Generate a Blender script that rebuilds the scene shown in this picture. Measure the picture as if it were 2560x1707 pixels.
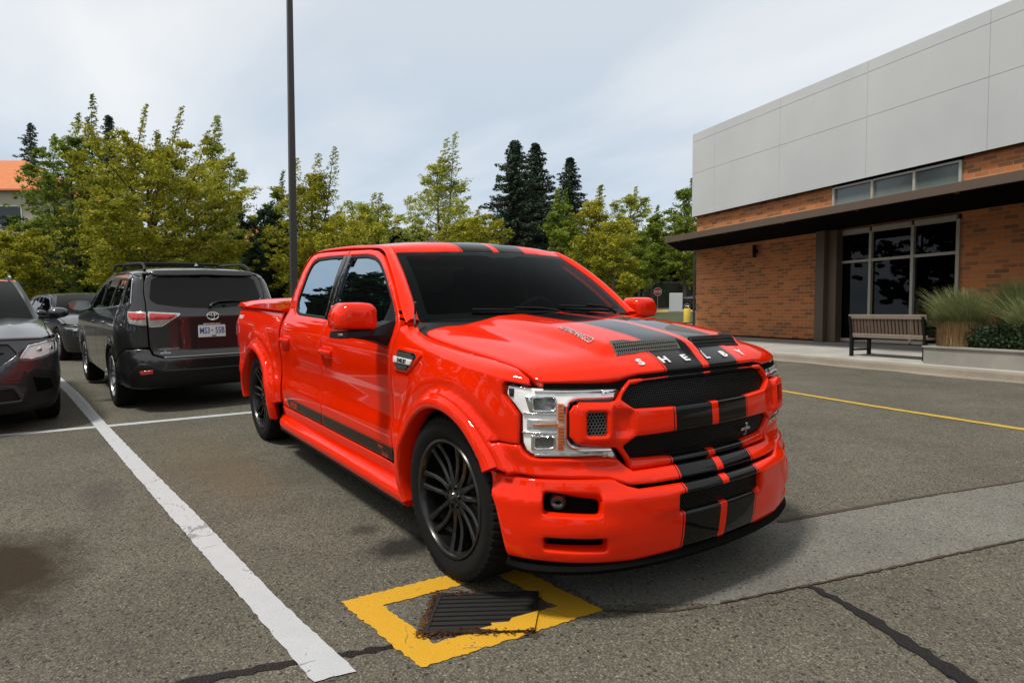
import bpy, bmesh, math, random
import numpy as np
from mathutils import Vector, Matrix, Euler
from mathutils.geometry import delaunay_2d_cdt
random.seed(7)
SC = bpy.context.scene
for o in list(bpy.data.objects): bpy.data.objects.remove(o)
COL = SC.collection
R = math.radians

# ------------------------------------------------------------------ camera
CAMP = (2.7472, -2.52243, 1.46233); YAW = 2.53345; PITCH = -0.0847545; ROLL = -0.003758; FPX = 1622.43
cam = bpy.data.cameras.new('camera'); camo = bpy.data.objects.new('camera', cam); COL.objects.link(camo)
fw = Vector((math.cos(YAW)*math.cos(PITCH), math.sin(YAW)*math.cos(PITCH), math.sin(PITCH)))
rt = fw.cross(Vector((0, 0, 1))).normalized(); up = rt.cross(fw)
r2 = rt*math.cos(ROLL)+up*math.sin(ROLL); u2 = -rt*math.sin(ROLL)+up*math.cos(ROLL)
m = Matrix((r2, u2, -fw)).transposed().to_4x4(); m.translation = Vector(CAMP)
camo.matrix_world = m
cam.sensor_fit = 'HORIZONTAL'; cam.sensor_width = 36; cam.lens = FPX/2560*36
cam.clip_start = .05; cam.clip_end = 2000
SC.camera = camo
# gravity: the car park slopes a little, so the upright of poles, walls and trees leans against its surface
GUP = (-.0*r2 + math.cos(R(2.55))*u2 - math.sin(R(2.55))*fw).normalized()

# ------------------------------------------------------------------ world and light
SUN_EL = R(66); SUN_AZ = R(-88)          # direction the sun stands in, measured from +x towards +y
W = bpy.data.worlds.new('World'); SC.world = W; W.use_nodes = True
nt = W.node_tree; nt.nodes.clear()
out = nt.nodes.new('ShaderNodeOutputWorld'); bg = nt.nodes.new('ShaderNodeBackground')
sky = nt.nodes.new('ShaderNodeTexSky'); sky.sky_type = 'NISHITA'; sky.sun_disc = False
sky.sun_elevation = SUN_EL; sky.sun_rotation = math.pi/2-SUN_AZ; sky.air_density = 1.0; sky.dust_density = 1.2; sky.ozone_density = 1.3
tc = nt.nodes.new('ShaderNodeTexCoord')
sep = nt.nodes.new('ShaderNodeSeparateXYZ'); nt.links.new(tc.outputs['Generated'], sep.inputs[0])
def wm(op, a, b=None, c=None, clamp=False):
    n = nt.nodes.new('ShaderNodeMath'); n.operation = op; n.use_clamp = clamp
    for i, v in enumerate((a, b, c)):
        if v is None: continue
        if isinstance(v, (int, float)): n.inputs[i].default_value = v
        else: nt.links.new(v, n.inputs[i])
    return n.outputs[0]
# clouds lie in a flat layer: project the view direction on it
zz = wm('ADD', wm('MAXIMUM', sep.outputs[2], 0.0), .22)
cx = wm('DIVIDE', sep.outputs[0], zz); cy = wm('DIVIDE', sep.outputs[1], zz)
comb = nt.nodes.new('ShaderNodeCombineXYZ'); nt.links.new(cx, comb.inputs[0]); nt.links.new(cy, comb.inputs[1])
n1 = nt.nodes.new('ShaderNodeTexNoise'); n1.inputs['Scale'].default_value = .62; n1.inputs['Detail'].default_value = 7; n1.inputs['Roughness'].default_value = .5
n1.inputs['Distortion'].default_value = .35
mp = nt.nodes.new('ShaderNodeMapping'); mp.inputs['Location'].default_value = (3.2, 1.6, 0); mp.inputs['Rotation'].default_value = (0, 0, R(25)); mp.inputs['Scale'].default_value = (.75, 1.5, 1)
nt.links.new(comb.outputs[0], mp.inputs[0]); nt.links.new(mp.outputs[0], n1.inputs['Vector'])
cr = nt.nodes.new('ShaderNodeValToRGB'); cr.color_ramp.elements[0].position = .36; cr.color_ramp.elements[0].color = (0, 0, 0, 1)
cr.color_ramp.elements[1].position = .62; cr.color_ramp.elements[1].color = (1, 1, 1, 1)
nt.links.new(n1.outputs[0], cr.inputs[0])
# thin veil everywhere, thicker overhead
veil = wm('MULTIPLY_ADD', cr.outputs[0], .15, .80, True)
up_ = wm('MULTIPLY_ADD', sep.outputs[2], .55, 0.0, True)
fac = wm('ADD', veil, up_, None, True)
mix = nt.nodes.new('ShaderNodeMix'); mix.data_type = 'RGBA'
nt.links.new(fac, mix.inputs['Factor']); nt.links.new(sky.outputs[0], mix.inputs['A'])
zen = wm('MULTIPLY_ADD', wm('POWER', wm('MAXIMUM', sep.outputs[2], 0.0), 1.5), -.55, 1.06)
vs_ = nt.nodes.new('ShaderNodeVectorMath'); vs_.operation = 'SCALE'; cm_ = nt.nodes.new('ShaderNodeMix'); cm_.data_type = 'RGBA'; nt.links.new(wm('ADD', wm('MULTIPLY', cr.outputs[0], .65), wm('MULTIPLY_ADD', sep.outputs[2], 1.5, -.22), None, True), cm_.inputs['Factor']); cm_.inputs['A'].default_value = (6.0, 7.2, 8.6, 1); cm_.inputs['B'].default_value = (10.9, 11.0, 11.1, 1); nt.links.new(cm_.outputs['Result'], vs_.inputs[0]); nt.links.new(zen, vs_.inputs['Scale']); nt.links.new(vs_.outputs[0], mix.inputs['B'])
nt.links.new(mix.outputs['Result'], bg.inputs[0]); bg.inputs[1].default_value = 0.085
nt.links.new(bg.outputs[0], out.inputs[0])
sl = bpy.data.lights.new('sun', 'SUN'); sl.energy = 3.3; sl.angle = R(9); sl.color = (1, .95, .87)
so = bpy.data.objects.new('sun', sl); COL.objects.link(so)
sd = Vector((math.cos(SUN_EL)*math.cos(SUN_AZ), math.cos(SUN_EL)*math.sin(SUN_AZ), math.sin(SUN_EL)))
so.rotation_euler = (-sd).to_track_quat('-Z', 'Y').to_euler()
SC.view_settings.view_transform = 'Standard'; SC.view_settings.look = 'None'; SC.view_settings.gamma = 1
SC.view_settings.exposure = 0.07
SC.render.engine = 'CYCLES'

# ------------------------------------------------------------------ material helpers
class NB:
    def __init__(s, name):
        s.m = bpy.data.materials.new(name); s.m.use_nodes = True; s.t = s.m.node_tree; s.t.nodes.clear()
        s.o = s.t.nodes.new('ShaderNodeOutputMaterial'); s.tc = None
    def n(s, typ, **kw):
        x = s.t.nodes.new(typ)
        for k, v in kw.items():
            if k.startswith('i_'): s.set(x.inputs[k[2:].replace('_', ' ')], v)
            else: setattr(x, k, v)
        return x
    def set(s, inp, v):
        if hasattr(v, 'links') or isinstance(v, bpy.types.NodeSocket): s.t.links.new(v, inp)
        else:
            if isinstance(v, (tuple, list)) and len(v) == 3 and inp.type == 'RGBA': v = (*v, 1)
            inp.default_value = v
    def obj(s):
        if s.tc is None: s.tc = s.t.nodes.new('ShaderNodeTexCoord')
        return s.tc.outputs['Object']
    def math(s, op, a, b=None, c=None, clamp=False):
        x = s.t.nodes.new('ShaderNodeMath'); x.operation = op; x.use_clamp = clamp
        for i, v in enumerate((a, b, c)):
            if v is not None: s.set(x.inputs[i], v)
        return x.outputs[0]
    def mixc(s, f, a, b, blend='MIX'):
        x = s.t.nodes.new('ShaderNodeMix'); x.data_type = 'RGBA'; x.blend_type = blend
        s.set(x.inputs['Factor'], f); s.set(x.inputs['A'], a); s.set(x.inputs['B'], b); return x.outputs['Result']
    def ramp(s, f, *st):
        x = s.t.nodes.new('ShaderNodeValToRGB'); el = x.color_ramp.elements
        while len(el) < len(st): el.new(.5)
        for e, (p, c) in zip(el, st): e.position = p; e.color = (*c, 1) if isinstance(c, (tuple, list)) else (c, c, c, 1)
        s.t.links.new(f, x.inputs[0]); return x.outputs[0]
    def noise(s, scale, detail=3, rough=.55, vec=None, dist=0):
        x = s.n('ShaderNodeTexNoise'); x.inputs['Scale'].default_value = scale; x.inputs['Detail'].default_value = detail
        x.inputs['Roughness'].default_value = rough; x.inputs['Distortion'].default_value = dist
        s.t.links.new(vec if vec is not None else s.obj(), x.inputs['Vector']); return x.outputs[0]
    def sep(s, v=None):
        x = s.n('ShaderNodeSeparateXYZ'); s.t.links.new(v if v is not None else s.obj(), x.inputs[0]); return x.outputs
    def bump(s, h, st=.3, dist=.01):
        x = s.n('ShaderNodeBump'); x.inputs['Strength'].default_value = st; x.inputs['Distance'].default_value = dist
        s.t.links.new(h, x.inputs['Height']); return x.outputs[0]
    def P(s, col, rough=.5, metal=0, **kw):
        b = s.n('ShaderNodeBsdfPrincipled'); s.set(b.inputs['Base Color'], col); s.set(b.inputs['Roughness'], rough); s.set(b.inputs['Metallic'], metal)
        for k, v in kw.items(): s.set(b.inputs[k.replace('_', ' ')], v)
        s.t.links.new(b.outputs[0], s.o.inputs[0]); return s.m
MATS = {}
def simple(name, col, rough=.5, metal=0, var=.12, vs=6.0, **kw):
    if name in MATS: return MATS[name]
    b = NB(name); nz = b.noise(vs, 4)
    c = b.mixc(nz, tuple(x*(1-var) for x in col), tuple(min(1, x*(1+var)) for x in col))
    MATS[name] = b.P(c, rough, metal, **kw); return MATS[name]

PAINT = (.80, .020, .0008)
def paint(name, col, stripes=False, side=False, flake=0):
    b = NB(name); c = col
    if stripes:
        y = b.math('ABSOLUTE', b.sep()[1])
        m1 = b.math('MULTIPLY', b.math('GREATER_THAN', y, .0235), b.math('LESS_THAN', y, .257))
        m2 = b.math('MULTIPLY', b.math('GREATER_THAN', y, .2655), b.math('LESS_THAN', y, .2715))
        c = b.mixc(b.math('ADD', m1, m2), col, (.0025, .0025, .003))
    if side:
        S = b.sep()
        # band follows x from -2.84 to -.53, slanted at its rear end
        z0 = .447; z1 = .530
        xr = b.math('MULTIPLY_ADD', S[2], -1.0, -2.84+.53)     # rear end slants
        inx = b.math('MULTIPLY', b.math('GREATER_THAN', S[0], xr), b.math('LESS_THAN', S[0], -.50))
        inz = b.math('MULTIPLY', b.math('GREATER_THAN', S[2], z0), b.math('LESS_THAN', S[2], z1))
        pz = b.math('ADD', b.math('MULTIPLY', b.math('GREATER_THAN', S[2], z1+.006), b.math('LESS_THAN', S[2], z1+.010)), b.math('MULTIPLY', b.math('GREATER_THAN', S[2], z0-.010), b.math('LESS_THAN', S[2], z0-.006)))
        c = b.mixc(b.math('MULTIPLY', inx, b.math('ADD', inz, pz)), col, (.014, .011, .009))
    nz = b.noise(9, 3)
    rough = b.math('MULTIPLY_ADD', nz, .03, .02)
    m_ = b.P(c, .38, flake, Coat_Weight=1.0, Coat_Roughness=rough, Coat_IOR=1.40, Specular_IOR_Level=.0)
    MATS[name] = m_; return m_
paint('red_paint', PAINT); paint('red_striped_paint', PAINT, stripes=True); paint('red_door_paint', PAINT, side=True)
simple('black_plastic', (.006, .006, .006), .5, Specular_IOR_Level=.3); simple('gloss_black', (.006, .006, .006), .06, 0, Specular_IOR_Level=.6)
simple('deep_black', (.003, .003, .003), .95, Specular_IOR_Level=.05)
simple('mesh_black', (.007, .007, .0065), .42, Specular_IOR_Level=.3); simple('mesh_grey', (.10, .10, .09), .4)
simple('chrome', (.82, .83, .84), .09, 1.0, var=.02); simple('silver', (.55, .56, .56), .28, 1.0, var=.05)
simple('badge_grey', (.50, .48, .46), .35, 0, var=.04); simple('badge_white', (.75, .75, .74), .35, 0, var=.04)
simple('lamp_white', (.92, .92, .92), .30, .0, var=.12, vs=30.0); simple('lamp_grey', (.50, .51, .50), .2, .4, var=.3, vs=60.0)
simple('reflector', (.16, .16, .15), .2, .6, var=.95, vs=120.0)
simple('amber', (.55, .11, .01), .15, 0, var=.2, vs=40.0); simple('red_lens', (.40, .012, .012), .12, 0, Coat_Weight=.8)
simple('rim_black', (.003, .003, .003), .28, 0, Coat_Weight=.35, Coat_Roughness=.08); simple('brake', (.36, .36, .35), .35, .9)
simple('fog_glass', (.10, .10, .10), .06, .8, var=.5, vs=60)
def mk_tyre():
    b = NB('tyre'); nz = b.noise(40, 3)
    c = b.mixc(nz, (.003, .003, .003), (.008, .0075, .007)); MATS['tyre'] = b.P(c, .85, 0, Specular_IOR_Level=.25, Normal=b.bump(nz, .15, .003))
mk_tyre()
def glass(name, tint, glossy=(1, 1, 1), base=.04, dark=None, f0=.0, ior=1.5):
    b = NB(name)
    tr = b.n('ShaderNodeBsdfTransparent'); b.set(tr.inputs[0], tint)
    gl = b.n('ShaderNodeBsdfGlossy'); b.set(gl.inputs[0], glossy); gl.inputs['Roughness'].default_value = .0
    fr = b.n('ShaderNodeFresnel'); fr.inputs[0].default_value = ior
    a = tr.outputs[0]
    if dark is not None:
        di = b.n('ShaderNodeBsdfDiffuse'); b.set(di.inputs[0], (.004, .0045, .005)); mx0 = b.n('ShaderNodeMixShader'); mx0.inputs[0].default_value = dark
        b.t.links.new(a, mx0.inputs[1]); b.t.links.new(di.outputs[0], mx0.inputs[2]); a = mx0.outputs[0]
    mx = b.n('ShaderNodeMixShader'); bf = b.n('ShaderNodeNewGeometry'); b.set(mx.inputs[0], b.math('MULTIPLY', b.math('ADD', fr.outputs[0], f0, None, True), b.math('SUBTRACT', 1.0, bf.outputs['Backfacing'])))
    b.t.links.new(a, mx.inputs[1]); b.t.links.new(gl.outputs[0], mx.inputs[2]); b.t.links.new(mx.outputs[0], b.o.inputs[0])
    MATS[name] = b.m
glass('clear_glass', (1, 1, 1), ior=1.4); glass('windshield_glass', (.36, .42, .40), ior=1.40, glossy=(.20, .22, .225))
glass('tinted_glass', (.03, .03, .03), dark=.9, f0=.36, glossy=(.66, .84, 1.0)); glass('car_glass', (.10, .11, .11), dark=.5, ior=1.35)  # tinted_glass carries the sky's blue in its reflection colour
glass('building_glass', (.25, .28, .28), dark=.25, ior=1.34)

# ------------------------------------------------------------------ object helpers
def link(o, parent=None):
    COL.objects.link(o)
    if parent is not None: o.parent = parent
    return o
def tag(o, label=None, cat=None, group=None, kind=None):
    if label: o['label'] = label
    if cat: o['category'] = cat
    if group: o['group'] = group
    if kind: o['kind'] = kind
    return o
def empty(name, loc=(0, 0, 0), rz=0, label=None, cat=None, group=None, grav=False):
    o = bpy.data.objects.new(name, None); COL.objects.link(o); o.empty_display_size = .2
    q = Matrix.Rotation(rz, 4, 'Z')
    if grav: q = Vector((0, 0, 1)).rotation_difference(GUP).to_matrix().to_4x4() @ q
    q.translation = Vector(loc); o.matrix_world = q
    tag(o, label, cat, group); return o
def meshobj(name, verts, faces, mat, parent=None, smooth=False, sharp=None):
    me = bpy.data.meshes.new(name); me.from_pydata([tuple(v) for v in verts], [], faces)
    if isinstance(mat, str): mat = MATS[mat]
    me.materials.append(mat)
    if smooth:
        me.polygons.foreach_set('use_smooth', [True]*len(me.polygons))
        if sharp: me.set_sharp_from_angle(angle=R(sharp))
    me.update(); o = bpy.data.objects.new(name, me); link(o, parent); return o
def mirror_of(o, parent=None):
    """copy of a mesh part reflected across the thing's middle plane (y -> -y)"""
    me = o.data.copy(); n = len(me.vertices); co = np.empty(n*3); me.vertices.foreach_get('co', co)
    co = co.reshape(-1, 3); co[:, 1] *= -1; me.vertices.foreach_set('co', co.ravel()); me.flip_normals(); me.update()
    c = bpy.data.objects.new(o.name.split('.')[0], me); link(c, parent if parent is not None else o.parent)
    for k in ('label', 'kind'):
        if k in o: c[k] = o[k]
    for ch in list(o.children): mirror_of(ch, c)
    return c
def copy_tree(o, parent=None):
    c = o.copy(); COL.objects.link(c)
    if parent is not None: c.parent = parent; c.matrix_parent_inverse = o.matrix_parent_inverse.copy()
    for ch in list(o.children): copy_tree(ch, c)
    return c
class MB:
    def __init__(s): s.v = []; s.f = []
    def add(s, vs, fs):
        b = len(s.v); s.v += [tuple(v) for v in vs]; s.f += [tuple(i+b for i in f) for f in fs]; return s
    def box(s, c, d, rot=None, bev=0):
        x, y, z = (k/2 for k in d); c = Vector(c)
        if bev <= 0:
            P = [Vector((i*x, j*y, k*z)) for i in (-1, 1) for j in (-1, 1) for k in (-1, 1)]
            F = [(0, 1, 3, 2), (4, 6, 7, 5), (0, 4, 5, 1), (2, 3, 7, 6), (0, 2, 6, 4), (1, 5, 7, 3)]
        else:
            bm = bmesh.new(); bmesh.ops.create_cube(bm, size=1)
            for v in bm.verts: v.co = Vector((v.co.x*d[0], v.co.y*d[1], v.co.z*d[2]))
            bmesh.ops.bevel(bm, geom=list(bm.edges), offset=bev, segments=2, affect='EDGES', profile=.5)
            bm.verts.index_update(); P = [v.co.copy() for v in bm.verts]; F = [tuple(v.index for v in f.verts) for f in bm.faces]; bm.free()
        if rot is not None: P = [rot @ p for p in P]
        return s.add([p+c for p in P], F)
    def tube(s, pts, r, n=10, cap=True, flat=None):
        pts = [Vector(p) for p in pts]; rs = r if isinstance(r, (list, tuple)) else [r]*len(pts); V = []; prev = None
        for i, p in enumerate(pts):
            t = (pts[min(i+1, len(pts)-1)]-pts[max(i-1, 0)]).normalized()
            if prev is None: a = t.cross(Vector((0, 0, 1)) if abs(t.z) < .9 else Vector((0, 1, 0))).normalized()
            else: a = (prev-t*prev.dot(t)).normalized()
            prev = a; b = t.cross(a)
            for k in range(n):
                th = 2*math.pi*k/n; V.append(p+(a*math.cos(th)+b*math.sin(th)*(flat or 1))*rs[i])
        F = [(i*n+k, i*n+(k+1) % n, (i+1)*n+(k+1) % n, (i+1)*n+k) for i in range(len(pts)-1) for k in range(n)]
        if cap: F += [tuple(range(n-1, -1, -1)), tuple((len(pts)-1)*n+k for k in range(n))]
        return s.add(V, F)
    def lathe(s, prof, n=48, axis='y', c=(0, 0, 0), mod=None, close=False):
        V = []; m_ = len(prof)
        for k in range(n):
            th = 2*math.pi*k/n
            for j, (r, h) in enumerate(prof):
                if mod: r = mod(k, j, r)
                a, b = r*math.cos(th), r*math.sin(th)
                V.append({'y': (c[0]+a, c[1]+h, c[2]+b), 'z': (c[0]+a, c[1]+b, c[2]+h), 'x': (c[0]+h, c[1]+a, c[2]+b)}[axis])
        F = []
        for k in range(n):
            k2 = (k+1) % n
            for j in range(m_ if close else m_-1): F.append((k*m_+j, k*m_+(j+1) % m_, k2*m_+(j+1) % m_, k2*m_+j))
        return s.add(V, F)
    def prism(s, poly, f0, f1):
        """poly: 2d outline, f0/f1 map a 2d point to the two faces"""
        n = len(poly); V = [f0(p) for p in poly]+[f1(p) for p in poly]
        F = [tuple(range(n)), tuple(range(2*n-1, n-1, -1))]+[(i, i+n, (i+1) % n+n, (i+1) % n) for i in range(n)]
        return s.add(V, F)
    def sweep(s, rows, closed=False, caps=True):
        """rows: list of equal-length section outlines"""
        n = len(rows[0]); V = [p for r in rows for p in r]; m_ = len(rows)
        F = [(i*n+k, ((i+1) % m_)*n+k, ((i+1) % m_)*n+(k+1) % n, i*n+(k+1) % n) for i in range(m_ if closed else m_-1) for k in range(n)]
        if caps and not closed: F += [tuple(range(n)), tuple((m_-1)*n+k for k in range(n-1, -1, -1))]
        return s.add(V, F)
    def build(s, name, mat, parent=None, smooth=False, sharp=35, fix=True):
        o = meshobj(name, s.v, s.f, mat, parent)
        me = o.data
        if fix:
            bm = bmesh.new(); bm.from_mesh(me); bmesh.ops.recalc_face_normals(bm, faces=bm.faces); bm.to_mesh(me); bm.free()
        if smooth:
            me.polygons.foreach_set('use_smooth', [True]*len(me.polygons)); me.set_sharp_from_angle(angle=R(sharp))
        me.update(); return o

# ---- polygons in surface space
def resample(poly, step):
    P = []
    n = len(poly)
    for i in range(n):
        a, b = poly[i], poly[(i+1) % n]; d = math.hypot(b[0]-a[0], b[1]-a[1]); k = max(1, int(math.ceil(d/step)))
        P += [(a[0]+(b[0]-a[0])*j/k, a[1]+(b[1]-a[1])*j/k) for j in range(k)]
    return P
def area(poly): return sum(a[0]*b[1]-a[1]*b[0] for a, b in zip(poly, poly[1:]+poly[:1]))/2
def rounded(poly, r, n=4):
    out_ = []; N = len(poly)
    for i in range(N):
        p0, p1, p2 = (np.array(poly[(i+k) % N], float) for k in (-1, 0, 1)); rr = r[i] if isinstance(r, (list, tuple)) else r
        a = p0-p1; b = p2-p1; la, lb = np.linalg.norm(a), np.linalg.norm(b); q = min(rr, la*.45, lb*.45)
        if q <= 1e-5: out_.append(tuple(p1)); continue
        s0 = p1+a/la*q; s1 = p1+b/lb*q
        for k in range(n+1):
            t = k/n; out_.append(tuple((1-t)**2*s0+2*t*(1-t)*p1+t*t*s1))
    return out_
def inset(poly, d):
    """offset a ring; d > 0 moves it inside"""
    s = 1 if area(poly) > 0 else -1; out_ = []; N = len(poly)
    for i in range(N):
        p0, p1, p2 = (np.array(poly[(i+k) % N], float) for k in (-1, 0, 1)); a = p1-p0; b = p2-p1
        a /= max(1e-9, np.linalg.norm(a)); b /= max(1e-9, np.linalg.norm(b)); na = np.array([-a[1], a[0]])*s; nb = np.array([-b[1], b[0]])*s
        m_ = na+nb; l = np.dot(m_, m_)
        out_.append(tuple(p1+m_*(2*d/l if l > .6 else d)))
    return out_
def pip(poly, Q):
    P = np.array(poly); x, y = Q[:, 0], Q[:, 1]; c = np.zeros(len(Q), bool)
    for (x0, y0), (x1, y1) in zip(P, np.roll(P, -1, 0)):
        if y0 == y1: continue
        c ^= ((y0 > y) != (y1 > y)) & (x < (x1-x0)*(y-y0)/(y1-y0)+x0)
    return c
def pdist(polys, Q):
    d = np.full(len(Q), 1e9)
    for poly in polys:
        P = np.array(poly)
        for a, b in zip(P, np.roll(P, -1, 0)):
            ab = b-a; l = ab@ab
            if l < 1e-14: continue
            t = np.clip(((Q-a)@ab)/l, 0, 1); d = np.minimum(d, np.hypot(*(Q-(a+t[:, None]*ab)).T))
    return d
def panel(name, S, outline, holes=(), res=.03, rnd=.006, drop=None, off=0.0, skirt=.02, mat='red_paint', parent=None, sgn=1, sharp=None):
    """a sheet on surface S(u, v) cut to an outline, its rim rolled inwards over rnd and closed by a skirt"""
    drop = rnd if drop is None else drop
    rings = [resample(outline, res)]+[resample(h, min(res, .02)) for h in holes]
    for i, rg in enumerate(rings):
        if (area(rg) > 0) != (i == 0): rings[i] = rg[::-1]
    V = []; E = []; D = []
    def ring(pts, dd):
        b = len(V); V.extend(pts); D.extend([dd]*len(pts)); E.extend([(b+i, b+(i+1) % len(pts)) for i in range(len(pts))])
    for rg in rings: ring(rg, 0)
    nb = len(V)
    allv = []
    if rnd > 0:
        for i, rg in enumerate(rings):
            sg = 1 if i == 0 else -1
            for k in (.35, 1.0):
                pts = np.array(inset(rg, sg*rnd*k)); dd = pdist(rings, pts); ins = pip(rings[0], pts)
                for h in rings[1:]: ins &= ~pip(h, pts)
                ok = ins & (dd > rnd*k*.9)
                for p, o_ in zip(pts, ok):
                    if o_: V.append(tuple(p)); D.append(rnd*k)
    A = np.array(rings[0]); x0, y0 = A.min(0); x1, y1 = A.max(0)
    gx = np.arange(x0, x1, res); gy = np.arange(y0, y1, res*.87)
    G = np.array([(x+(res/2 if j % 2 else 0), y) for j, y in enumerate(gy) for x in gx])
    if len(G):
        ok = pip(rings[0], G)
        for h in rings[1:]: ok &= ~pip(h, G)
        G = G[ok]
        if len(G):
            dd = pdist(rings, G); G = G[dd > rnd+res*.35]
            V.extend([tuple(g) for g in G]); D.extend([9]*len(G))
    r_ = delaunay_2d_cdt([Vector(v) for v in V], E, [], 0, 1e-6)
    V2 = np.array([tuple(v) for v in r_[0]]); tris = [t for t in r_[2] if len(t) >= 3]
    cen = np.array([V2[list(t)].mean(0) for t in tris]); ok = pip(rings[0], cen)
    for h in rings[1:]: ok &= ~pip(h, cen)
    tris = [t for t, k in zip(tris, ok) if k]
    dist = pdist(rings, V2) if rnd > 0 else np.full(len(V2), 9.)
    P = []; NN = []
    for (u, v), d in zip(V2, dist):
        p = Vector(S(u, v)); e = 1e-3
        n = (Vector(S(u+e, v))-Vector(S(u-e, v))).cross(Vector(S(u, v+e))-Vector(S(u, v-e)))
        n = n.normalized()*sgn if n.length > 1e-12 else Vector((0, 0, 1)); NN.append(n)
        q = 0
        if rnd > 0 and d < rnd: k = 1-d/rnd; q = drop*(1-math.sqrt(max(0, 1-k*k)))
        P.append(p+n*(off-q))
    F = []
    for t in tris:
        a, b, c = P[t[0]], P[t[1]], P[t[2]]
        F.append(tuple(t) if (b-a).cross(c-a).dot(NN[t[0]]) > 0 else tuple(reversed(t)))
    if skirt > 0:
        cnt = {}
        for f in F:
            for i in range(len(f)): cnt[(f[i], f[(i+1) % len(f)])] = 1
        mp_ = {}
        for (a, b) in list(cnt):
            if (b, a) not in cnt:
                for v in (a, b):
                    if v not in mp_: mp_[v] = len(P); P.append(P[v]-NN[v]*skirt); NN.append(NN[v])
                F.append((b, a, mp_[a], mp_[b]))
    o = meshobj(name, P, F, mat, parent, True, sharp if sharp else (60 if skirt > 0 else None))
    return o
def hexmesh(name, S, outline, cell, wire, thick=.004, mat='mesh_black', parent=None, sgn=1, off=0.0, grow=.004):
    A = np.array(outline); x0, y0 = A.min(0); x1, y1 = A.max(0); dy = cell*.866
    C = np.array([(x+(cell/2 if j % 2 else 0), y) for j, y in enumerate(np.arange(y0-dy, y1+dy, dy)) for x in np.arange(x0-cell, x1+cell, cell)])
    C = C[pip(inset(outline, -grow) if grow else outline, C)]
    Ro = cell/math.sqrt(3); Ri = Ro-wire/1.73; V = []; F = []
    for c in C:
        b = len(V)
        for rr, k in ((Ro, 0), (Ri, 0), (Ri, -thick)):
            for i in range(6):
                th = R(60*i+30); u, v = c[0]+rr*math.cos(th), c[1]+rr*math.sin(th)
                V.append((u, v, k))
        for i in range(6):
            j = (i+1) % 6; F.append((b+i, b+j, b+6+j, b+6+i)); F.append((b+6+i, b+6+j, b+12+j, b+12+i))
    P = []
    cache = {}
    for (u, v, k) in V:
        key = (round(u, 4), round(v, 4))
        if key not in cache:
            p = Vector(S(u, v)); e = 2e-3
            n = (Vector(S(u+e, v))-Vector(S(u-e, v))).cross(Vector(S(u, v+e))-Vector(S(u, v-e))).normalized()*sgn; cache[key] = (p, n)
        p, n = cache[key]; P.append(p+n*(off+k))
    return meshobj(name, P, F, mat, parent)
def text(name, body, S, u, v, h, mat, parent, wide=1.0, bold=0.0, thick=.003, off=.002, sgn=1, flip=1, shear=0, space=1.0, rot=0, align='CENTER'):
    """letters laid on surface S: text right = +u*flip, text up = +v"""
    cu = bpy.data.curves.new(name, 'FONT'); cu.body = body; cu.size = 1.0; cu.extrude = .5; cu.offset = bold; cu.align_x = align; cu.align_y = 'CENTER'
    cu.shear = shear; cu.space_character = space; cu.resolution_u = 3
    to = bpy.data.objects.new(name, cu); COL.objects.link(to); dg = bpy.context.evaluated_depsgraph_get(); dg.update()
    me = bpy.data.meshes.new_from_object(to.evaluated_get(dg)); bpy.data.objects.remove(to)
    ys = [w.co.y for w in me.vertices]; H = (max(ys)-min(ys)) or 1; yc = (max(ys)+min(ys))/2
    cs, sn = math.cos(rot), math.sin(rot)
    for w in me.vertices:
        x, y = w.co.x*wide*h/H*flip, (w.co.y-yc)*h/H
        uu, vv = u+x*cs-y*sn, v+x*sn+y*cs; p = Vector(S(uu, vv)); e = 1e-3
        n = (Vector(S(uu+e, vv))-Vector(S(uu-e, vv))).cross(Vector(S(uu, vv+e))-Vector(S(uu, vv-e))).normalized()*sgn
        w.co = p+n*(off+(w.co.z+.5)*thick)
    me.materials.clear(); me.materials.append(MATS[mat]); me.update()
    bm = bmesh.new(); bm.from_mesh(me); bmesh.ops.recalc_face_normals(bm, faces=bm.faces); bm.to_mesh(me); bm.free()
    o = bpy.data.objects.new(name, me); link(o, parent); return o
# ------------------------------------------------------------------ surface functions of the red truck
def lerp(tab,t):
    if t<=tab[0][0]: return tab[0][1]
    for (a,va),(b,vb) in zip(tab,tab[1:]):
        if t<=b:
            k=(t-a)/(b-a); return va+(vb-va)*k
    return tab[-1][1]
def slerp(tab,t):
    # monotone-ish cubic (catmull) interpolation
    n=len(tab)
    if t<=tab[0][0]: return tab[0][1]
    if t>=tab[-1][0]: return tab[-1][1]
    for i in range(n-1):
        if t<=tab[i+1][0]: break
    x0,y0=tab[i];x1,y1=tab[i+1];h=x1-x0
    d=(y1-y0)/h
    def sl(j):
        if j<=0: return (tab[1][1]-tab[0][1])/(tab[1][0]-tab[0][0])
        if j>=n-1: return (tab[-1][1]-tab[-2][1])/(tab[-1][0]-tab[-2][0])
        a=(tab[j][1]-tab[j-1][1])/(tab[j][0]-tab[j-1][0]);b=(tab[j+1][1]-tab[j][1])/(tab[j+1][0]-tab[j][0])
        if a*b<=0: return 0.0
        return 2*a*b/(a+b)
    m0,m1=sl(i),sl(i+1);k=(t-x0)/h
    return (2*k**3-3*k*k+1)*y0+(k**3-2*k*k+k)*h*m0+(-2*k**3+3*k*k)*y1+(k**3-k*k)*h*m1
def sstep(a,b,t):
    k=max(0,min(1,(t-a)/(b-a))); return k*k*(3-2*k)
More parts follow.
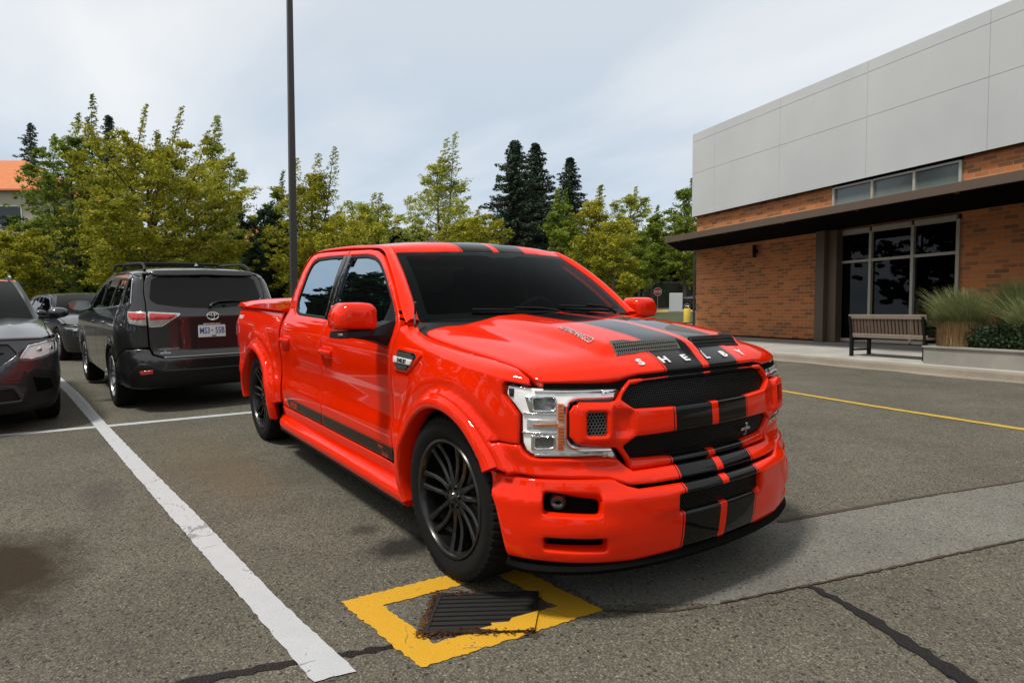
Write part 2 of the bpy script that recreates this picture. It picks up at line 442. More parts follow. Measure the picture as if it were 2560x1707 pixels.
class Curve:
    def __init__(s,pts,n=12):
        P=[];q=[(2*pts[0][0]-pts[1][0],-pts[1][1])]+pts+[(2*pts[-1][0]-pts[-2][0],2*pts[-1][1]-pts[-2][1])]
        q[0]=(pts[1][0],-pts[1][1])
        for i in range(1,len(q)-2):
            for k in range(n):
                t=k/n;p0,p1,p2,p3=q[i-1],q[i],q[i+1],q[i+2]
                P.append(tuple(.5*(2*p1[j]+(p2[j]-p0[j])*t+(2*p0[j]-5*p1[j]+4*p2[j]-p3[j])*t*t+(3*p1[j]-p0[j]-3*p2[j]+p3[j])*t**3) for j in (0,1)))
        P.append(pts[-1]);s.P=P;s.S=[0]
        for a,b in zip(P,P[1:]): s.S.append(s.S[-1]+math.hypot(b[0]-a[0],b[1]-a[1]))
        s.L=s.S[-1]
    def at(s,u):
        neg=u<0;u=abs(u)
        if u>=s.L:
            a,b=s.P[-2],s.P[-1];d=math.hypot(b[0]-a[0],b[1]-a[1]);tx,ty=(b[0]-a[0])/d,(b[1]-a[1])/d
            p=(b[0]+tx*(u-s.L),b[1]+ty*(u-s.L))
            return p,(ty,-tx)
        lo,hi=0,len(s.S)-1
        while hi-lo>1:
            m=(lo+hi)//2
            if s.S[m]<=u: lo=m
            else: hi=m
        a,b=s.P[lo],s.P[hi];d=s.S[hi]-s.S[lo];k=(u-s.S[lo])/d
        # smoothed tangent
        def tan(i):
            i=max(0,min(len(s.P)-1,i));j0,j1=max(0,i-1),min(len(s.P)-1,i+1)
            if i==0: return (0.0,1.0)
            x,y=s.P[j1][0]-s.P[j0][0],s.P[j1][1]-s.P[j0][1];l=math.hypot(x,y);return (x/l,y/l)
        t0,t1=tan(lo),tan(hi);tx,ty=t0[0]+(t1[0]-t0[0])*k,t0[1]+(t1[1]-t0[1])*k
        return (a[0]+(b[0]-a[0])*k,a[1]+(b[1]-a[1])*k),(ty,-tx)
CU=Curve([(.79,0),(.785,.13),(.775,.26),(.758,.38),(.738,.48),(.71,.58),(.672,.69),(.62,.79),(.545,.88),(.45,.945),(.33,.978),(.2,.985),(0,.985),(-.3,.985)])
CL=Curve([(.87,0),(.866,.13),(.857,.26),(.842,.38),(.82,.5),(.788,.61),(.742,.72),(.675,.825),(.592,.915),(.505,.972),(.42,1.003),(.33,1.015),(.2,1.015)])
FZ=[(.5,.056),(.6,.056),(.625,.045),(.655,.018),(.682,.0),(.72,.01),(.807,.022),(.92,.012),(1.0,-.008),(1.06,-.028),(1.12,-.05)]
FL=[(.2,-.05),(.27,-.022),(.35,-.006),(.44,0),(.547,0),(.565,-.008),(.587,-.026),(.62,-.04)]
# side profile z -> half width offset from .985
SZ=[(.25,-.06),(.32,-.035),(.40,-.018),(.50,-.008),(.60,-.002),(.64,-.006),(.72,-.016),(.80,-.016),(.90,-.006),(1.0,0),(1.06,-.002),(1.12,-.012),(1.17,-.028),(1.21,-.045),(1.25,-.062),(1.40,-.105),(1.55,-.158),(1.66,-.205),(1.74,-.245),(1.80,-.28)]
ARC=[(0,.41),(-3.683,.41)]
def flare(x,z):
    v=0
    for i,(cx,cz) in enumerate(ARC):
        r=math.hypot(x-cx,(z-cz)*(.98 if z>cz else .9))
        v=max(v,.022*(1-sstep(.58,.70,r))+.030*(1-sstep(.522,.542,r)))
    return v
def side(x,z):
    w=.985+slerp(SZ,z)
    if x<-4.2: w-= .03*sstep(-4.2,-4.9,x)
    # bed tapers in a touch above the shoulder behind the cab
    return w+flare(x,z)
def U(u,z):
    (x,a),(nx,na)=CU.at(u)
    l=math.hypot(nx,na);nx/=l;na/=l
    o=nx*nx*slerp(FZ,z)+na*na*(slerp(SZ,z)+.0)
    if x<.75: o+=abs(na)**1.5*flare(x,z)
    X,A=x+nx*o,a+na*o
    return (X,A if u>=0 else -A,z)
def Lo(u,z):
    (x,a),(nx,na)=CL.at(u)
    l=math.hypot(nx,na);nx/=l;na/=l
    o=slerp(FL,z)
    A=a+na*o
    return (x+nx*o,A if u>=0 else -A,z)
def ux(x): return CU.L-.3-x
# ---- more truck surfaces
def SX(x, z): return U(ux(x), z)
def mirS(S): return lambda u, v: (lambda p: (p[0], -p[1], p[2]))(S(u, v))
_ut = [(U(i*.01, 1.05)[1], i*.01) for i in range(0, 140)]
def u_of_a(a): return lerp(_ut, a)
_xt = sorted((CU.at(i*.005)[0][0], i*.005) for i in range(140, 361))
def u_of_x(x): return lerp(_xt, x) if x > -.29 else ux(x)
ZF = [(0, 1.076), (.26, 1.073), (.42, 1.068), (.475, 1.058), (.515, 1.040), (.56, 1.035), (.75, 1.045), (.88, 1.052)]
_xf = [(i*.02, U(u_of_a(i*.02), lerp(ZF, i*.02))[0]) for i in range(0, 46)]
def xf(s): return slerp(_xf, abs(s))
PS = [(0, 1.05), (.05, 1.078), (.12, 1.100), (.34, 1.128), (.60, 1.150), (.92, 1.183), (1.12, 1.222)]
PC = [(0, 1.076), (.026, 1.102), (.075, 1.133), (.12, 1.156), (.18, 1.178), (.32, 1.205), (.53, 1.237), (.8, 1.264), (1.12, 1.290)]
def zhood(s, d):
    s = abs(s)
    w = 1-min(1, s/.868)**2.6
    zf = lerp(ZF, s); k = max(0, 1-d/.03)
    base = slerp(PS, d)+(slerp(PC, d)-slerp(PS, d))*w
    base += (zf-(1.05+.026*w))*k
    sw = .455-.05*sstep(.2, 1.0, d)
    fall = 1-sstep(sw, sw+.075+.06*sstep(.2, 1, d), s)
    spine = 1-sstep(.030, .05, s)
    up_ = sstep(.118, .155, d)*(1-spine)+spine*sstep(.02, .13, d)
    base += .034*up_*fall*(1-.55*sstep(.35, 1.1, d))
    # shallow valley beside the raised centre, running to the screen
    base -= .010*math.exp(-((s-.63)/.07)**2)*sstep(.1, .35, d)
    return base
def Hd(s, d):
    f = xf(s); r = -.40-.165*(abs(s)/.86)**2.4
    return (f-d*(f-r)/1.1, s, zhood(s, d))
def seam(x):
    d = max(0, min(1.1, (.56-x)/1.125*1.1)); z = Hd(.868, d)[2]
    if x < -.52: z += .036*sstep(-.52, -.66, x)
    return z
def FS(u, v):
    """wing: body side up to zc, then a rounded shoulder to the bonnet seam; v runs on through both"""
    x0 = CU.at(u)[0][0]; zs = seam(x0); zc = zs-.052
    if x0 < -.52: zc = zs-.047
    if v <= zc: return U(u, v)
    th = min(1.0, (v-zc)/.12)*math.pi/2; p = U(u, zc); a1 = .874 if x0 > -.50 else .874-.03*sstep(-.50, -.64, x0)
    q = 1-math.cos(th); ex = 1.0
    nx = CU.at(u)[1][0]
    return (p[0]-.03*q*max(0, nx), p[1]+(a1-p[1])*q, zc+(zs-zc)*math.sin(th))
def zroof(q): return slerp([(-.02, 1.690), (0, 1.703), (.05, 1.733), (.12, 1.759), (.25, 1.781), (.5, 1.797), (.9, 1.803), (1.3, 1.796), (1.6, 1.778), (1.75, 1.752)], q)
def Rf(s, q):
    k = abs(s)/.70
    return (-1.06-.16*k*k-q*(1-.075*k*k), s, zroof(q)-.010*k*k-(.030*k**3)*sstep(0, .3, q)-.004)
WB = lambda s: (-.455-.165*(abs(s)/.84)**2.2, s, 1.276-.002*(abs(s)/.84))
def Ws(s, t):
    """windscreen: s = -1..1 across, t = 0..1 up"""
    a, b = s*.84, s*.698
    p, q = WB(a), Rf(b, 0); bow = .028*math.sin(math.pi*t)*(1-.3*s*s)
    return (p[0]+(q[0]-p[0])*t+bow*.7, p[1]+(q[1]-p[1])*t, p[2]+(q[2]-p[2])*t+bow)
def zc_clean(l): return l
P_ = 'red_paint'
def circ(cx, cz, r, a0, a1, n=24, kz=1.0): return [(cx+r*math.cos(R(a0+(a1-a0)*i/n)), cz+r*kz*math.sin(R(a0+(a1-a0)*i/n))) for i in range(n+1)]
AX = (-.02, -3.69)
def catmull(pts, n=8):
    pts = [np.array(p, float) for p in pts]; q = [2*pts[0]-pts[1]]+pts+[2*pts[-1]-pts[-2]]; out_ = []
    for i in range(1, len(q)-2):
        for k in range(n):
            t = k/n; a, b, c, d = q[i-1:i+3]; out_.append(.5*(2*b+(c-a)*t+(2*a-5*b+4*c-d)*t*t+(3*b-a-3*c+d)*t**3))
    out_.append(pts[-1]); return out_

def make_wheel(name, x, steer, parent, tyre_r=.4165, rim_r=.285, spokes=7, rimmat='rim_black', width=.30, outer=1.0, hubr=.07, twin=True, simple_=False, bright='silver'):
    """wheel standing on the ground at x, outer face at y = outer (built for +y, mirrored by the caller when needed)"""
    w = bpy.data.objects.new(name, None); link(w, parent); w.empty_display_size = .1
    w.location = (x, outer-width/2, tyre_r); w.rotation_euler = (0, 0, steer)
    h = width/2; r0 = rim_r+.008
    tn = 2*60
    prof = [(r0-.03, -h+.03), (r0, -h+.012), (r0+.04, -h+.001), (tyre_r-.05, -h), (tyre_r-.018, -h+.010), (tyre_r-.004, -h+.035), (tyre_r, -h+.07), (tyre_r, 0), (tyre_r, h-.07), (tyre_r-.004, h-.035), (tyre_r-.018, h-.010), (tyre_r-.05, h), (tyre_r-.056, h+.002), (r0+.045, h+.001), (r0+.04, h-.001), (r0+.008, h-.008), (r0, h-.014), (r0-.03, h-.03)]
    mod = (lambda k, j, r: r-(.011 if (k % 4 < 1 and j in (4, 5, 6, 8, 9, 10)) else 0)) if not simple_ else None
    MB().lathe(prof, tn*2 if not simple_ else 48, mod=mod).build('tyre', 'tyre', w, True, 40)
    rim = MB()
    rim.lathe([(rim_r-.03, -h+.02), (rim_r-.03, h-.10), (rim_r-.016, h-.04), (rim_r-.012, h-.012), (rim_r-.006, h-.005), (rim_r+.006, h-.003), (rim_r+.010, h-.010), (rim_r+.004, h-.03)], 72)
    rim.lathe([(0, -h+.04), (rim_r-.03, -h+.04)], 48)
    hub_y = h-.045
    rim.lathe([(0.0, hub_y+.012), (.03, hub_y+.012), (.036, hub_y+.004), (hubr*.8, hub_y), (hubr, hub_y-.008), (hubr+.008, hub_y-.05), (hubr, hub_y-.08)], 36)
    for k in range(spokes):
        base = 2*math.pi*k/spokes+.35
        for sd_ in ((-1, 1) if twin else (0,)):
            rows = []
            for i in range(9):
                t = i/8; r = hubr*.85+(rim_r-.012-hubr*.85)*t
                ang = base+sd_*(.16+.075*math.sin(t*math.pi*.9)-.0*t)*(1 if twin else 0)
                if twin: ang = base+sd_*(R(13)*(1-t)**1.3+R(7.5)*t+R(2.5)*math.sin(math.pi*t))
                wd = (.0155 if twin else .024)*(1.15-.35*math.sin(math.pi*t)); dep = .030
                yy = hub_y+(h-.020-hub_y)*t**2-.012*math.sin(math.pi*t)
                rd = Vector((math.cos(ang), 0, math.sin(ang))); tg = Vector((-math.sin(ang), 0, math.cos(ang))); c = rd*r
                rows.append([c+tg*a*wd+Vector((0, yy+b, 0)) for a, b in ((-1, -dep), (-1, -.006), (-.45, 0), (.45, 0), (1, -.006), (1, -dep))])
            rim.sweep(rows)
    rim.build('rim', rimmat, w, True, 35)
    if not simple_:
        for k in range(6): th = R(60*k+12); MB().lathe([(.0, hub_y+.014), (.008, hub_y+.014), (.011, hub_y+.004), (.011, hub_y-.01)], 8, c=(.052*math.cos(th), 0, .052*math.sin(th))).build('lug_nut', rimmat, w, True, 35)
        MB().lathe([(0, hub_y+.020), (.026, hub_y+.018), (.031, hub_y+.010)], 24).build('centre_cap', 'gloss_black', w, True, 35)
    MB().lathe([(.04, h-.15), (.19, h-.15), (.19, h-.165), (.04, h-.165)], 40).build('brake_disc', 'brake', w, True, 30)
    return w

def make_truck():
    T = empty('pickup_truck', (0, 0, 0), 0, 'glossy orange-red crew cab pickup truck with twin black stripes and black wheels', 'pickup truck')
    M = []      # parts made for y > 0, mirrored afterwards
    # ---------------- bonnet
    hs = [(0, .004), (.20, .004), (.40, .005), (.47, .006), (.505, .007), (.54, .007), (.70, .006), (.845, .006), (.862, .02), (.862, .20), (.862, .6), (.862, .96), (.858, 1.01), (.845, 1.045), (.81, 1.068), (.72, 1.08), (.55, 1.085), (.25, 1.095), (0, 1.098)]
    out_ = hs+[(-a, b) for a, b in hs[::-1][1:-1]]
    hood = panel('hood', Hd, out_, res=.018, rnd=.009, skirt=.03, mat='red_striped_paint', parent=T)
    # openings of the two scoops, covered with mesh
    for sg in (1, -1):
        ol = [(.052, .116), (.30, .119), (.35, .114), (.445, .112), (.437, .160), (.425, .184), (.352, .184), (.315, .158), (.052, .154)]
        ol = [(a*sg, b) for a, b in ol]
        S = Hd
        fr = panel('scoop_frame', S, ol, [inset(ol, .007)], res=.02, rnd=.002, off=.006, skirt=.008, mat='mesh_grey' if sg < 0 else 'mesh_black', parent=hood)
        panel('scoop_opening', S, inset(ol, .004), res=.02, rnd=0, off=.0015, skirt=0, mat='deep_black', parent=fr)
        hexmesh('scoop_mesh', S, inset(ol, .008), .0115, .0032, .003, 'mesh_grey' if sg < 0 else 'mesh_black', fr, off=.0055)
    for ch, y in zip('SHELBY', (-.372, -.232, -.098, .047, .195, .352)):
        text('letter', ch, Hd, y, (.052), .038, 'badge_white', hood, wide=1.42, bold=.025, thick=.004)
    text('badge_lettering', 'SUPERCHARGED', lambda a, b: Hd(-.455+.02*(a/.14)*-1+b*1.0, .375-a), -.0, 0, .031, 'badge_grey', hood, wide=.86, bold=.0, thick=.004, shear=.0, flip=1)
    # ---------------- roof, windscreen, pillars
    rr = [(0, .0), (.25, 0), (.40, .0), (.46, -.022), (.698, -.008), (.698, .5), (.698, 1.2), (.698, 1.72), (.4, 1.745), (0, 1.75)]
    out_ = rr+[(-a, b) for a, b in rr[::-1][1:-1]]
    roof = panel('roof', Rf, out_, res=.04, rnd=.008, skirt=.03, mat='red_striped_paint', parent=T)
    b = MB(); fc = Vector(Rf(-.03, .86))   # shark-fin aerial
    rows = []
    for i in range(9):
        t = i/8; x = fc.x+.10-.20*t; hgt = .062*(t/.75)**1.4 if t < .75 else .062*(1-((t-.75)/.25)**2*.9); wd = .030*(1-abs(t-.55)*1.0)
        rows.append([(x, fc.y-wd, fc.z-.005), (x, fc.y-wd*.5, fc.z+hgt*.45), (x, fc.y-.005, fc.z+hgt+.004), (x, fc.y+.005, fc.z+hgt+.004), (x, fc.y+wd*.5, fc.z+hgt*.45), (x, fc.y+wd, fc.z-.005)])
    b.sweep(rows).build('roof_antenna', simple('brown_plastic', (.055, .04, .035), .35), roof, True, 50)
    ws = panel('windshield', Ws, [(-.992, .0), (0, 0), (.992, 0), (.995, .5), (.99, .992), (0, .994), (-.99, .992), (-.995, .5)], res=.06, rnd=0, off=.001, skirt=0, mat='windshield_glass', parent=T)
    ro = rounded([(-.992, .0), (.992, 0), (.992, .992), (-.992, .992)], .03); ri = rounded([(-.93, .055), (-.4, .085), (.4, .085), (.93, .055), (.925, .93), (.2, .925), (.12, .89), (-.12, .89), (-.2, .925), (-.925, .93)], .04)
    panel('windshield_border', Ws, ro, [ri], res=.05, rnd=0, off=-.003, skirt=0, mat='gloss_black', parent=ws)
    # cowl under the screen
    cw = []
    for i in range(33):
        s = -1+2*i/32; a = s*.862; r = -.40-.165*abs(s)**2.4; h0 = Hd(a, 1.1); w0 = WB(s*.84)
        cw.append([(r+.03, a, h0[2]-.038), (r-.02, a, h0[2]-.022), (w0[0]-.01, w0[1], w0[2]-.012), (w0[0]-.08, w0[1], w0[2]-.05)])
    MB().sweep(cw, caps=False).build('cowl_panel', 'black_plastic', T, True, 40)
    # wipers lie low on the glass
    def onws(s, t, off): p = Vector(Ws(s, t)); return p+Vector((.55, 0, .83))*off
    for (s0, t0, s1, t1, sp, tp) in ((-.62, .075, .02, .045, -.33, -.03), (.13, .095, .78, .05, .52, -.03)):
        wb = MB().tube([onws(s0+(s1-s0)*k/8, t0+(t1-t0)*k/8, .018) for k in range(9)], .007, 6)
        wb.build('wiper_blade', 'black_plastic', T, True)
    for (sp, sm, tm) in ((.12, -.30, .065), (.74, .42, .075)):
        MB().tube([onws(sp, -.02, .02), onws(sp-.06, .02, .03), onws((sp+sm)/2, (tm-.01)*.8, .036), onws(sm, tm, .032)], [.012, .009, .008, .006], 6).build('wiper_arm', 'black_plastic', T, True)
    # side rail: A pillar + roof edge, from glass edge to door seam
    inner = [WB(.84)]+[tuple(Ws(1.0, t)) for t in (.17, .34, .5, .66, .82, 1.0)]+[Rf(.70, q) for q in (.08, .25, .6, 1.0, 1.4, 1.62, 1.72)]
    outer_xz = [(-.600, 1.258), (-.685, 1.316), (-.780, 1.400), (-.865, 1.468), (-.968, 1.542), (-1.07, 1.607), (-1.215, 1.684), (-1.32, 1.716), (-1.50, 1.730), (-1.88, 1.741), (-2.3, 1.750), (-2.58, 1.752), (-2.70, 1.742), (-2.79, 1.715)]
    outer = [SX(x, z) for x, z in outer_xz]
    I = catmull(inner); O = catmull(outer); rows = []
    for p, q in zip(I, O):
        mid = (p+q)/2; n_ = np.array([.25, .45, .85]) if p[0] > -1.2 else np.array([0, .5, .85]); n_ = n_/np.linalg.norm(n_)
        bul = .030*min(1, np.linalg.norm(p-q)/.08); c = mid+n_*bul; row = []
        for k in range(9):
            t = k/8; row.append(tuple((1-t)**2*p+2*t*(1-t)*c+t*t*q))
        row = [tuple(np.array(row[0])+np.array([-.02, -.06, -.035]))]+row+[tuple(np.array(row[-1])+np.array([-.0, -.03, -.012]))]
        rows.append(row)
    M.append(MB().sweep(rows, caps=False).build('roof_rail', P_, T, True, 60))
    # C pillar: from rear door seam round to the cab's back wall
    o2 = [(-2.79, 1.715), (-2.835, 1.62), (-2.855, 1.44), (-2.915, 1.25), (-2.955, 1.14), (-2.968, 1.0), (-2.975, .74), (-2.962, .54), (-2.95, .445)]
    O = catmull([SX(x, z) for x, z in o2]); I = catmull([(-2.845-.02*0, .70, 1.735), (-2.885, .72, 1.62), (-2.93, .76, 1.44), (-2.962, .81, 1.25), (-2.976, .84, 1.14), (-2.982, .86, 1.0), (-2.982, .87, .74), (-2.982, .87, .54), (-2.982, .87, .445)])
    rows = []
    for p, q in zip(I, O):
        c = np.array([p[0]+.004, q[1]-.002, (p[2]+q[2])/2+.0]); rows.append([tuple((1-k/6)**2*p+2*k/6*(1-k/6)*c+(k/6)**2*q) for k in range(7)])
        rows[-1].append((q[0], q[1]-.03, q[2]))
    M.append(MB().sweep(rows, caps=False).build('rear_pillar', P_, T, True, 60))
    MB().sweep([[(-2.845, y*.70, 1.738-.0*y), (-2.93, y*.76, 1.44), (-2.965, y*.81, 1.25), (-2.99, y*.87, .80)] for y in (-1, -.5, 0, .5, 1)], caps=False).build('cab_back', P_, T, True)
    MB().box((-2.905, 0, 1.53), (.02, 1.25, .26), Matrix.Rotation(R(-14), 3, 'Y'), .004).build('rear_window', 'tinted_glass', T)
    # ---------------- wing
    arc = circ(AX[0], .41, .505, 184, 31, 26)      # from behind the wheel over the top to the front crease
    arcu = [(u_of_x(x), z) for x, z in arc]
    top = [(u_of_x(x), seam(x)+.068 if x > -.47 else seam(x)+.075) for x in (-.655, -.58, -.52, -.45, -.38, -.2, 0, .2, .35, .45)]
    fen = [(ux(-.662), 1.20), (ux(-.676), 1.07), (ux(-.686), .90), (ux(-.690), .66), (ux(-.688), .50), (ux(-.684), .440), (u_of_x(-.522), .432)]+arcu
    fen += [(1.136, .787), (1.0, .783), (1.000, .847), (1.003, .905), (1.036, .942), (1.074, .978), (1.086, .996), (1.082, 1.040), (1.070, 1.050), (.951, 1.052)]
    fen += [(.951, 1.115)]+top[::-1]
    fender = panel('fender', FS, fen, res=.02, rnd=.006, skirt=.035, mat='red_door_paint', parent=T); M.append(fender)
    # flares: swept lips round both arches
    def flare_part(cx, a0, a1, name='fender_flare', thin=.0):
        rows = []
        n = 56
        for i in range(n+1):
            a = R(a0+(a1-a0)*i/n); c, s = math.cos(a), math.sin(a); row = []
            for r, y in ((.458, -.09), (.455, .026), (.460, .036), (.470, .041), (.490, .040), (.507, .033), (.520, .020), (.528, .004), (.531, -.012)):
                x, z = cx+r*c, .41+r*s; b0 = SX(max(x, -4.6) if cx < -1 else x, max(.30, z)) if x < .1 or cx < -1 else U(u_of_x(x), max(.3, z))
                row.append((x, b0[1]-.014+y if y > -.05 else .93+y*.0, z))
            rows.append(row)
        return MB().sweep(rows, caps=False).build(name, P_, T, True, 50)
    M.append(flare_part(AX[0], 196, 31)); M.append(flare_part(AX[1], 186, -14))
    # small side vent with the name bar
    sv = [(-.602, 1.132), (-.300, 1.124), (-.292, 1.10), (-.345, 1.058), (-.455, .992), (-.60, .992), (-.632, 1.01), (-.622, 1.07)]
    VS = lambda x, z: (lambda p: (p[0], p[1], p[2]))(SX(x, min(z, 1.14)))
    vr = rounded(sv, .02); vent = panel('side_vent', VS, vr, res=.02, rnd=.010, off=.010, skirt=.014, mat=P_, parent=T, sgn=-1); M.append(vent)
    iv = rounded([(-.575, 1.112), (-.355, 1.108), (-.345, 1.086), (-.455, 1.006), (-.585, 1.006), (-.60, 1.03)], .014)
    panel('vent_insert', VS, iv, res=.02, rnd=.003, off=.013, skirt=.004, mat='gloss_black', parent=vent, sgn=-1)
    hexmesh('vent_mesh', VS, inset(iv, .014), .013, .0035, .002, 'mesh_grey', vent, sgn=-1, off=.0155)
    bar = panel('name_bar', VS, [(-.607, 1.075), (-.372, 1.072), (-.400, 1.042), (-.607, 1.042)], res=.03, rnd=.002, off=.020, skirt=.008, mat='badge_white', parent=vent, sgn=-1)
    # ---------------- doors
    fd = [(-.672, 1.215), (-.690, 1.262), (-.755, 1.338), (-.885, 1.455), (-1.09, 1.593), (-1.225, 1.667), (-1.345, 1.703), (-1.50, 1.719), (-1.874, 1.729), (-1.872, 1.50), (-1.878, 1.235), (-1.900, 1.10), (-1.918, .95), (-1.928, .75), (-1.930, .448), (-.696, .448), (-.698, .66), (-.694, .90), (-.684, 1.07)]
    wf = rounded([(-1.865, 1.690), (-1.52, 1.684), (-1.345, 1.662), (-1.225, 1.624), (-1.08, 1.543), (-.875, 1.396), (-.765, 1.295), (-.735, 1.232), (-1.865, 1.226)], [0, .05, .05, .05, .05, .05, .03, .02, 0])
    d1 = panel('front_door', SX, rounded(fd, [.01, .02, 0, 0, .03, .03, .03, .03, .01, 0, 0, 0, 0, 0, .01, .01, 0, 0, 0]), [wf], res=.03, rnd=.006, skirt=.03, mat='red_door_paint', parent=T, sgn=-1); M.append(d1)
    rd = [(-1.882, 1.729), (-2.38, 1.740), (-2.60, 1.741), (-2.72, 1.726), (-2.785, 1.68), (-2.822, 1.60), (-2.842, 1.44), (-2.902, 1.25), (-2.943, 1.14), (-2.956, 1.0), (-2.963, .74), (-2.950, .54), (-2.938, .448), (-1.938, .448), (-1.936, .75), (-1.926, .95), (-1.908, 1.10), (-1.886, 1.235), (-1.880, 1.50)]
    wr = rounded([(-1.890, 1.692), (-2.30, 1.700), (-2.56, 1.696), (-2.665, 1.66), (-2.695, 1.58), (-2.705, 1.45), (-2.725, 1.33), (-2.70, 1.262), (-2.60, 1.236), (-1.890, 1.228)], [0, .03, .06, .05, .04, .04, .06, .05, .05, 0])
    d2 = panel('rear_door', SX, rounded(rd, [.01, .02, .04, .04, .03, .03, .03, .03, .02, 0, 0, 0, .01, .01, 0, 0, 0, 0, 0]), [wr], res=.03, rnd=.006, skirt=.03, mat='red_door_paint', parent=T, sgn=-1); M.append(d2)
    for d, wo, tri in ((d1, wf, True), (d2, wr, False)):
        panel('window_seal', SX, inset(wo, -.004), [inset(wo, .020)], res=.03, rnd=.004, off=-.004, skirt=.01, mat='black_plastic', parent=d, sgn=-1)
        panel('window_glass', SX, inset(wo, .012), res=.06, rnd=0, off=-.012, skirt=0, mat='tinted_glass', parent=d, sgn=-1)
        if tri: panel('mirror_sail', SX, [(-.742, 1.236), (-.765, 1.29), (-.86, 1.385), (-.93, 1.236)], res=.03, rnd=.003, off=-.002, skirt=.008, mat='black_plastic', parent=d, sgn=-1)
    panel('pillar_trim', SX, [(-1.800, 1.224), (-1.800, 1.690), (-1.874, 1.690), (-1.874, 1.224)], res=.03, rnd=.003, off=.001, skirt=.012, mat='gloss_black', parent=d1, sgn=-1)
    panel('pillar_trim', SX, [(-1.880, 1.226), (-1.880, 1.692), (-1.962, 1.693), (-1.962, 1.226)], res=.03, rnd=.003, off=.001, skirt=.012, mat='gloss_black', parent=d2, sgn=-1)
    for d, (xa, xb, z) in ((d1, (-1.90, -1.63, 1.005)), (d2, (-2.915, -2.64, 1.022))):
        cup = rounded([(xa+.045, z+.040), (xb, z+.042), (xb, z-.045), (xa+.07, z-.045)], .02)
        panel('handle_recess', SX, cup, res=.02, rnd=.012, drop=.006, off=.002, skirt=.004, mat=P_, parent=d, sgn=-1)
        rows = []
        for i in range(11):
            t = i/10; x = xa+.012+(xb-xa-.03)*t; y0 = SX(x, z)[1]; k = math.sin(math.pi*min(1, max(0, t)))**.5
            rows.append([(x, y0+.008+.028*k+dy, z+dz) for dy, dz in ((-.010, -.012), (.002, -.016), (.009, -.006), (.009, .008), (.002, .017), (-.010, .014))])
        MB().sweep(rows).build('door_handle', P_, d, True, 50)
    # ---------------- sills and running board
    M.append(panel('rocker_panel', SX, [(-.60, .436), (-2.98, .436), (-2.98, .335), (-.52, .335)], res=.05, rnd=.008, skirt=.03, mat=P_, parent=T, sgn=-1))
    rows = []
    for i in range(41):
        t = i/40; x = -.475-2.70*t; e = sstep(0, .10, 1-t); wd = .905+(.115)*(.25+.75*e)+.0*t; f = sstep(0, .05, t); lift = .05*(1-e)
        up0, up1 = .352, .335
        rows.append([(x, .88, up0), (x, .925, up0+.004), (x, wd-.030, up1+.004-.0), (x, wd-.008, up1-.010), (x, wd, up1-.034), (x, wd-.006, .268+lift*.4), (x, wd-.022, .246+lift*.5), (x, .88, .236+lift*.5)])
    M.append(MB().sweep(rows).build('running_board', P_, T, True, 50))
    M.append(MB().box((-1.8, .90, .228), (2.5, .16, .03), None, .008).build('board_underside', 'black_plastic', T))
    for sg in (1, -1): MB().sweep([[(-2.992, sg*.80, z), (-2.992, sg*(SX(-3.0, z)[1]-.014), z), (-3.018, sg*(SX(-3.0, z)[1]-.014), z), (-3.018, sg*.80, z)] for z in (.42, .6, .8, 1.0, 1.1, 1.2, 1.25)]).build('cab_gap_shade', 'deep_black', T)  # black strip in place of the shade between cab and bed
    # ---------------- bed
    arcb = circ(AX[1], .41, .505, -3, 178, 30)
    bd = [(-3.012, 1.15), (-3.016, .90), (-3.018, .46)]+[(x, z) for x, z in arcb if z > .39]+[(-4.25, .46), (-4.50, .465), (-4.575, .62), (-4.592, .84), (-4.592, 1.08), (-4.585, 1.246), (-3.012, 1.246)]
    bed = panel('bed_side', SX, bd, res=.03, rnd=.006, skirt=.03, mat=P_, parent=T, sgn=-1); M.append(bed)
    M.append(MB().sweep([[(x, .78, 1.240), (x, .895, 1.243), (x, .905, 1.232), (x, .90, 1.20), (x, .87, 1.19)] for x in (-3.015, -3.8, -4.59)]).build('bed_rail', 'black_plastic', T, True))
    tl = rounded([(-4.592, .838), (-4.592, 1.112), (-4.535, 1.112), (-4.515, 1.09), (-4.53, .86), (-4.54, .838)], .01)
    lamp = panel('tail_light', SX, tl, res=.03, rnd=.005, off=.006, skirt=.03, mat='red_lens', parent=T, sgn=-1); M.append(lamp)
    M.append(MB().box((-4.612, .90, .975), (.05, .12, .27), None, .012).build('tail_light_rear', 'red_lens', T))
    # tonneau cover with raised tail
    rows = []
    for i in range(25):
        t = i/24; x = -3.005-1.625*t; zt = 1.300+.004*t+.030*sstep(.72, .98, t)-.03*sstep(.985, 1, t); row = []
        for k in range(17):
            y = -1+2*k/16; cr_ = (1-abs(y)**5); row.append((x, y*.945, zt-.028+.028*cr_+.018*(1-y*y)))
        row = [(x, -.955, 1.262), (x, -.953, 1.272)]+row+[(x, .953, 1.272), (x, .955, 1.262), (x, .93, 1.248), (x, -.93, 1.248)]
        rows.append(row)
    MB().sweep(rows).build('tonneau_cover', P_, T, True, 40)
    MB().box((-4.60, 0, .86), (.04, 1.72, .74), None, .015).build('tailgate', P_, T)
    MB().box((-4.66, 0, .54), (.16, 1.80, .17), None, .03).build('rear_bumper', 'black_plastic', T)
    # ---------------- front: grille frame, meshes, lip
    gf = [(0, 1.062), (.26, 1.059), (.484, 1.052), (.527, 1.018), (.556, .972), (.575, .966)]
    blk = [(.735, .968), (.765, .958), (.779, .930), (.779, .820), (.762, .790), (.725, .777)]
    gl = [(.578, .760), (.560, .752), (.490, .664), (.26, .664), (0, .664)]
    half = gf+blk+gl; outl = half+[(-a, b) for a, b in half[::-1][1:-1]]
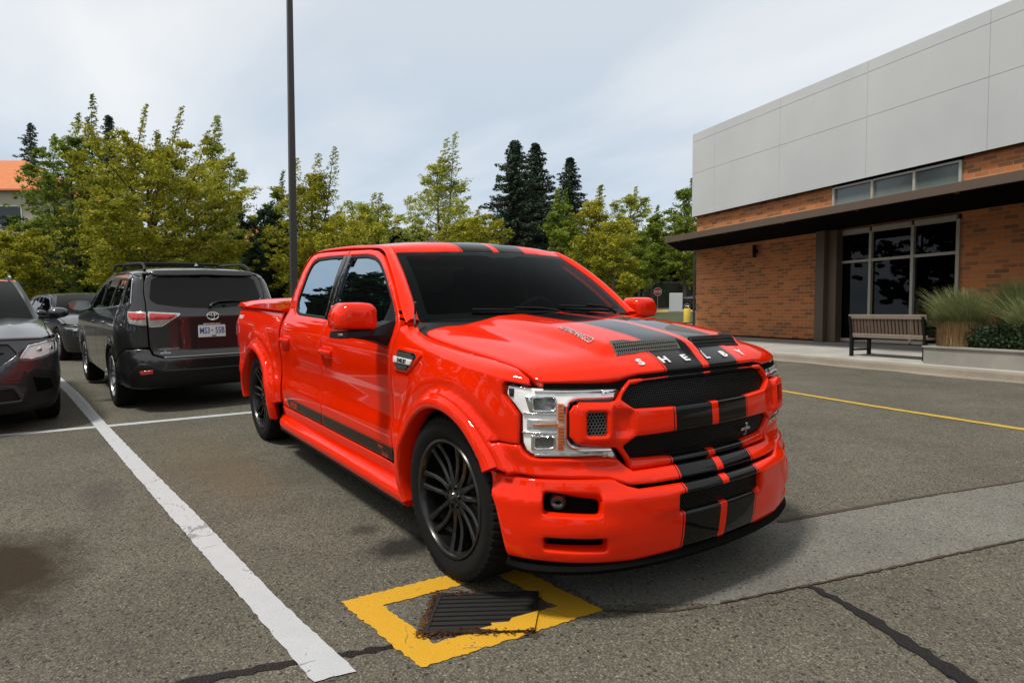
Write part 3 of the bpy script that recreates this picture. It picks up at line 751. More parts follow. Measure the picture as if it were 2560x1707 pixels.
    um = [(.268, 1.039), (.488, 1.031), (.541, .971), (.476, .925), (.28, .919)]; um = um+[(-a, b) for a, b in um[::-1]]
    lm = [(.257, .806), (.474, .803), (.537, .763), (.484, .692), (.26, .684)]; lm = lm+[(-a, b) for a, b in lm[::-1]]
    um, lm = rounded(um, .012), rounded(lm, .012)
    vb = [rounded([(.716*s, .927), (.623*s, .923), (.622*s, .82), (.716*s, .824)], .014) for s in (1, -1)]
    def US(u, z):
        p = U(u, z); a = abs(u)
        # the blocks between the lamps stand proud; the web towards the centre bar is sunk
        k = sstep(.575, .60, a)*(1-sstep(.745, .775, a))*sstep(.775, .80, z)*(1-sstep(.945, .968, z))*.020
        k -= .016*sstep(.47, .50, a)*(1-sstep(.56, .60, a))*sstep(.80, .83, z)*(1-sstep(.90, .93, z))
        k -= .012*(1-sstep(.40, .47, a))*(sstep(.925, .935, z))
        return (p[0]+k, p[1], p[2])
    frame = panel('grille_frame', US, outl, [um, lm]+vb, res=.016, rnd=.010, skirt=.035, mat='red_striped_paint', parent=T)
    for nm, ol in (('upper', um), ('lower', lm)):
        g_ = hexmesh('grille_mesh', U, ol, .0125, .0034, .006, 'mesh_black', frame, off=-.026, grow=.012)
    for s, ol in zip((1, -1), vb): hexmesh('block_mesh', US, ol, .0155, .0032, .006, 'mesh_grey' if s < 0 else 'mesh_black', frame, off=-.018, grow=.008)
    # snake emblem on the lower mesh, driver side
    emb = MB()
    def ue(u, z): p = U(u, z); return Vector((p[0]-.010, p[1], p[2]))
    pts = [(.268, .772), (.276, .776), (.286, .772), (.283, .762), (.275, .752), (.279, .738), (.287, .727), (.283, .717), (.272, .716), (.267, .722)]
    emb.tube([ue(*p) for p in catmull(pts, 4)], [.0025+.0025*math.sin(math.pi*min(1, i/30)) for i in range(37)], 6)
    for z in (.742, .7495): emb.tube([ue(.235, z), ue(.322, z)], .0022, 5)
    emb.build('snake_emblem', 'silver', frame, True)
    # black backing sheets at the front, put in as the shade inside the gaps
    for (zz0, zz1, F_, CC, off_) in ((.56, 1.03, U, 1.2, .065),):
        rows = []
        for i in range(61):
            u = -1.14+2.28*i/60; row = []
            for k in range(8):
                z = zz0+(zz1-zz0)*k/7; p = F_(u, z); n_ = CU.at(u)[1]; row.append((p[0]-n_[0]*off_, p[1]-(n_[1] if u >= 0 else -n_[1])*off_, z))
            rows.append(row)
        MB().sweep(rows, caps=False).build('front_shade_backing', 'deep_black', T)
    rows = []
    for i in range(61):
        u = -1.18+2.36*i/60; p0 = CL.at(u); row = []
        for k in range(5):
            z = .24+.39*k/4; p = Lo(u, z); row.append((p[0]-p0[1][0]*.075, p[1]-(p0[1][1] if u >= 0 else -p0[1][1])*.075, z))
        rows.append(row)
    MB().sweep(rows, caps=False).build('front_shade_backing', 'deep_black', T)
    lip = [(0, .656), (.26, .656), (.486, .655), (.553, .742 if False else .700), (.60, .708), (.652, .710), (.802, .720), (.904, .721), (.947, .727), (.978, .746), (.996, .779), (1.136, .779)]
    lx = [(u_of_x(x), z) for x, z in circ(AX[0], .41, .507, 46.5, 31.5, 4)]
    lip += [(lx[0][0], .779)]+lx[1:]+[(u_of_x(.405), .672)]
    lip += [(1.093, .668), (1.033, .659), (.923, .652), (.70, .645), (.612, .639), (.560, .618), (.510, .599), (.392, .594), (.20, .594), (0, .594)]
    lip_out = lip+[(-a, b) for a, b in lip[::-1][1:-1]]
    panel('front_lip', U, lip_out, res=.02, rnd=.009, skirt=.04, mat='red_striped_paint', parent=T)
    # black strip standing for the shade in the gap under the bonnet's front edge
    sb = [(u_of_a(i*.06), lerp(ZF, i*.06)) for i in range(0, 15)]; sb = [(a, b-.034) for a, b in sb]+[(a, b+.004) for a, b in sb[::-1]]
    sb2 = sb[:15]; st_ = sb[15:]
    panel('bonnet_gap_shade', U, [(-a, b) for a, b in sb2[::-1]]+sb2[1:]+st_+[(-a, b) for a, b in st_[::-1][1:]], res=.03, rnd=0, off=-.012, skirt=0, mat='deep_black', parent=T)
    # ---------------- headlight
    ho = [(1.066, 1.034), (.94, 1.030), (.77, 1.026), (.560, 1.020), (.545, 1.010), (.570, .977), (.60, .974), (.735, .976), (.772, .966), (.787, .938), (.787, .810), (.770, .782), (.730, .768), (.585, .758), (.562, .722), (.556, .706), (.652, .719), (.802, .730), (.904, .731), (.944, .737), (.968, .754), (.983, .789), (.989, .847), (.992, .906), (1.026, .947), (1.063, .982), (1.071, .997)]
    gask = panel('headlight', U, inset(ho, -.007), res=.03, rnd=0, off=-.034, skirt=0, mat='gloss_black', parent=T); M.append(gask)
    house = panel('lamp_housing', U, inset(ho, .003), res=.02, rnd=.008, off=-.016, skirt=.016, mat='lamp_white', parent=gask)
    def UP(u, z, o):
        p = Vector(U(u, z)); n_ = CU.at(u)[1]; return p+Vector((n_[0], n_[1], 0)).normalized()*o
    def rod(name, pts, r, mat, o=-.008, par=gask, n=6, flat=None):
        return MB().tube([UP(a, b_, o) for a, b_ in resample(pts, .02)[:0]+pts], r, n, flat=flat).build(name, mat, par, True)
    # bright edging of the C and of the outside
    cedge = [(.575, .984), (.66, .985), (.735, .986), (.778, .974), (.796, .944), (.797, .88), (.797, .806), (.780, .774), (.735, .759), (.66, .755), (.592, .751)]
    rod('chrome_edge', [tuple(p) for p in catmull(cedge, 4)], .0065, 'chrome', -.006)
    for z_, nm in ((1.012, 'r'), (.736, 'r')):
        pts = [(.64+.03*i, z_-(.0005*i)) for i in range(10)]
        panel('light_guide', U, [(.62, z_-.008+(.004 if z_ > .9 else 0)), (.93, z_-.004), (.93, z_+.008), (.62, z_+.004)], res=.03, rnd=.003, off=-.008, skirt=.008, mat='lamp_grey', parent=gask)
    for (ua, ub, za, zb) in ((.845, .932, .935, .985), (.848, .925, .770, .815)):
        ol = rounded([(ua, za+.004), (ua, zb), (ub, zb-.004), (ub, za)], .006); big = rounded([(ua-.010, za-.008), (ua-.010, zb+.008), (ub+.045 if za > .9 else ub+.02, zb+.010), (ub+.02, za-.014)], .01)
        panel('lamp_bezel', U, big, [inset(ol, -.001)], res=.02, rnd=.005, off=-.004, skirt=.016, mat='chrome', parent=gask)
        panel('lamp_reflector', U, ol, res=.02, rnd=0, off=-.013, skirt=0, mat='reflector', parent=gask)
    panel('side_lamp', U, rounded([(.835, .895), (.965, .893), (.965, .845), (.835, .845)], .008), res=.02, rnd=.003, off=-.009, skirt=.006, mat='lamp_grey', parent=gask)
    panel('amber_strip', U, rounded([(.825, .878), (.935, .872), (.935, .866), (.825, .869)], .002), res=.02, rnd=.001, off=-.004, skirt=.006, mat='amber', parent=gask)
    am = MB()
    for i in range(15):
        z0 = .962-i*.0137
        if .868 < z0 < .882: continue
        q = [UP(.803, z0-.002, -.003), UP(.828, z0, -.003), UP(.828, z0-.0085, -.003), UP(.803, z0-.0105, -.003), UP(.803, z0-.002, -.016), UP(.828, z0, -.016), UP(.828, z0-.0085, -.016), UP(.803, z0-.0105, -.016)]
        am.add(q, [(0, 1, 2, 3), (4, 5, 6, 7), (0, 4, 5, 1), (3, 2, 6, 7), (0, 3, 7, 4), (1, 5, 6, 2)])
    am.build('amber_reflector', 'amber', gask)
    for (z0, z1) in ((.915, .921), (.832, .838)):
        panel('housing_rib', U, [(.835, z0), (.985, z0), (.985, z1), (.835, z1)], res=.03, rnd=.002, off=-.006, skirt=.01, mat='chrome', parent=gask)
    panel('side_marker', U, rounded([(1.056, 1.022), (1.028, 1.022), (1.03, .985), (1.052, .985)], .005), res=.02, rnd=.003, off=-.010, skirt=.006, mat='gloss_black', parent=gask)
    for tri in ([(.555, 1.014), (.625, 1.016), (.625, .992)], [(.566, .712), (.625, .742), (.625, .720)]):
        panel('chrome_facet', U, tri, res=.03, rnd=.002, off=-.007, skirt=.006, mat='chrome', parent=gask)
    panel('lamp_cover', U, ho, res=.03, rnd=.006, off=.0, skirt=.012, mat='clear_glass', parent=gask)
    # ---------------- bumper
    bh = [(0, .584), (.262, .584), (.500, .586), (.552, .600), (.612, .626), (.647, .630), (.99, .637), (1.143, .637), (1.255, .640), (1.215, .58), (1.173, .50), (1.150, .42), (1.126, .308), (1.115, .289), (.977, .286), (.75, .274), (.531, .264), (.277, .270), (0, .271)]
    bo = bh+[(-a, b_) for a, b_ in bh[::-1][1:-1]]
    fogs = [rounded([(s*.948, .588), (s*.685, .578), (s*.688, .484), (s*.945, .494)], .016) for s in (1, -1)]
    slots = [rounded([(s*.943, .397), (s*.663, .384), (s*.660, .324), (s*.941, .339)], .016) for s in (1, -1)]
    itk = rounded([(-.297, .537), (.297, .537), (.300, .446), (-.300, .446)], .012)
    def LS(u, z):
        p = Lo(u, z); a = abs(u)
        # a shallow dish round the lamp recess, a raised shelf over the slot, an inner ramp by the intake
        k = -.005*sstep(.60, .70, a)*(1-sstep(.93, 1.02, a))*sstep(.44, .50, z)*(1-sstep(.575, .60, z))
        k += .010*(1-sstep(.30, .50, a))*sstep(.44, .47, z)*(1-sstep(.56, .585, z))
        k += .003*sstep(.55, .65, a)*(1-sstep(.97, 1.05, a))*(sstep(.37, .40, z)*(1-sstep(.44, .48, z)))
        n_ = CL.at(u)[1]
        return (p[0]+k*n_[0], p[1]+k*(n_[1] if u >= 0 else -n_[1]), p[2])
    bump = panel('front_bumper', LS, bo, fogs+slots+[itk], res=.02, rnd=.010, skirt=.05, mat='red_striped_paint', parent=T)
    hexmesh('bumper_mesh', Lo, itk, .0125, .0032, .005, 'mesh_black', bump, off=-.018, grow=.012)
    for s, ol in zip((1, -1), fogs):
        fb = panel('fog_light', Lo, inset(ol, -.012), res=.03, rnd=0, off=-.070, skirt=0, mat='deep_black', parent=bump)
        c0 = (.880*s, .538); pts = circ(c0[0], c0[1], .036, 0, 342, 19)
        n_ = CL.at(c0[0])[1]; q = Vector(Lo(*c0)); nn = Vector((n_[0], n_[1] if s > 0 else -n_[1], 0)).normalized(); ax = nn; a_ = Vector((0, 0, 1)); b2 = nn.cross(a_)
        ln = MB(); rowsl = []
        for (r, o_) in ((.036, -.090), (.037, -.060), (.034, -.056), (.031, -.062), (.018, -.070), (.003, -.074)):
            rowsl.append([q+nn*o_+(a_*math.cos(R(15*k))+b2*math.sin(R(15*k)))*r for k in range(24)])
        ln.sweep(rowsl).build('fog_lens', 'fog_glass', fb, True, 40)
    # splitter under the bumper
    rows = []
    for i in range(81):
        u = -1.13+2.26*i/80; p = Lo(u, .285); n_ = CL.at(u)[1]; n_ = Vector((n_[0], n_[1] if u >= 0 else -n_[1], 0)).normalized(); e = 1-sstep(1.02, 1.13, abs(u))
        p = Vector((p[0], p[1], 0))
        rows.append([p+n_*o_+Vector((0, 0, z)) for o_, z in ((-.06, .285), (-.022, .279), (-.012+.008*e, .262), (-.004+.016*e, .248), (-.008+.012*e, .230), (-.08, .224))])
    MB().sweep(rows).build('splitter', simple('satin_black', (.0025, .0025, .0025), .7, Specular_IOR_Level=.06), T, True, 45)
    # ---------------- mirror (a tow-style head on a thick arm)
    mr = MB(); rows = []
    prof = [(-1.045, 1.215, .0), (-1.030, 1.235, .0), (-1.030, 1.335, .0), (-1.050, 1.365, 0), (-1.10, 1.374, 0), (-1.215, 1.374, 0), (-1.245, 1.355, 0), (-1.275, 1.310, 0), (-1.277, 1.240, 0), (-1.262, 1.222, 0)]
    prof = [(-y, z) for y, z, _ in prof]; cy_, cz_ = 1.155, 1.292
    for (dx, k) in ((-.075, .97), (-.070, 1.0), (.0, 1.0), (.035, .985), (.062, .93), (.078, .82), (.088, .60), (.090, .2)):
        rows.append([(-.80+dx+.02*(y-cy_)*-1.2, cy_+(y-cy_)*k, cz_+(z-cz_)*k) for y, z in rounded(prof, .02, 2)])
    mir = MB().sweep(rows).build('side_mirror', P_, T, True, 60); M.append(mir)
    MB().sweep([[(x, y0, 1.2125), (x, y1, 1.2125), (x, y1, 1.186), (x, y0+.01, 1.176)] for x, y0, y1 in ((-.875, 1.262, 1.05), (-.80, 1.272, 1.04), (-.735, 1.255, 1.05), (-.715, 1.22, 1.08))]).build('mirror_base', 'black_plastic', mir, True, 30)
    MB().sweep([[(-.87, y, z0), (-.74, y, z0+.005), (-.72, y, (z0+z1)/2), (-.74, y, z1), (-.87, y, z1)] for y, z0, z1 in ((1.20, 1.175, 1.212), (1.06, 1.150, 1.222), (.99, 1.125, 1.248), (.945, 1.105, 1.262), (.915, 1.10, 1.262))]).build('mirror_arm', 'black_plastic', mir, True, 40)
    MB().box((-.742, 1.235, 1.198), (.03, .06, .016), None, .004).build('mirror_lamp', 'silver', mir)
    MB().box((-.878, 1.155, 1.292), (.006, .20, .13), None, .002).build('mirror_glass', 'chrome', mir)
    # ---------------- wheels
    for x in (-.02, -3.69):
        w = make_wheel('wheel', x, R(0), T, outer=1.000, tyre_r=.4165, rim_r=.288)
        wr_ = bpy.data.objects.new('wheel', None); link(wr_, T); wr_.location = (x, -w.location.y, w.location.z); wr_.rotation_euler = (0, 0, R(1.5) if x > -1 else 0)
        for ch in list(w.children): mirror_of(ch, wr_)
    # wheel wells and floor
    for cx in AX:
        for sg in (1, -1):
            rows = []
            for i in range(21):
                a = R(-8+196*i/20); rows.append([(cx+r*math.cos(a), sg*y, .41+r*math.sin(a)) for r, y in ((.462, .955), (.50, .935), (.50, .58), (.10, .575))])
            MB().sweep(rows, caps=False).build('wheel_well', 'deep_black', T)
    fl = MB(); fl.box((-1.85, 0, .36), (2.55, 1.72, .12)); fl.box((-1.9, 0, .42), (5.1, 1.1, .26)); fl.box((-3.8, 0, .75), (1.5, 1.1, .5)); fl.box((.22, 0, .55), (.75, 1.2, .45))
    fl.box((.35, 0, .25), (.5, 1.4, .03))
    fl.build('underbody', 'deep_black', T)  # plain dark boxes for the chassis, put in to block light
    # dark sheets standing for the shade inside the side gaps
    for sg in (1, -1):
        for (xa, xb) in ((-.50, -3.02), (-4.17, -4.55)):
            MB().sweep([[(x, sg*(SX(x, z)[1]-.045), z) for z in (.40, .6, .8, 1.0, 1.2)] for x in (xa, (xa+xb)/2, xb)], caps=False).build('side_shade_backing', 'deep_black', T)
        MB().sweep([[(x, sg*(SX(x, z)[1]-.05), z) for z in (.93, 1.08, 1.2)] for x in (-3.0, -3.7, -4.5)], caps=False).build('side_shade_backing', 'deep_black', T)
        MB().sweep([[(x, sg*(FS(u_of_x(x), z)[1]-.05), z) for z in (.93, 1.0, 1.06)] for x in (.4, 0, -.5)], caps=False).build('side_shade_backing', 'deep_black', T)
    # ---------------- cabin
    inn = MB()
    inn.sweep([[(-.44-.2*(s*.9)**2, s*.80, 1.235), (-.70, s*.80, 1.262), (-.98, s*.80, 1.235), (-1.06, s*.80, 1.10), (-1.0, s*.80, .8)] for s in (-1, -.6, -.2, .2, .6, 1)])
    inn.box((-1.7, 0, .5), (2.3, 1.7, .05)); inn.box((-2.80, 0, 1.13), (.04, 1.40, 1.16), Matrix.Rotation(R(-7), 3, 'Y')); inn.box((-2.05, 0, 1.66), (1.3, 1.3, .02))
    cabin = inn.build('dashboard', simple('cabin_black', (.010, .010, .010), .6), T, True, 40)
    for y in (-.40, .40):
        st = MB().box((-1.75, y, .80), (.52, .52, .20), None, .06); st.box((-2.03, y, 1.16), (.16, .50, .66), Matrix.Rotation(R(-12), 3, 'Y'), .06); st.box((-2.12, y, 1.53), (.10, .26, .17), Matrix.Rotation(R(-8), 3, 'Y'), .04)
        st.build('seat', simple('seat_grey', (.022, .022, .023), .6), T, True, 40)
    MB().box((-2.62, 0, 1.05), (.2, 1.35, .75), Matrix.Rotation(R(-10), 3, 'Y'), .06).build('rear_seat', 'seat_grey', T, True, 40)
    sw = MB(); c = Vector((-1.18, .40, 1.20)); e1 = Vector((0, 1, 0)); e2 = Vector((.42, 0, .9)).normalized()
    sw.tube([c+(e1*math.cos(R(15*k))+e2*math.sin(R(15*k)))*.19 for k in range(25)], .016, 8); sw.box(c, (.05, .14, .10), None, .02)
    for a in (200, 340, 270): sw.tube([c, c+(e1*math.cos(R(a))+e2*math.sin(R(a)))*.18], .014, 6)
    sw.build('steering_wheel', 'cabin_black', T, True)
    MB().box((-1.19, .0, 1.585), (.04, .24, .065), None, .015).build('rear_view_mirror', 'cabin_black', T)
    # aerial on the passenger-side wing
    an = MB(); b0 = Vector((-.59, -.872, 1.222)); tip = b0+Vector((.008, .002, .155))
    an.tube([b0+Vector((0, 0, -.03)), b0, b0+Vector((0, 0, .03))], [.017, .012, .007], 8)
    ao = an.build('antenna', 'gloss_black', T, True)
    MB().tube([b0+Vector((0, 0, .03)), b0+Vector((.004, .001, .085))], .0065, 8).build('antenna_mast', 'silver', ao, True)
    MB().tube([b0+Vector((.004, .001, .085)), b0+Vector((.0075, .002, .15))], .0062, 8).build('antenna_mast', 'gloss_black', ao, True)
    MB().tube([b0+Vector((.0075, .002, .15)), tip], .0066, 8).build('antenna_tip', 'silver', ao, True)
    # mirror everything built for the driver side
    vents = vent
    for o in M: mirror_of(o)
    # lettering only the passenger side shows
    SR = mirS(SX)
    text('side_lettering', 'SHELBY', SR, -2.62, .489, .046, simple('band_red', (.45, .05, .03), .4) and 'band_red', T, wide=.95, bold=.02, thick=.001, off=.0012, sgn=1)
    text('side_lettering', 'Super', SR, -.86, .506, .034, 'band_red', T, wide=.85, bold=.02, thick=.001, off=.0012)
    text('side_lettering', 'Snake', SR, -.80, .470, .034, 'band_red', T, wide=.85, bold=.02, thick=.001, off=.0012)
    text('vent_lettering', 'SHELBY', mirS(VS), -.495, 1.0585, .022, 'deep_black', T, wide=1.12, bold=.02, thick=.001, off=.0215)
    text('bed_lettering', 'SHELBY', SR, -4.44, 1.155, .036, 'badge_white', T, wide=1.1, bold=.02, thick=.002, off=.002)
    panel('window_sticker', SR, [(-4.50, .99), (-4.44, .99), (-4.44, 1.06), (-4.50, 1.06)], res=.05, rnd=0, off=.002, skirt=0, mat=simple('pink', (.55, .12, .22), .5), parent=T)
    return T
truck = make_truck()
# ------------------------------------------------------------------ ground and building frame
GA = Vector((-6.95, 14.1, -.02)); GD = Vector((.96761, -.24979, .03642)); GN = Vector((-.25054, -.96795, .01751)).normalized()
GD = (GD-GUP*GD.dot(GUP)).normalized(); GN = GD.cross(GUP)
if GN.y > 0: GN = -GN
def F3(s, o, h): return GA+GD*s+GN*o+GUP*h          # facade frame: along, outwards, up
def so_(x, y):
    v = Vector((x, y, 0))-Vector((GA.x, GA.y, 0)); d = Vector((GD.x, GD.y)).normalized(); n = Vector((GN.x, GN.y)).normalized()
    return v.x*d.x+v.y*d.y, v.x*n.x+v.y*n.y
def plaza_z(s, o): return -.02+.0364*max(-7, min(14, s))-.034*o
def ground_z(x, y):
    z = -.018*max(0, -x-8)**1.0 if x < -8 else 0
    s, o = so_(x, y); w = (1-sstep(3.5, 7.5, o))*sstep(-14, -7, s)*(1-sstep(13, 20, s))
    return z*(1-w)+(plaza_z(s, max(o, 3.4))-.11)*w
def gp(x, y, dz=0): return (x, y, ground_z(x, y)+dz)
def asphalt(name, base, rough=.88, con=1.0, stains=True):
    b = NB(name); V = b.obj()
    big = b.noise(.55, 5, .6); mid = b.noise(3.5, 5, .6)
    c = b.mixc(b.ramp(big, (.32, 0.0), (.68, 1.0)), tuple(k*.80 for k in base), tuple(k*1.22 for k in base))
    c = b.mixc(b.math('MULTIPLY', b.ramp(mid, (.40, 0.0), (.75, 1.0)), .45), c, tuple(k*.66 for k in base))
    def vor(scale):
        v = b.n('ShaderNodeTexVoronoi'); v.inputs['Scale'].default_value = scale; v.inputs['Randomness'].default_value = 1; b.t.links.new(V, v.inputs['Vector']); return v
    v1 = vor(115); v2 = vor(210); v3 = vor(38)
    # stones of the aggregate, each its own tone, with pits between
    s1 = b.sep(v1.outputs['Color'])[0]; s2 = b.sep(v2.outputs['Color'])[1]
    c = b.mixc(con, c, b.ramp(s1, (0, (.48, .48, .48)), (.22, (.82, .82, .82)), (.80, (1.08, 1.07, 1.04)), (.93, (1.35, 1.33, 1.28)), (1, (1.9, 1.86, 1.75))), 'MULTIPLY')
    c = b.mixc(con, c, b.ramp(s2, (0, (.55, .55, .55)), (.5, (1, 1, 1)), (1, (1.35, 1.33, 1.3))), 'MULTIPLY')
    pits = b.ramp(v1.outputs['Distance'], (.0, 1.0), (.50, 1.0), (.75, .45), (1, .35)); c = b.mixc(.55, c, pits, 'MULTIPLY')
    s3 = b.sep(v3.outputs['Color'])[2]; hole = b.math('MULTIPLY', b.math('GREATER_THAN', s3, .93), b.math('LESS_THAN', v3.outputs['Distance'], .30)); c = b.mixc(b.math('MULTIPLY', hole, .75), c, (.012, .011, .010))
    v4 = vor(1.35); c = b.mixc(b.math('MULTIPLY', b.math('LESS_THAN', b.math('ADD', v4.outputs['Distance'], b.math('MULTIPLY', mid, .03)), .045), .8), c, (.02, .018, .015))
    if stains:
        S = b.sep()
        def blot(cx, cy, rx, ry, col, am, nsc=2.2):
            nonlocal c
            dx = b.math('DIVIDE', b.math('SUBTRACT', S[0], cx), rx); dy = b.math('DIVIDE', b.math('SUBTRACT', S[1], cy), ry)
            d = b.math('SQRT', b.math('ADD', b.math('MULTIPLY', dx, dx), b.math('MULTIPLY', dy, dy)))
            d = b.math('ADD', d, b.math('MULTIPLY', b.math('SUBTRACT', b.noise(nsc, 5, .7), .5), .9))
            f = b.ramp(d, (.40, 1.0), (1.0, 0.0)); c = b.mixc(b.math('MULTIPLY', f, am), c, col)
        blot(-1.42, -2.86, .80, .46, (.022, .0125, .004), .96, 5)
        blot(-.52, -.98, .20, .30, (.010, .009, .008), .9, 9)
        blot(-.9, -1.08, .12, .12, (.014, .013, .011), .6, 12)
        blot(-3.2, -1.55, 1.6, .5, (.11, .082, .045), .35); blot(-2.4, -1.45, .7, .25, (.12, .09, .045), .30)
        blot(-2.6, -2.35, .55, .18, (.045, .042, .038), .5, 6)
    h = b.math('ADD', b.math('MULTIPLY', v1.outputs['Distance'], -1.0), b.math('MULTIPLY', v2.outputs['Distance'], -.5))
    MATS[name] = b.P(c, rough, 0, Normal=b.bump(h, .55, .006), Specular_IOR_Level=.3); return b.m
asphalt('asphalt', (.124, .116, .092), con=.95); asphalt('concrete_strip', (.175, .170, .150), con=.55, stains=False)
def grid_ground():
    xs = [-260, -160, -110, -80, -60, -50, -42, -36, -32, -28]+[-25+.5*i for i in range(0, 61)]+[7, 10, 15, 25, 45, 90, 180]
    ys = [-180, -90, -50, -30, -20, -14]+[-10+.5*i for i in range(0, 66)]+[26, 32, 40, 50, 60, 80, 110, 160, 260]
    V = [gp(x, y) for x in xs for y in ys]; n = len(ys)
    Fc = [(i*n+j, (i+1)*n+j, (i+1)*n+j+1, i*n+j+1) for i in range(len(xs)-1) for j in range(n-1)]
    o = meshobj('ground', V, Fc, 'asphalt', None, True); tag(o, kind='structure')
grid_ground()
def painted(name, poly, mat, dz, step=.06, jit=.006, label=None, cat=None, kind='structure', seed=1):
    rnd_ = random.Random(seed); P = resample(poly, step); P = [(x+rnd_.uniform(-jit, jit), y+rnd_.uniform(-jit, jit)) for x, y in P]
    A = np.array(P); (x0, y0), (x1, y1) = A.min(0), A.max(0); g = .5
    G_ = [(x, y) for x in np.arange(x0, x1, g) for y in np.arange(y0, y1, g)]
    if G_:
        Q = np.array(G_); ok = pip(P, Q); ok &= pdist([P], Q) > .05; G_ = [tuple(q) for q in Q[ok]]
    n = len(P); r_ = delaunay_2d_cdt([Vector(p) for p in P+G_], [(i, (i+1) % n) for i in range(n)], [], 0, 1e-6)
    V2 = np.array([tuple(v) for v in r_[0]]); T_ = [t for t in r_[2]]; c = np.array([V2[list(t)].mean(0) for t in T_]); ok = pip(P, c)
    Fc = []
    for t, k in zip(T_, ok):
        if k:
            a, b, c_ = (V2[i] for i in t[:3]); Fc.append(tuple(t) if (b[0]-a[0])*(c_[1]-a[1])-(b[1]-a[1])*(c_[0]-a[0]) > 0 else tuple(reversed(t)))
    o = meshobj(name, [gp(x, y, dz) for x, y in V2], Fc, mat); tag(o, label, cat, kind=kind); return o
def road_paint(name, col, wear=.62):
    b = NB(name); n_ = b.noise(45, 5, .7); n2 = b.noise(7, 4, .6); v = b.n('ShaderNodeTexVoronoi'); v.inputs['Scale'].default_value = 95; b.t.links.new(b.obj(), v.inputs['Vector'])
    c = b.mixc(n2, tuple(k*.86 for k in col), tuple(min(1, k*1.08) for k in col))
    chips = b.math('GREATER_THAN', b.math('ADD', b.math('MULTIPLY', n_, .8), b.math('MULTIPLY', n2, .35)), wear+.09)
    c = b.mixc(chips, c, (.10, .092, .078))
    wv = b.n('ShaderNodeTexVoronoi', feature='DISTANCE_TO_EDGE'); wv.inputs['Scale'].default_value = 2.3
    dn = b.n('ShaderNodeMapping'); nz = b.n('ShaderNodeTexNoise'); nz.inputs['Scale'].default_value = 6; b.t.links.new(b.obj(), nz.inputs['Vector'])
    mx = b.n('ShaderNodeMix', data_type='VECTOR'); mx.inputs['Factor'].default_value = .12; b.t.links.new(b.obj(), mx.inputs['A']); b.t.links.new(nz.outputs['Color'], mx.inputs['B']); b.t.links.new(mx.outputs['Result'], wv.inputs['Vector'])
    c = b.mixc(b.math('MULTIPLY', b.math('MULTIPLY', b.math('LESS_THAN', wv.outputs['Distance'], .006), b.math('GREATER_THAN', n2, .52)), .5), c, (.06, .055, .045))
    MATS[name] = b.P(c, .75, 0, Normal=b.bump(v.outputs['Distance'], .35, .004)); return b.m
road_paint('white_paint', (.43, .45, .465)); road_paint('yellow_paint', (.56, .30, .010)); road_paint('yellow_line_paint', (.50, .32, .03))
asphalt('tar', (.012, .011, .010), .5, stains=False)
painted('parking_line', [(.443, -1.822), (-.189, -1.872), (-1.716, -2.000), (-3.5, -2.145), (-5.388, -2.288), (-7.2, -2.43), (-10.5, -2.70), (-10.5, -2.56), (-7.2, -2.30), (-5.305, -2.168), (-3.4, -2.010), (-1.614, -1.853), (-.226, -1.744), (.47, -1.664)], 'white_paint', .006, seed=2, step=.04, jit=.004, label='long white painted bay line in the left foreground', cat='road marking')
painted('parking_line', [(-5.335, -3.072), (-5.455, -3.078), (-5.60, -4.6), (-5.48, -4.6)][::-1], 'white_paint', .003, seed=3, label='white painted line running in front of the grey car', cat='road marking')
painted('parking_line', [(-5.335, -3.072), (-5.455, -3.078), (-5.34, -2.10), (-5.235, -.80), (-5.05, 1.2), (-4.93, 1.2), (-5.115, -.80), (-5.22, -2.10)], 'white_paint', .0032, seed=4)
dA, dD = Vector((-.101, -1.521)), Vector((.592, -1.455)); dC = Vector((.664, -.576)); dB = dA+dC-dD
def ringpaint():
    ou = [tuple(dA), tuple(dD), tuple(dC), tuple(dB)]; inn = inset(ou, .135)
    rnd_ = random.Random(5); O = [(x+rnd_.uniform(-.007, .007), y+rnd_.uniform(-.007, .007)) for x, y in resample(ou, .018)]; I = [(x+rnd_.uniform(-.006, .006), y+rnd_.uniform(-.006, .006)) for x, y in resample(inn, .018)]
    if area(O) < 0: O = O[::-1]
    n, m_ = len(O), len(I); r_ = delaunay_2d_cdt([Vector(p) for p in O+I], [(i, (i+1) % n) for i in range(n)]+[(n+i, n+(i+1) % m_) for i in range(m_)], [], 0, 1e-6)
    V2 = np.array([tuple(v) for v in r_[0]]); T_ = list(r_[2]); c = np.array([V2[list(t)].mean(0) for t in T_]); ok = pip(O, c) & ~pip(I, c)
    o = meshobj('yellow_square_marking', [gp(x, y, .004) for x, y in V2], [t for t, k in zip(T_, ok) if k], 'yellow_paint'); tag(o, kind='structure')
ringpaint()
painted('yellow_line', [(-9, 6.33), (-2.62, 5.74), (-1.184, 5.585), (.389, 5.475), (6, 5.05), (6, 4.93), (.389, 5.365), (-1.184, 5.475), (-2.62, 5.63), (-9, 6.22)], 'yellow_line_paint', .006, seed=6, jit=.008)
painted('concrete_strip', [(.62, -.55), (.928, -.092), (1.067, .424), (1.223, 1.038), (1.451, 1.971), (2.1, 4.62), (2.9, 8.0), (2.18, 8.0), (1.38, 4.70), (1.044, 3.307), (.765, 2.27), (.492, 1.071), (.24, .1), (.10, -.55)], 'concrete_strip', .0025, seed=7, jit=.006)
crk = NB('crack_dirt'); crk.P(crk.mixc(crk.noise(25, 4), (.028, .020, .012), (.075, .050, .03)), .9); MATS['crack_dirt'] = crk.m
painted('joint_crack', [(.46, 1.071), (.75, 2.27), (1.03, 3.307), (1.37, 4.70), (1.385, 4.70), (1.048, 3.307), (.775, 2.27), (.497, 1.071)], 'crack_dirt', .007, seed=8, jit=.006, step=.03)
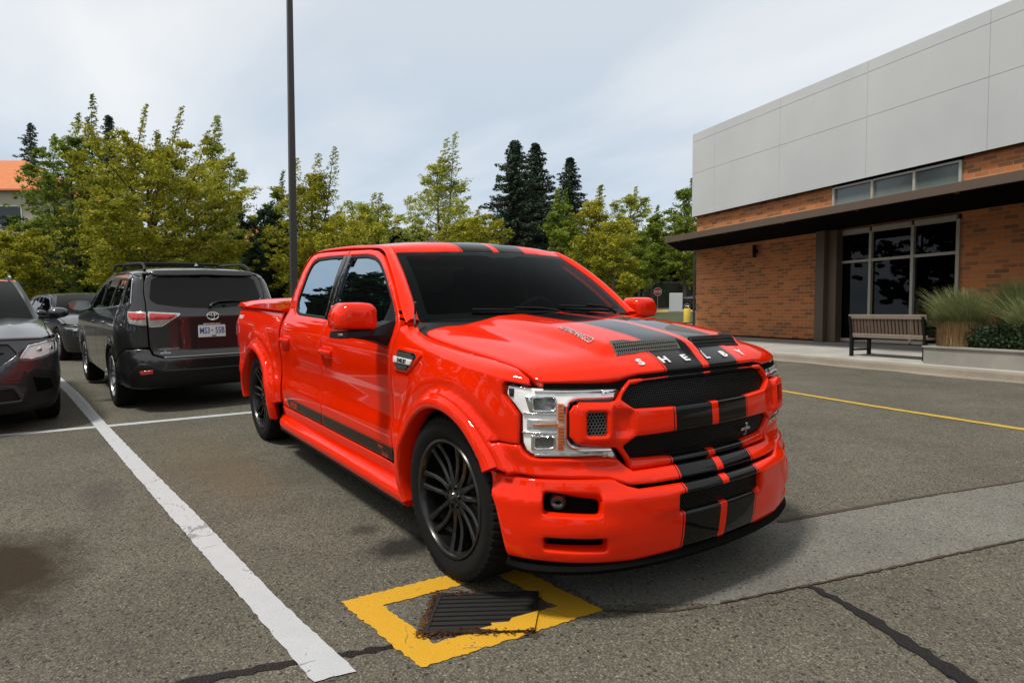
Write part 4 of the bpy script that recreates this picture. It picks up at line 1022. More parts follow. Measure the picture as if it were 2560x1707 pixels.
painted('joint_crack', [(.925, -.092), (1.062, .424), (1.218, 1.038), (1.445, 1.971), (2.09, 4.62), (2.11, 4.62), (1.463, 1.971), (1.232, 1.038), (1.074, .424), (.935, -.092)], 'crack_dirt', .0075, seed=9, jit=.006, step=.03)
painted('joint_crack', [(.664, -.576), (.72, -.50), (.76, -.44), (.84, -.33), (.90, -.16), (.915, -.165), (.855, -.34), (.775, -.45), (.73, -.51), (.67, -.585)], 'crack_dirt', .005, seed=21, jit=.006, step=.02)
painted('tar_seam', [(1.055, .43), (1.30, .385), (1.50, .325), (1.85, .19), (2.6, -.15), (2.6, -.25), (1.83, .115), (1.48, .262), (1.28, .335), (1.07, .395)], 'tar', .006, seed=10, jit=.012, step=.035)
painted('tar_seam', [(.09, -2.6), (.155, -2.18), (.235, -1.86), (.335, -1.60), (.37, -1.47), (.41, -1.48), (.37, -1.62), (.285, -1.87), (.20, -2.20), (.15, -2.6)], 'tar', .0035, seed=11, jit=.012, step=.035)
painted('tar_seam', [(-9, .6), (-9, .52), (-5.6, .62), (-5.6, .70)], 'tar', .0035, seed=12, jit=.02)
painted('joint_crack', [(.10, -1.15), (.14, -1.04), (.22, -.92), (.30, -.80), (.37, -.70), (.46, -.74), (.60, -.88), (.67, -.96), (.60, -1.10), (.50, -1.24), (.40, -1.35), (.28, -1.30), (.17, -1.21)], 'crack_dirt', .0032, seed=31, jit=.016, step=.03)
# drain
def drain():
    g1, g2 = Vector((.140, -1.115)), Vector((.372, -.745)); wv = Vector((.240, -.200)); a = (g2-g1).normalized(); L_ = (g2-g1).length; Wd = wv.length; c = wv.normalized()
    base = g1; e = empty('drain_grate', (base.x, base.y, 0), 0, 'black slotted drain cover inside the yellow painted square', 'drain cover')
    def q(u, v, z): p = a*u+c*v; return (p.x, p.y, z)
    def bar(mb, u0, u1, v0, v1, z0, z1):
        mb.add([q(u, v, z) for u in (u0, u1) for v in (v0, v1) for z in (z0, z1)], [(0, 1, 3, 2), (4, 6, 7, 5), (0, 4, 5, 1), (2, 3, 7, 6), (0, 2, 6, 4), (1, 5, 7, 3)])
    f = MB(); bar(f, -.02, L_+.02, -.02, 0, .001, .016); bar(f, -.02, L_+.02, Wd, Wd+.02, .001, .016); bar(f, -.02, 0, .001, Wd-.001, .001, .0155); bar(f, L_, L_+.02, .001, Wd-.001, .001, .0155)
    f.build('frame', simple('drain_iron', (.018, .017, .016), .55), e)
    s = MB()
    for i in range(8): v0 = Wd*(i+.22)/8; bar(s, .002, L_-.002, v0, v0+Wd/8*.62, .004, .014)
    s.build('bars', 'drain_iron', e); p_ = MB(); bar(p_, 0, L_, 0, Wd, .0012, .003); p_.build('pit', 'deep_black', e)
    # paint that was sprayed over its near corner
    pp = MB(); pts = [(L_*1.04, Wd*1.07), (L_*.70, Wd*1.07), (.50*L_, Wd*1.0), (.62*L_, Wd*.93), (.60*L_, Wd*.86), (.78*L_, Wd*.84), (.80*L_, Wd*.74), (1.0*L_, Wd*.60), (L_*1.06, Wd*.55)]
    pp.prism(pts, lambda p: q(p[0], p[1], .0165), lambda p: q(p[0], p[1], .0175)); pp.build('paint_overspray', 'yellow_paint', e)
drain()
def leaves_mat(name, cols, rough=.6, trans=.35, nscale=.5):
    b = NB(name); g = b.n('ShaderNodeNewGeometry'); r = g.outputs['Random Per Island']; nz = b.noise(nscale, 3, .6)
    c = b.ramp(b.math('ADD', b.math('MULTIPLY', r, .55), b.math('MULTIPLY_ADD', nz, 1.5, -.53), None, True), *[(i/(len(cols)-1), k) for i, k in enumerate(cols)])
    di = b.n('ShaderNodeBsdfPrincipled'); b.set(di.inputs['Base Color'], c); di.inputs['Roughness'].default_value = rough; di.inputs['Specular IOR Level'].default_value = .25
    tr = b.n('ShaderNodeBsdfTranslucent'); b.set(tr.inputs[0], c); mx = b.n('ShaderNodeMixShader'); mx.inputs[0].default_value = trans
    b.t.links.new(di.outputs[0], mx.inputs[1]); b.t.links.new(tr.outputs[0], mx.inputs[2]); b.t.links.new(mx.outputs[0], b.o.inputs[0]); MATS[name] = b.m; return b.m
leaves_mat('dead_leaf', [(.03, .014, .006), (.10, .035, .012), (.18, .09, .03)], nscale=8)
def litter():
    rn = random.Random(4); V = []; Fc = []
    g1, a, c = Vector((.140, -1.115)), Vector((.53, .848)), Vector((.768, -.64))
    path = [g1+a*(-.03)+c*t*.33 for t in np.linspace(-.1, 1.05, 40)]+[g1+c*.335+a*t*.46 for t in np.linspace(-.05, 1.0, 50)]+[g1+a*t*.18-c*.03 for t in np.linspace(-.2, 1, 20)]
    pts = [(p.x+rn.gauss(0, .012), p.y+rn.gauss(0, .012)) for p in path for _ in range(2)]
    pts += [(rn.uniform(-3, 1.8), rn.uniform(-3.2, -1.2)) for _ in range(14)]+[(1.0+rn.gauss(0, .1), .2+rn.gauss(0, .3)) for _ in range(10)]
    for x, y in pts:
        s = rn.uniform(.005, .012); th = rn.uniform(0, 6.3); ca, sa = math.cos(th)*s, math.sin(th)*s; z = .012+rn.uniform(0, .008); b_ = len(V)
        V += [(x+ca*1.3, y+sa*1.3, z+rn.uniform(-.003, .004)), (x-sa*.7, y+ca*.7, z), (x-ca*1.3, y-sa*1.3, z+rn.uniform(-.003, .006)), (x+sa*.7, y-ca*.7, z+.002)]; Fc.append((b_, b_+1, b_+2, b_+3))
    o = meshobj('dead_leaves', V, Fc, 'dead_leaf'); tag(o, 'small brown dead leaves scattered round the drain cover', 'dead leaves', kind='stuff')
litter()

# ------------------------------------------------------------------ the brick building
def concrete(name, col, rough=.85, var=.25):
    b = NB(name); n1_ = b.noise(1.2, 6, .65); n2_ = b.noise(40, 4, .6)
    c = b.mixc(b.ramp(n1_, (.3, 0.0), (.7, 1.0)), tuple(k*(1-var) for k in col), tuple(k*(1+var*.5) for k in col)); c = b.mixc(.35, c, b.ramp(n2_, (.3, (.6, .6, .6)), (.7, (1.2, 1.2, 1.2))), 'MULTIPLY')
    MATS[name] = b.P(c, rough, 0, Normal=b.bump(n2_, .25, .004)); return b.m
concrete('pavement_concrete', (.40, .39, .36)); concrete('kerb_concrete', (.26, .225, .175)); concrete('planter_concrete', (.30, .285, .25))
def brick_mat():
    b = NB('brick'); br = b.n('ShaderNodeTexBrick'); mp_ = b.n('ShaderNodeMapping'); mp_.inputs['Rotation'].default_value = (R(90), 0, 0)
    S = b.sep(); cb = b.n('ShaderNodeCombineXYZ'); b.t.links.new(b.math('ADD', S[0], S[1]), cb.inputs[0]); b.t.links.new(S[2], cb.inputs[1])
    b.t.links.new(cb.outputs[0], br.inputs['Vector'])
    br.offset = .5; br.inputs['Scale'].default_value = 1; br.inputs['Brick Width'].default_value = .300; br.inputs['Row Height'].default_value = .0955; br.inputs['Mortar Size'].default_value = .0095
    br.inputs['Color1'].default_value = (0, 0, 0, 1); br.inputs['Color2'].default_value = (1, 1, 1, 1); br.inputs['Mortar'].default_value = (.5, .5, .5, 1); br.inputs['Mortar Smooth'].default_value = .15; br.inputs['Bias'].default_value = 0
    col = b.ramp(br.outputs['Color'], (0, (.27, .115, .048)), (.25, (.38, .13, .046)), (.5, (.56, .17, .05)), (.75, (.66, .215, .06)), (1, (.50, .17, .065)))
    nz = b.noise(14, 5, .65); col = b.mixc(.35, col, b.ramp(nz, (.3, (.75, .75, .75)), (.7, (1.15, 1.15, 1.15))), 'MULTIPLY')
    n3 = b.noise(.5, 4, .6); col = b.mixc(.30, col, b.ramp(n3, (.35, (.75, .75, .75)), (.65, (1.15, 1.15, 1.15))), 'MULTIPLY')
    c = b.mixc(br.outputs['Fac'], col, (.46, .29, .16))
    MATS['brick'] = b.P(c, .88, 0, Normal=b.bump(b.math('MULTIPLY', br.outputs['Fac'], -1), .6, .008))
brick_mat()
def panel_mat():
    b = NB('metal_panel'); n_ = b.noise(.35, 4, .6); c = b.mixc(b.ramp(n_, (.3, 0.0), (.7, 1.0)), (.50, .515, .515), (.58, .595, .59)); MATS['metal_panel'] = b.P(c, .42, 0, Specular_IOR_Level=.4)
panel_mat()
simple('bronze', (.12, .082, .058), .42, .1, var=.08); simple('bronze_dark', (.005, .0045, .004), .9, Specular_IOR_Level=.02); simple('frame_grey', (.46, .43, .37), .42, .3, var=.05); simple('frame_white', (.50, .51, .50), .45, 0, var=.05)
FACM = Matrix((GD, -GN, GUP)).transposed().to_4x4(); FACM.translation = GA        # local: x along, y into the building, z up
def make_building():
    B = bpy.data.objects.new('brick_building', None); COL.objects.link(B); B.matrix_world = FACM
    tag(B, 'low brick building with pale grey metal cladding, brown canopy and tall windows', 'building')
    s0, s1 = -5.13, 17.0
    wl = MB()
    def wbox(x0, x1, z0, z1, y0=0, y1=.3): wl.add([(x, y, z) for x in (x0, x1) for y in (y0, y1) for z in (z0, z1)], [(0, 1, 3, 2), (4, 6, 7, 5), (0, 4, 5, 1), (2, 3, 7, 6), (0, 2, 6, 4), (1, 5, 7, 3)])
    for a in ((s0, .60, -.45, 4.1), (3.97, s1, -.45, 4.1), (.60, 3.97, 2.83, 3.44), (.60, 3.97, -.45, .03)): wbox(*a)
    wbox(s0, s0+.3, -.45, 4.1, .3, 12); wbox(s0, s1, -.45, 4.1, 12, 12.3)
    wl.build('wall', 'brick', B)
    # cladding of separate panels with open joints
    js = [s0-.08, -4.03, -1.16, 1.70, 4.54, 7.4, 10.3, 13.2, s1]; hs = [3.995, 5.445, 6.50, 6.78]
    MB().add([(x, y, z) for x in (s0-.02, s1) for y in (-.11, 11.9) for z in (4.02, 6.70)], [(0, 1, 3, 2), (4, 6, 7, 5), (0, 4, 5, 1), (2, 3, 7, 6), (0, 2, 6, 4), (1, 5, 7, 3)]).build('upper_wall', 'bronze_dark', B)
    for i in range(len(js)-1):
        for k in range(len(hs)-1):
            cl = MB(); a, b_, c, d = js[i]+.003, js[i+1]-.003, hs[k]+.003, hs[k+1]-.003
            cl.box(((a+b_)/2, -.145, (c+d)/2), (b_-a, .03, d-c), None, .004).build('cladding_panel', 'metal_panel', B)
    for k in range(3):
        for y0 in range(4): MB().box((s0-.095, .0-.12+3*y0+1.5, (hs[k]+hs[k+1])/2), (.03, 2.99, hs[k+1]-hs[k]-.01)).build('cladding_panel', 'metal_panel', B)
    # big window
    win = MB(); 
    for x in (.665, 1.79, 2.89, 3.93): win.box((x, -.005, 1.385), (.07 if .7 < x < 3.9 else .075, .10, 2.68))
    for z, hh in ((.065, .075), (2.02, .062), (2.755, .125)):
        for (a, b_) in ((.7025, 1.755), (1.825, 2.855), (2.925, 3.8925)): win.box(((a+b_)/2, -.002, z), (b_-a, .085, hh))
    wf_ = win.build('window', 'frame_grey', B)
    for (a, b_) in ((.7025, 1.755), (1.825, 2.855), (2.925, 3.8925)):
        for (c, d) in ((.10, 1.99), (2.05, 2.69)): MB().box(((a+b_)/2, .02, (c+d)/2), (b_-a, .008, d-c)).build('pane', 'building_glass', wf_)
    cw_ = MB()
    for x in (.645, 1.79, 2.885, 3.935): cw_.box((x, -.005, 3.70), (.06, .09, .50))
    for (a, b_) in ((.675, 1.76), (1.82, 2.855), (2.915, 3.905)):
        for z in (3.46, 3.935): cw_.box(((a+b_)/2, -.003, z), (b_-a, .08, .05))
    cwo = cw_.build('window', 'frame_grey', B)
    for (a, b_) in ((.675, 1.76), (1.82, 2.855), (2.915, 3.905)): MB().box(((a+b_)/2, .015, 3.70), (b_-a, .008, .43)).build('pane', simple('milky_glass', (.14, .17, .16), .08, 0, var=.25, vs=1.2), cwo)
    # room behind
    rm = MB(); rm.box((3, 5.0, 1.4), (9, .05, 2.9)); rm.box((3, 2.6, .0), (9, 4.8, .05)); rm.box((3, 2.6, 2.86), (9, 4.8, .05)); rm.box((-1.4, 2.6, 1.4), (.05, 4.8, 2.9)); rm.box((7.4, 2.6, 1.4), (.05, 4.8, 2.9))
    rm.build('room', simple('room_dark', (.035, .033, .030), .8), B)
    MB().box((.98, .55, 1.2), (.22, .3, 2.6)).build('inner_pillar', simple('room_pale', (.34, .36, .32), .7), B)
    # canopy
    ca = MB(); ca.add([(x, y, z) for x, y, z in ((-3.22, -2.5, 2.83), (s1, -2.5, 2.83), (s1, -2.5, 3.0), (-3.22, -2.5, 3.0))]+[(x, y, z) for x, y, z in ((-3.22, -2.46, 2.83), (s1, -2.46, 2.83), (s1, -2.46, 3.0), (-3.22, -2.46, 3.0))], [(0, 1, 2, 3), (7, 6, 5, 4), (0, 4, 5, 1), (3, 2, 6, 7), (0, 3, 7, 4), (1, 5, 6, 2)])
    cx0 = -5.9
    ca = MB(); ol = [(-3.22, -2.5), (s1, -2.5), (s1, 0), (s0, 0), (s0-.0, -.02), (cx0+.4, -.4), (cx0+.3, -.6)]
    ol = [(-3.22, -2.5), (s1, -2.5), (s1, -.002), (-5.13, -.002), (-5.6, -.30)]
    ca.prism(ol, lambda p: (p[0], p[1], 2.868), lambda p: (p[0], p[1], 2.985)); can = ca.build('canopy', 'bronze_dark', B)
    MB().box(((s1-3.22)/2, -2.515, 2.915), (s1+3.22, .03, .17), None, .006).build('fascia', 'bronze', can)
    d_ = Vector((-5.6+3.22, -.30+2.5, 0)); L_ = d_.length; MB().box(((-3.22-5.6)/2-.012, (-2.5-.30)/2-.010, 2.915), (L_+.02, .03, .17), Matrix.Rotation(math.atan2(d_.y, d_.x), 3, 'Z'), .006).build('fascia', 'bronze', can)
    for k in range(7): MB().box((-2.6+2.05*k, -2.46, 2.84), (.05, .06, .05)).build('bracket', 'bronze', can)
    # column and lamp
    MB().box((.555, -.20, 1.42), (.28, .33, 2.86), None, .008).build('column', 'bronze', B); MB().box((.83, -.12, 1.42), (.26, .22, 2.86), None, .008).build('column', 'bronze', B)
    lp = MB().lathe([(0, 2.385), (.052, 2.39), (.055, 2.41), (.055, 2.75), (.05, 2.76), (0, 2.76)], 16, 'z', (-2.18, -.10, 0)).build('wall_lamp', 'black_plastic', B, True); MB().box((-2.18, -.03, 2.58), (.06, .06, .10)).build('wall_plate', 'black_plastic', lp)
    bs = MB(); bs.box(((s0+.41)/2, -.012, -.02), (-s0+.41, .02, .10)); bs.box(((3.97+s1)/2, -.012, -.02), (s1-3.97, .02, .10)); bs.build('base_strip', 'bronze_dark', B)
    MB().box(((s0+s1)/2, 6, 6.72), (s1-s0, 11.7, .04)).build('roof', 'metal_panel', B)
    return B
building = make_building()
# pavement in front of it with a kerb
def pvt(s, o, dz=0): v = GA+GD*s+GN*o; return (v.x, v.y, plaza_z(s, o)+dz)
def strip(name, rows, mat, **kw):
    V = [p for r in rows for p in r]; n = len(rows[0]); o = meshobj(name, V, [(i*n+k, (i+1)*n+k, (i+1)*n+k+1, i*n+k+1) for i in range(len(rows)-1) for k in range(n-1)], mat); tag(o, kind='structure', **kw)
    bm = bmesh.new(); bm.from_mesh(o.data); bmesh.ops.recalc_face_normals(bm, faces=bm.faces); bm.to_mesh(o.data); bm.free(); return o
ss = [-7+.5*i for i in range(0, 50)]
strip('pavement', [[pvt(s, .1), pvt(s, 1.2), pvt(s, 2.3), pvt(s, 3.12)] for s in ss], 'pavement_concrete')
strip('kerb', [[pvt(s, 3.12, -.1), pvt(s, 3.124, .003), pvt(s, 3.26, .001), pvt(s, 3.28, -.012), pvt(s, 3.30, -.09), pvt(s, 3.31, -.109), pvt(s, 3.62, -.118), pvt(s, 3.64, -.2)] for s in ss], 'kerb_concrete')
# bench, seen from behind
def wood_mat():
    b = NB('weathered_wood'); g = b.n('ShaderNodeNewGeometry'); mp_ = b.n('ShaderNodeMapping'); mp_.inputs['Scale'].default_value = (9, 9, 1.2); b.t.links.new(b.obj(), mp_.inputs[0])
    n_ = b.noise(5, 5, .65, mp_.outputs[0]); c = b.ramp(g.outputs['Random Per Island'], (0, (.045, .025, .016)), (.4, (.09, .055, .036)), (.75, (.15, .105, .075)), (1, (.24, .20, .16)))
    c = b.mixc(.5, c, b.ramp(n_, (.3, (.5, .5, .5)), (.7, (1.2, 1.2, 1.2))), 'MULTIPLY'); MATS['weathered_wood'] = b.P(c, .85)
wood_mat(); simple('grey_wood', (.235, .19, .145), .85, 0, var=.25, vs=12)
def make_bench():
    B = bpy.data.objects.new('bench', None); COL.objects.link(B); v = GA+GD*4.42+GN*2.6; Mt = Matrix((GD, -GN, GUP)).transposed().to_4x4(); v.z = plaza_z(4.42, 2.6)+.0; Mt.translation = v; B.matrix_world = Mt
    tag(B, 'weathered slatted wooden bench with black legs, seen from behind, on the pavement by the window', 'bench')
    # local x along, y towards the building (seat side), z up; back rest leans towards -y
    h0 = .825-.0; L_ = .83
    br = MB().box((0, -.055, .800), (1.66, .035, .085), Matrix.Rotation(R(8), 3, 'X'), .006); br.build('top_rail', 'grey_wood', B)
    MB().box((0, -.005, .425), (1.66, .035, .080), Matrix.Rotation(R(8), 3, 'X'), .006).build('lower_rail', 'grey_wood', B)
    for i in range(21): x = -.775+1.55*i/20; MB().box((x, -.022, .613), (.052, .018, .305), Matrix.Rotation(R(8), 3, 'X'), .003).build('back_slat', 'weathered_wood', B)
    for i in range(6): MB().box((0, .07+.075*i, .395), (1.62, .06, .03), None, .004).build('seat_slat', 'grey_wood', B)
    for s in (-1, 1):
        f = MB(); x = s*.79; f.box((x, -.015, .20), (.055, .06, .42)); f.box((x, -.045, .60), (.045, .045, .42), Matrix.Rotation(R(8), 3, 'X')); f.box((x-s*.0, .46, .20), (.055, .06, .40)); f.box((x, .22, .345), (.05, .44, .05)); f.box((x, .22, .13), (.035, .42, .035))
        f.box((x, .20, .60), (.05, .50, .035)); f.box((x, .44, .50), (.045, .045, .20)); f.build('leg_frame', 'black_plastic', B)
    return B
make_bench()
def make_planter():
    B = bpy.data.objects.new('planter', None); COL.objects.link(B); v = GA+GD*5.4+GN*2.9; v.z = plaza_z(5.4, 2.9); Mt = Matrix((GD, -GN, GUP)).transposed().to_4x4(); Mt.translation = v; B.matrix_world = Mt
    tag(B, 'low concrete planter wall full of tall grass at the right edge', 'planter')
    w_ = MB(); w_.box((4.5, .1, .115), (9.0, .2, .35)); w_.box((.1, 1.2, .113), (.2, 2.0, .346)); w_.box((8.9, 1.2, .113), (.2, 2.0, .346)); w_.build('wall', 'planter_concrete', B)
    c_ = MB(); c_.box((4.5, .1, .2975), (9.04, .25, .035), None, .006); c_.box((.1, 1.225, .2975), (.25, 2.0, .034), None, .006); c_.build('coping', 'planter_concrete', B)
    MB().box((4.5, 1.2, .15), (8.6, 2.0, .20)).build('soil', simple('soil', (.03, .022, .015), .95, 0, var=.4, vs=20), B)
make_planter()
leaves_mat('grass_blade', [(.13, .16, .06), (.26, .29, .12), (.42, .43, .22)], trans=.3, nscale=1.5)
leaves_mat('dry_grass', [(.14, .08, .035), (.24, .15, .065), (.34, .24, .12)], trans=.2, nscale=2)
leaves_mat('shrub_leaf', [(.012, .022, .012), (.03, .055, .022), (.07, .10, .04)], trans=.25, nscale=2)
leaves_mat('bright_leaf', [(.03, .06, .01), (.08, .14, .02), (.20, .25, .04)], trans=.4, nscale=2)
def blades(name, s, o, n, h, spread, lean, mat, label, cat, group=None, w=.006, seed=1, base=.07, dz=.24):
    rn = random.Random(seed); V = []; Fc = []; org = GA+GD*s+GN*o; org.z = plaza_z(s, o)+dz
    for i in range(n):
        a = rn.uniform(0, 6.283); r = base*math.sqrt(rn.random())*2; hh = h*rn.uniform(.30, 1.05)**.8; out_ = rn.uniform(.1, 1)*spread; px, py = r*math.cos(a), r*math.sin(a)
        dx, dy = math.cos(a)*out_+lean[0], math.sin(a)*out_+lean[1]; wx, wy = -math.sin(a+rn.uniform(-1, 1))*w, math.cos(a)*w; b_ = len(V); K = 6; cv = rn.uniform(1.2, 2.4); drp = rn.uniform(.1, .75); ph = rn.uniform(0, 6); wgx = rn.gauss(0, .018); wgy = rn.gauss(0, .018)
        for k in range(K+1):
            t = k/K; bx_ = hh*t**cv; x = px+dx*bx_+wgx*math.sin(t*4+ph); y = py+dy*bx_+wgy*math.sin(t*3+ph); z = hh*(t-drp*out_*t**3.2); q = (1-t*.85)
            V += [(x-wx*q, y-wy*q, z), (x+wx*q, y+wy*q, z)]
        Fc += [(b_+2*k, b_+2*k+1, b_+2*k+3, b_+2*k+2) for k in range(K)]
    ob = meshobj(name, V, Fc, mat); Mt = Matrix((GD, -GN, GUP)).transposed().to_4x4(); Mt.translation = org; ob.matrix_world = Mt; tag(ob, label, cat, group); return ob
blades('grass_clump', 5.68, 2.20, 4200, 1.12, .62, (-.12, -.05), 'grass_blade', 'tall green fountain grass clump nearest the bench', 'grass clump', w=.0065, seed=1)
blades('grass_clump', 6.15, 1.60, 4200, 1.25, .55, (-.03, 0), 'grass_blade', 'tall green grass clump behind the straw-coloured stubble', 'grass clump', w=.0065, seed=2)
blades('grass_clump', 7.5, 2.1, 3200, 1.25, .65, (-.1, 0), 'grass_blade', 'arching green grass clump cut by the right edge of the photo', 'grass clump', w=.0065, seed=3)
blades('grass_clump', 5.35, 2.0, 2200, .78, .8, (-.15, -.1), 'grass_blade', 'loose low grass clump leaning over the end of the bench', 'grass clump', w=.006, seed=11)
blades('grass_clump', 6.8, 2.25, 2400, 1.0, .75, (-.05, -.1), 'grass_blade', 'grey-green grass clump over the low dark shrub', 'grass clump', w=.006, seed=12)
blades('cut_grass_clump', 5.75, 2.55, 3400, .50, .16, (0, 0), 'dry_grass', 'straw-coloured clipped grass tuft at the planter corner', 'grass clump', w=.005, seed=4, base=.15)
def leafball(name, loc, mtx, blobs, nleaf, size, mat, label, cat, group=None, seed=1):
    rn = random.Random(seed); V = []; Fc = []
    for (bx, by, bz, rx, ry, rz_) in blobs:
        for i in range(nleaf):
            d = Vector((rn.gauss(0, 1), rn.gauss(0, 1), rn.gauss(0, 1))).normalized()*(rn.random()**.35)
            p = Vector((bx+d.x*rx, by+d.y*ry, bz+d.z*rz_)); s = size*rn.uniform(.6, 1.3); a = Vector((rn.gauss(0, 1), rn.gauss(0, 1), rn.gauss(0, .6))).normalized(); c = a.cross(Vector((rn.gauss(0, 1), rn.gauss(0, 1), rn.gauss(0, 1)))).normalized(); b_ = len(V)
            V += [p+a*s, p+c*s*.5, p-a*s, p-c*s*.5]; Fc.append((b_, b_+1, b_+2, b_+3))
    ob = meshobj(name, V, Fc, mat); ob.matrix_world = mtx; tag(ob, label, cat, group); return ob
def fmt(s, o): v = GA+GD*s+GN*o; v.z = plaza_z(s, o)+.22; Mt = Matrix((GD, -GN, GUP)).transposed().to_4x4(); Mt.translation = v; return Mt
leafball('shrub', None, fmt(6.55, 2.5), [(-.2, 0, .22, .5, .35, .26), (.4, 0, .25, .55, .35, .30), (1.1, .1, .28, .5, .35, .32), (1.9, .1, .28, .5, .35, .32)], 2600, .030, 'shrub_leaf', 'low dark green shrub on the planter edge', 'shrub', seed=5)
leafball('shrub', None, fmt(6.75, 1.55), [(-.7, .2, .45, .5, .4, .45), (0, 0, .70, .5, .4, .45), (.6, .2, .78, .5, .4, .45), (1.3, .2, .8, .5, .4, .45), (2.0, .1, .8, .5, .4, .45)], 1700, .034, 'bright_leaf', 'bright leafy green bush rising behind the low shrub', 'shrub', seed=6)
# ------------------------------------------------------------------ the other cars
class Belt:
    """a car's outer skin from the middle of one end round the corner and along the side"""
    def __init__(s, pts, F, Sd, arches=(), bulge=.03, br=.40):
        s.C = Curve(pts); s.F = F; s.S = Sd; s.A = arches; s.b = bulge; s.br = br; s.x1 = pts[-1][0]
    def ux(s, x): return s.C.L+s.x1-x
    def __call__(s, u, z):
        (x, a), (nx, na) = s.C.at(u); l = math.hypot(nx, na); nx /= l; na /= l
        o = nx*nx*slerp(s.F, z)+na*na*slerp(s.S, z)
        if s.b and abs(na) > .5:
            for cx, cz in s.A:
                r = math.hypot(x-cx, z-cz); o += s.b*(1-sstep(s.br, s.br+.03, r))
        X, A = x+nx*o, a+na*o
        return (X, A if u >= 0 else -A, z)
    def side(s, x, z): return s(s.ux(x), z)
HL = Belt([(.95, 0), (.945, .3), (.92, .55), (.86, .74), (.76, .86), (.60, .93), (.40, .958), (.1, .962), (-.5, .962), (-1.0, .962)],
    [(.25, -.12), (.38, -.03), (.50, 0), (.62, 0), (.66, -.02), (.72, -.055), (1.0, -.06), (1.12, -.055), (1.2, -.09), (1.4, -.17), (1.6, -.27), (1.66, -.31), (1.70, -.36)],
    [(.25, -.07), (.35, -.03), (.5, -.01), (.7, 0), (.95, -.002), (1.05, -.012), (1.13, -.035), (1.2, -.065), (1.4, -.125), (1.56, -.185), (1.64, -.235), (1.70, -.32)], ((0, .37), (-2.79, .37)), .018, .41)
RG = Belt([(.93, 0), (.925, .25), (.90, .45), (.85, .62), (.76, .77), (.63, .87), (.45, .915), (.2, .92), (-.5, .92), (-1.0, .92)],
    [(.18, -.10), (.3, -.01), (.5, 0), (.7, -.02), (.85, -.05), (.92, -.09), (1.0, -.16)],
    [(.2, -.07), (.35, -.02), (.6, 0), (.85, -.005), (.95, -.025), (1.02, -.06), (1.2, -.13), (1.4, -.20), (1.58, -.28), (1.66, -.38)], ((0, .36), (-2.70, .36)), .02, .40)
SD = Belt([(.88, 0), (.875, .25), (.85, .45), (.79, .62), (.69, .76), (.55, .86), (.40, .905), (.2, .915), (-.5, .915), (-1.0, .915)],
    [(.18, -.10), (.3, -.01), (.5, 0), (.7, -.02), (.8, -.06), (.9, -.13)],
    [(.2, -.07), (.35, -.02), (.6, 0), (.82, -.005), (.92, -.03), (1.0, -.06), (1.2, -.14), (1.4, -.23), (1.5, -.32)], ((0, .36), (-2.75, .36)), .02, .39)
def carpaint(name, col, metal=.6, rough=.32):
    b = NB(name); nz = b.noise(900, 2); c = b.mixc(nz, tuple(k*.8 for k in col), tuple(k*1.25 for k in col)); MATS[name] = b.P(c, rough, metal, Coat_Weight=1.0, Coat_Roughness=.04, Specular_IOR_Level=.4)
carpaint('grey_paint', (.024, .0245, .026), .5); carpaint('slate_paint', (.040, .045, .050)); carpaint('black_paint', (.012, .013, .017), .2); carpaint('dark_red_paint', (.35, .02, .015), .2); carpaint('white_car_paint', (.6, .6, .6), 0)
simple('alloy', (.42, .43, .44), .25, .9); simple('red_lamp', (.50, .022, .022), .14, 0, Coat_Weight=.9, var=.25, vs=40); simple('clear_lamp', (.52, .50, .46), .14, .5, var=.35, vs=35); simple('blue_print', (.04, .10, .35), .5)
def patch(name, A, Bc, n, mat, parent, bow=0, bowdir=(0, 0, 1), smooth=True):
    """ruled sheet between two curves, bowed outwards"""
    A, Bc = catmull(A, 6), catmull(Bc, 6); rows = []; bd = np.array(bowdir, float)
    for p, q in zip(A, Bc): rows.append([tuple(p+(q-p)*k/n+bd*bow*math.sin(math.pi*k/n)) for k in range(n+1)])
    return MB().sweep(rows, caps=False).build(name, mat, parent, smooth, 60)
def both(o): mirror_of(o); return o
def add_wheels(T, xs, hw, r, rim_r, mat, spokes=5, twin=True, width=.235, simple_=True):
    for x in xs:
        w = make_wheel('wheel', x, 0, T, tyre_r=r, rim_r=rim_r, spokes=spokes, rimmat=mat, width=width, outer=hw, twin=twin, simple_=simple_, hubr=.06)
        w2 = bpy.data.objects.new('wheel', None); link(w2, T); w2.location = (x, -w.location.y, w.location.z)
        for ch in list(w.children): mirror_of(ch, w2)
def end_cap(name, S, x_end, dr, length, zs, mat, parent, drop=.12):
    rows = []
    for k in range(9):
        t = k/8; e = math.sin(t*math.pi/2); row = []
        for sg in (1, -1):
            zz = zs if sg > 0 else zs[::-1]
            for z in zz:
                a = S(x_end, z)[1]; zt = zs[-1]; z2 = z-(drop*(1-math.cos(t*math.pi/2)) if z > zt*.75 else 0)+(.05*(1-math.cos(t*math.pi/2)) if z < .4 else 0)
                row.append((x_end+dr*length*e, sg*a*(1-.10*(1-math.cos(t*math.pi/2))-(.25 if k == 8 else 0)), z2))
        rows.append(row)
    return MB().sweep(rows).build(name, mat, parent, True, 50)

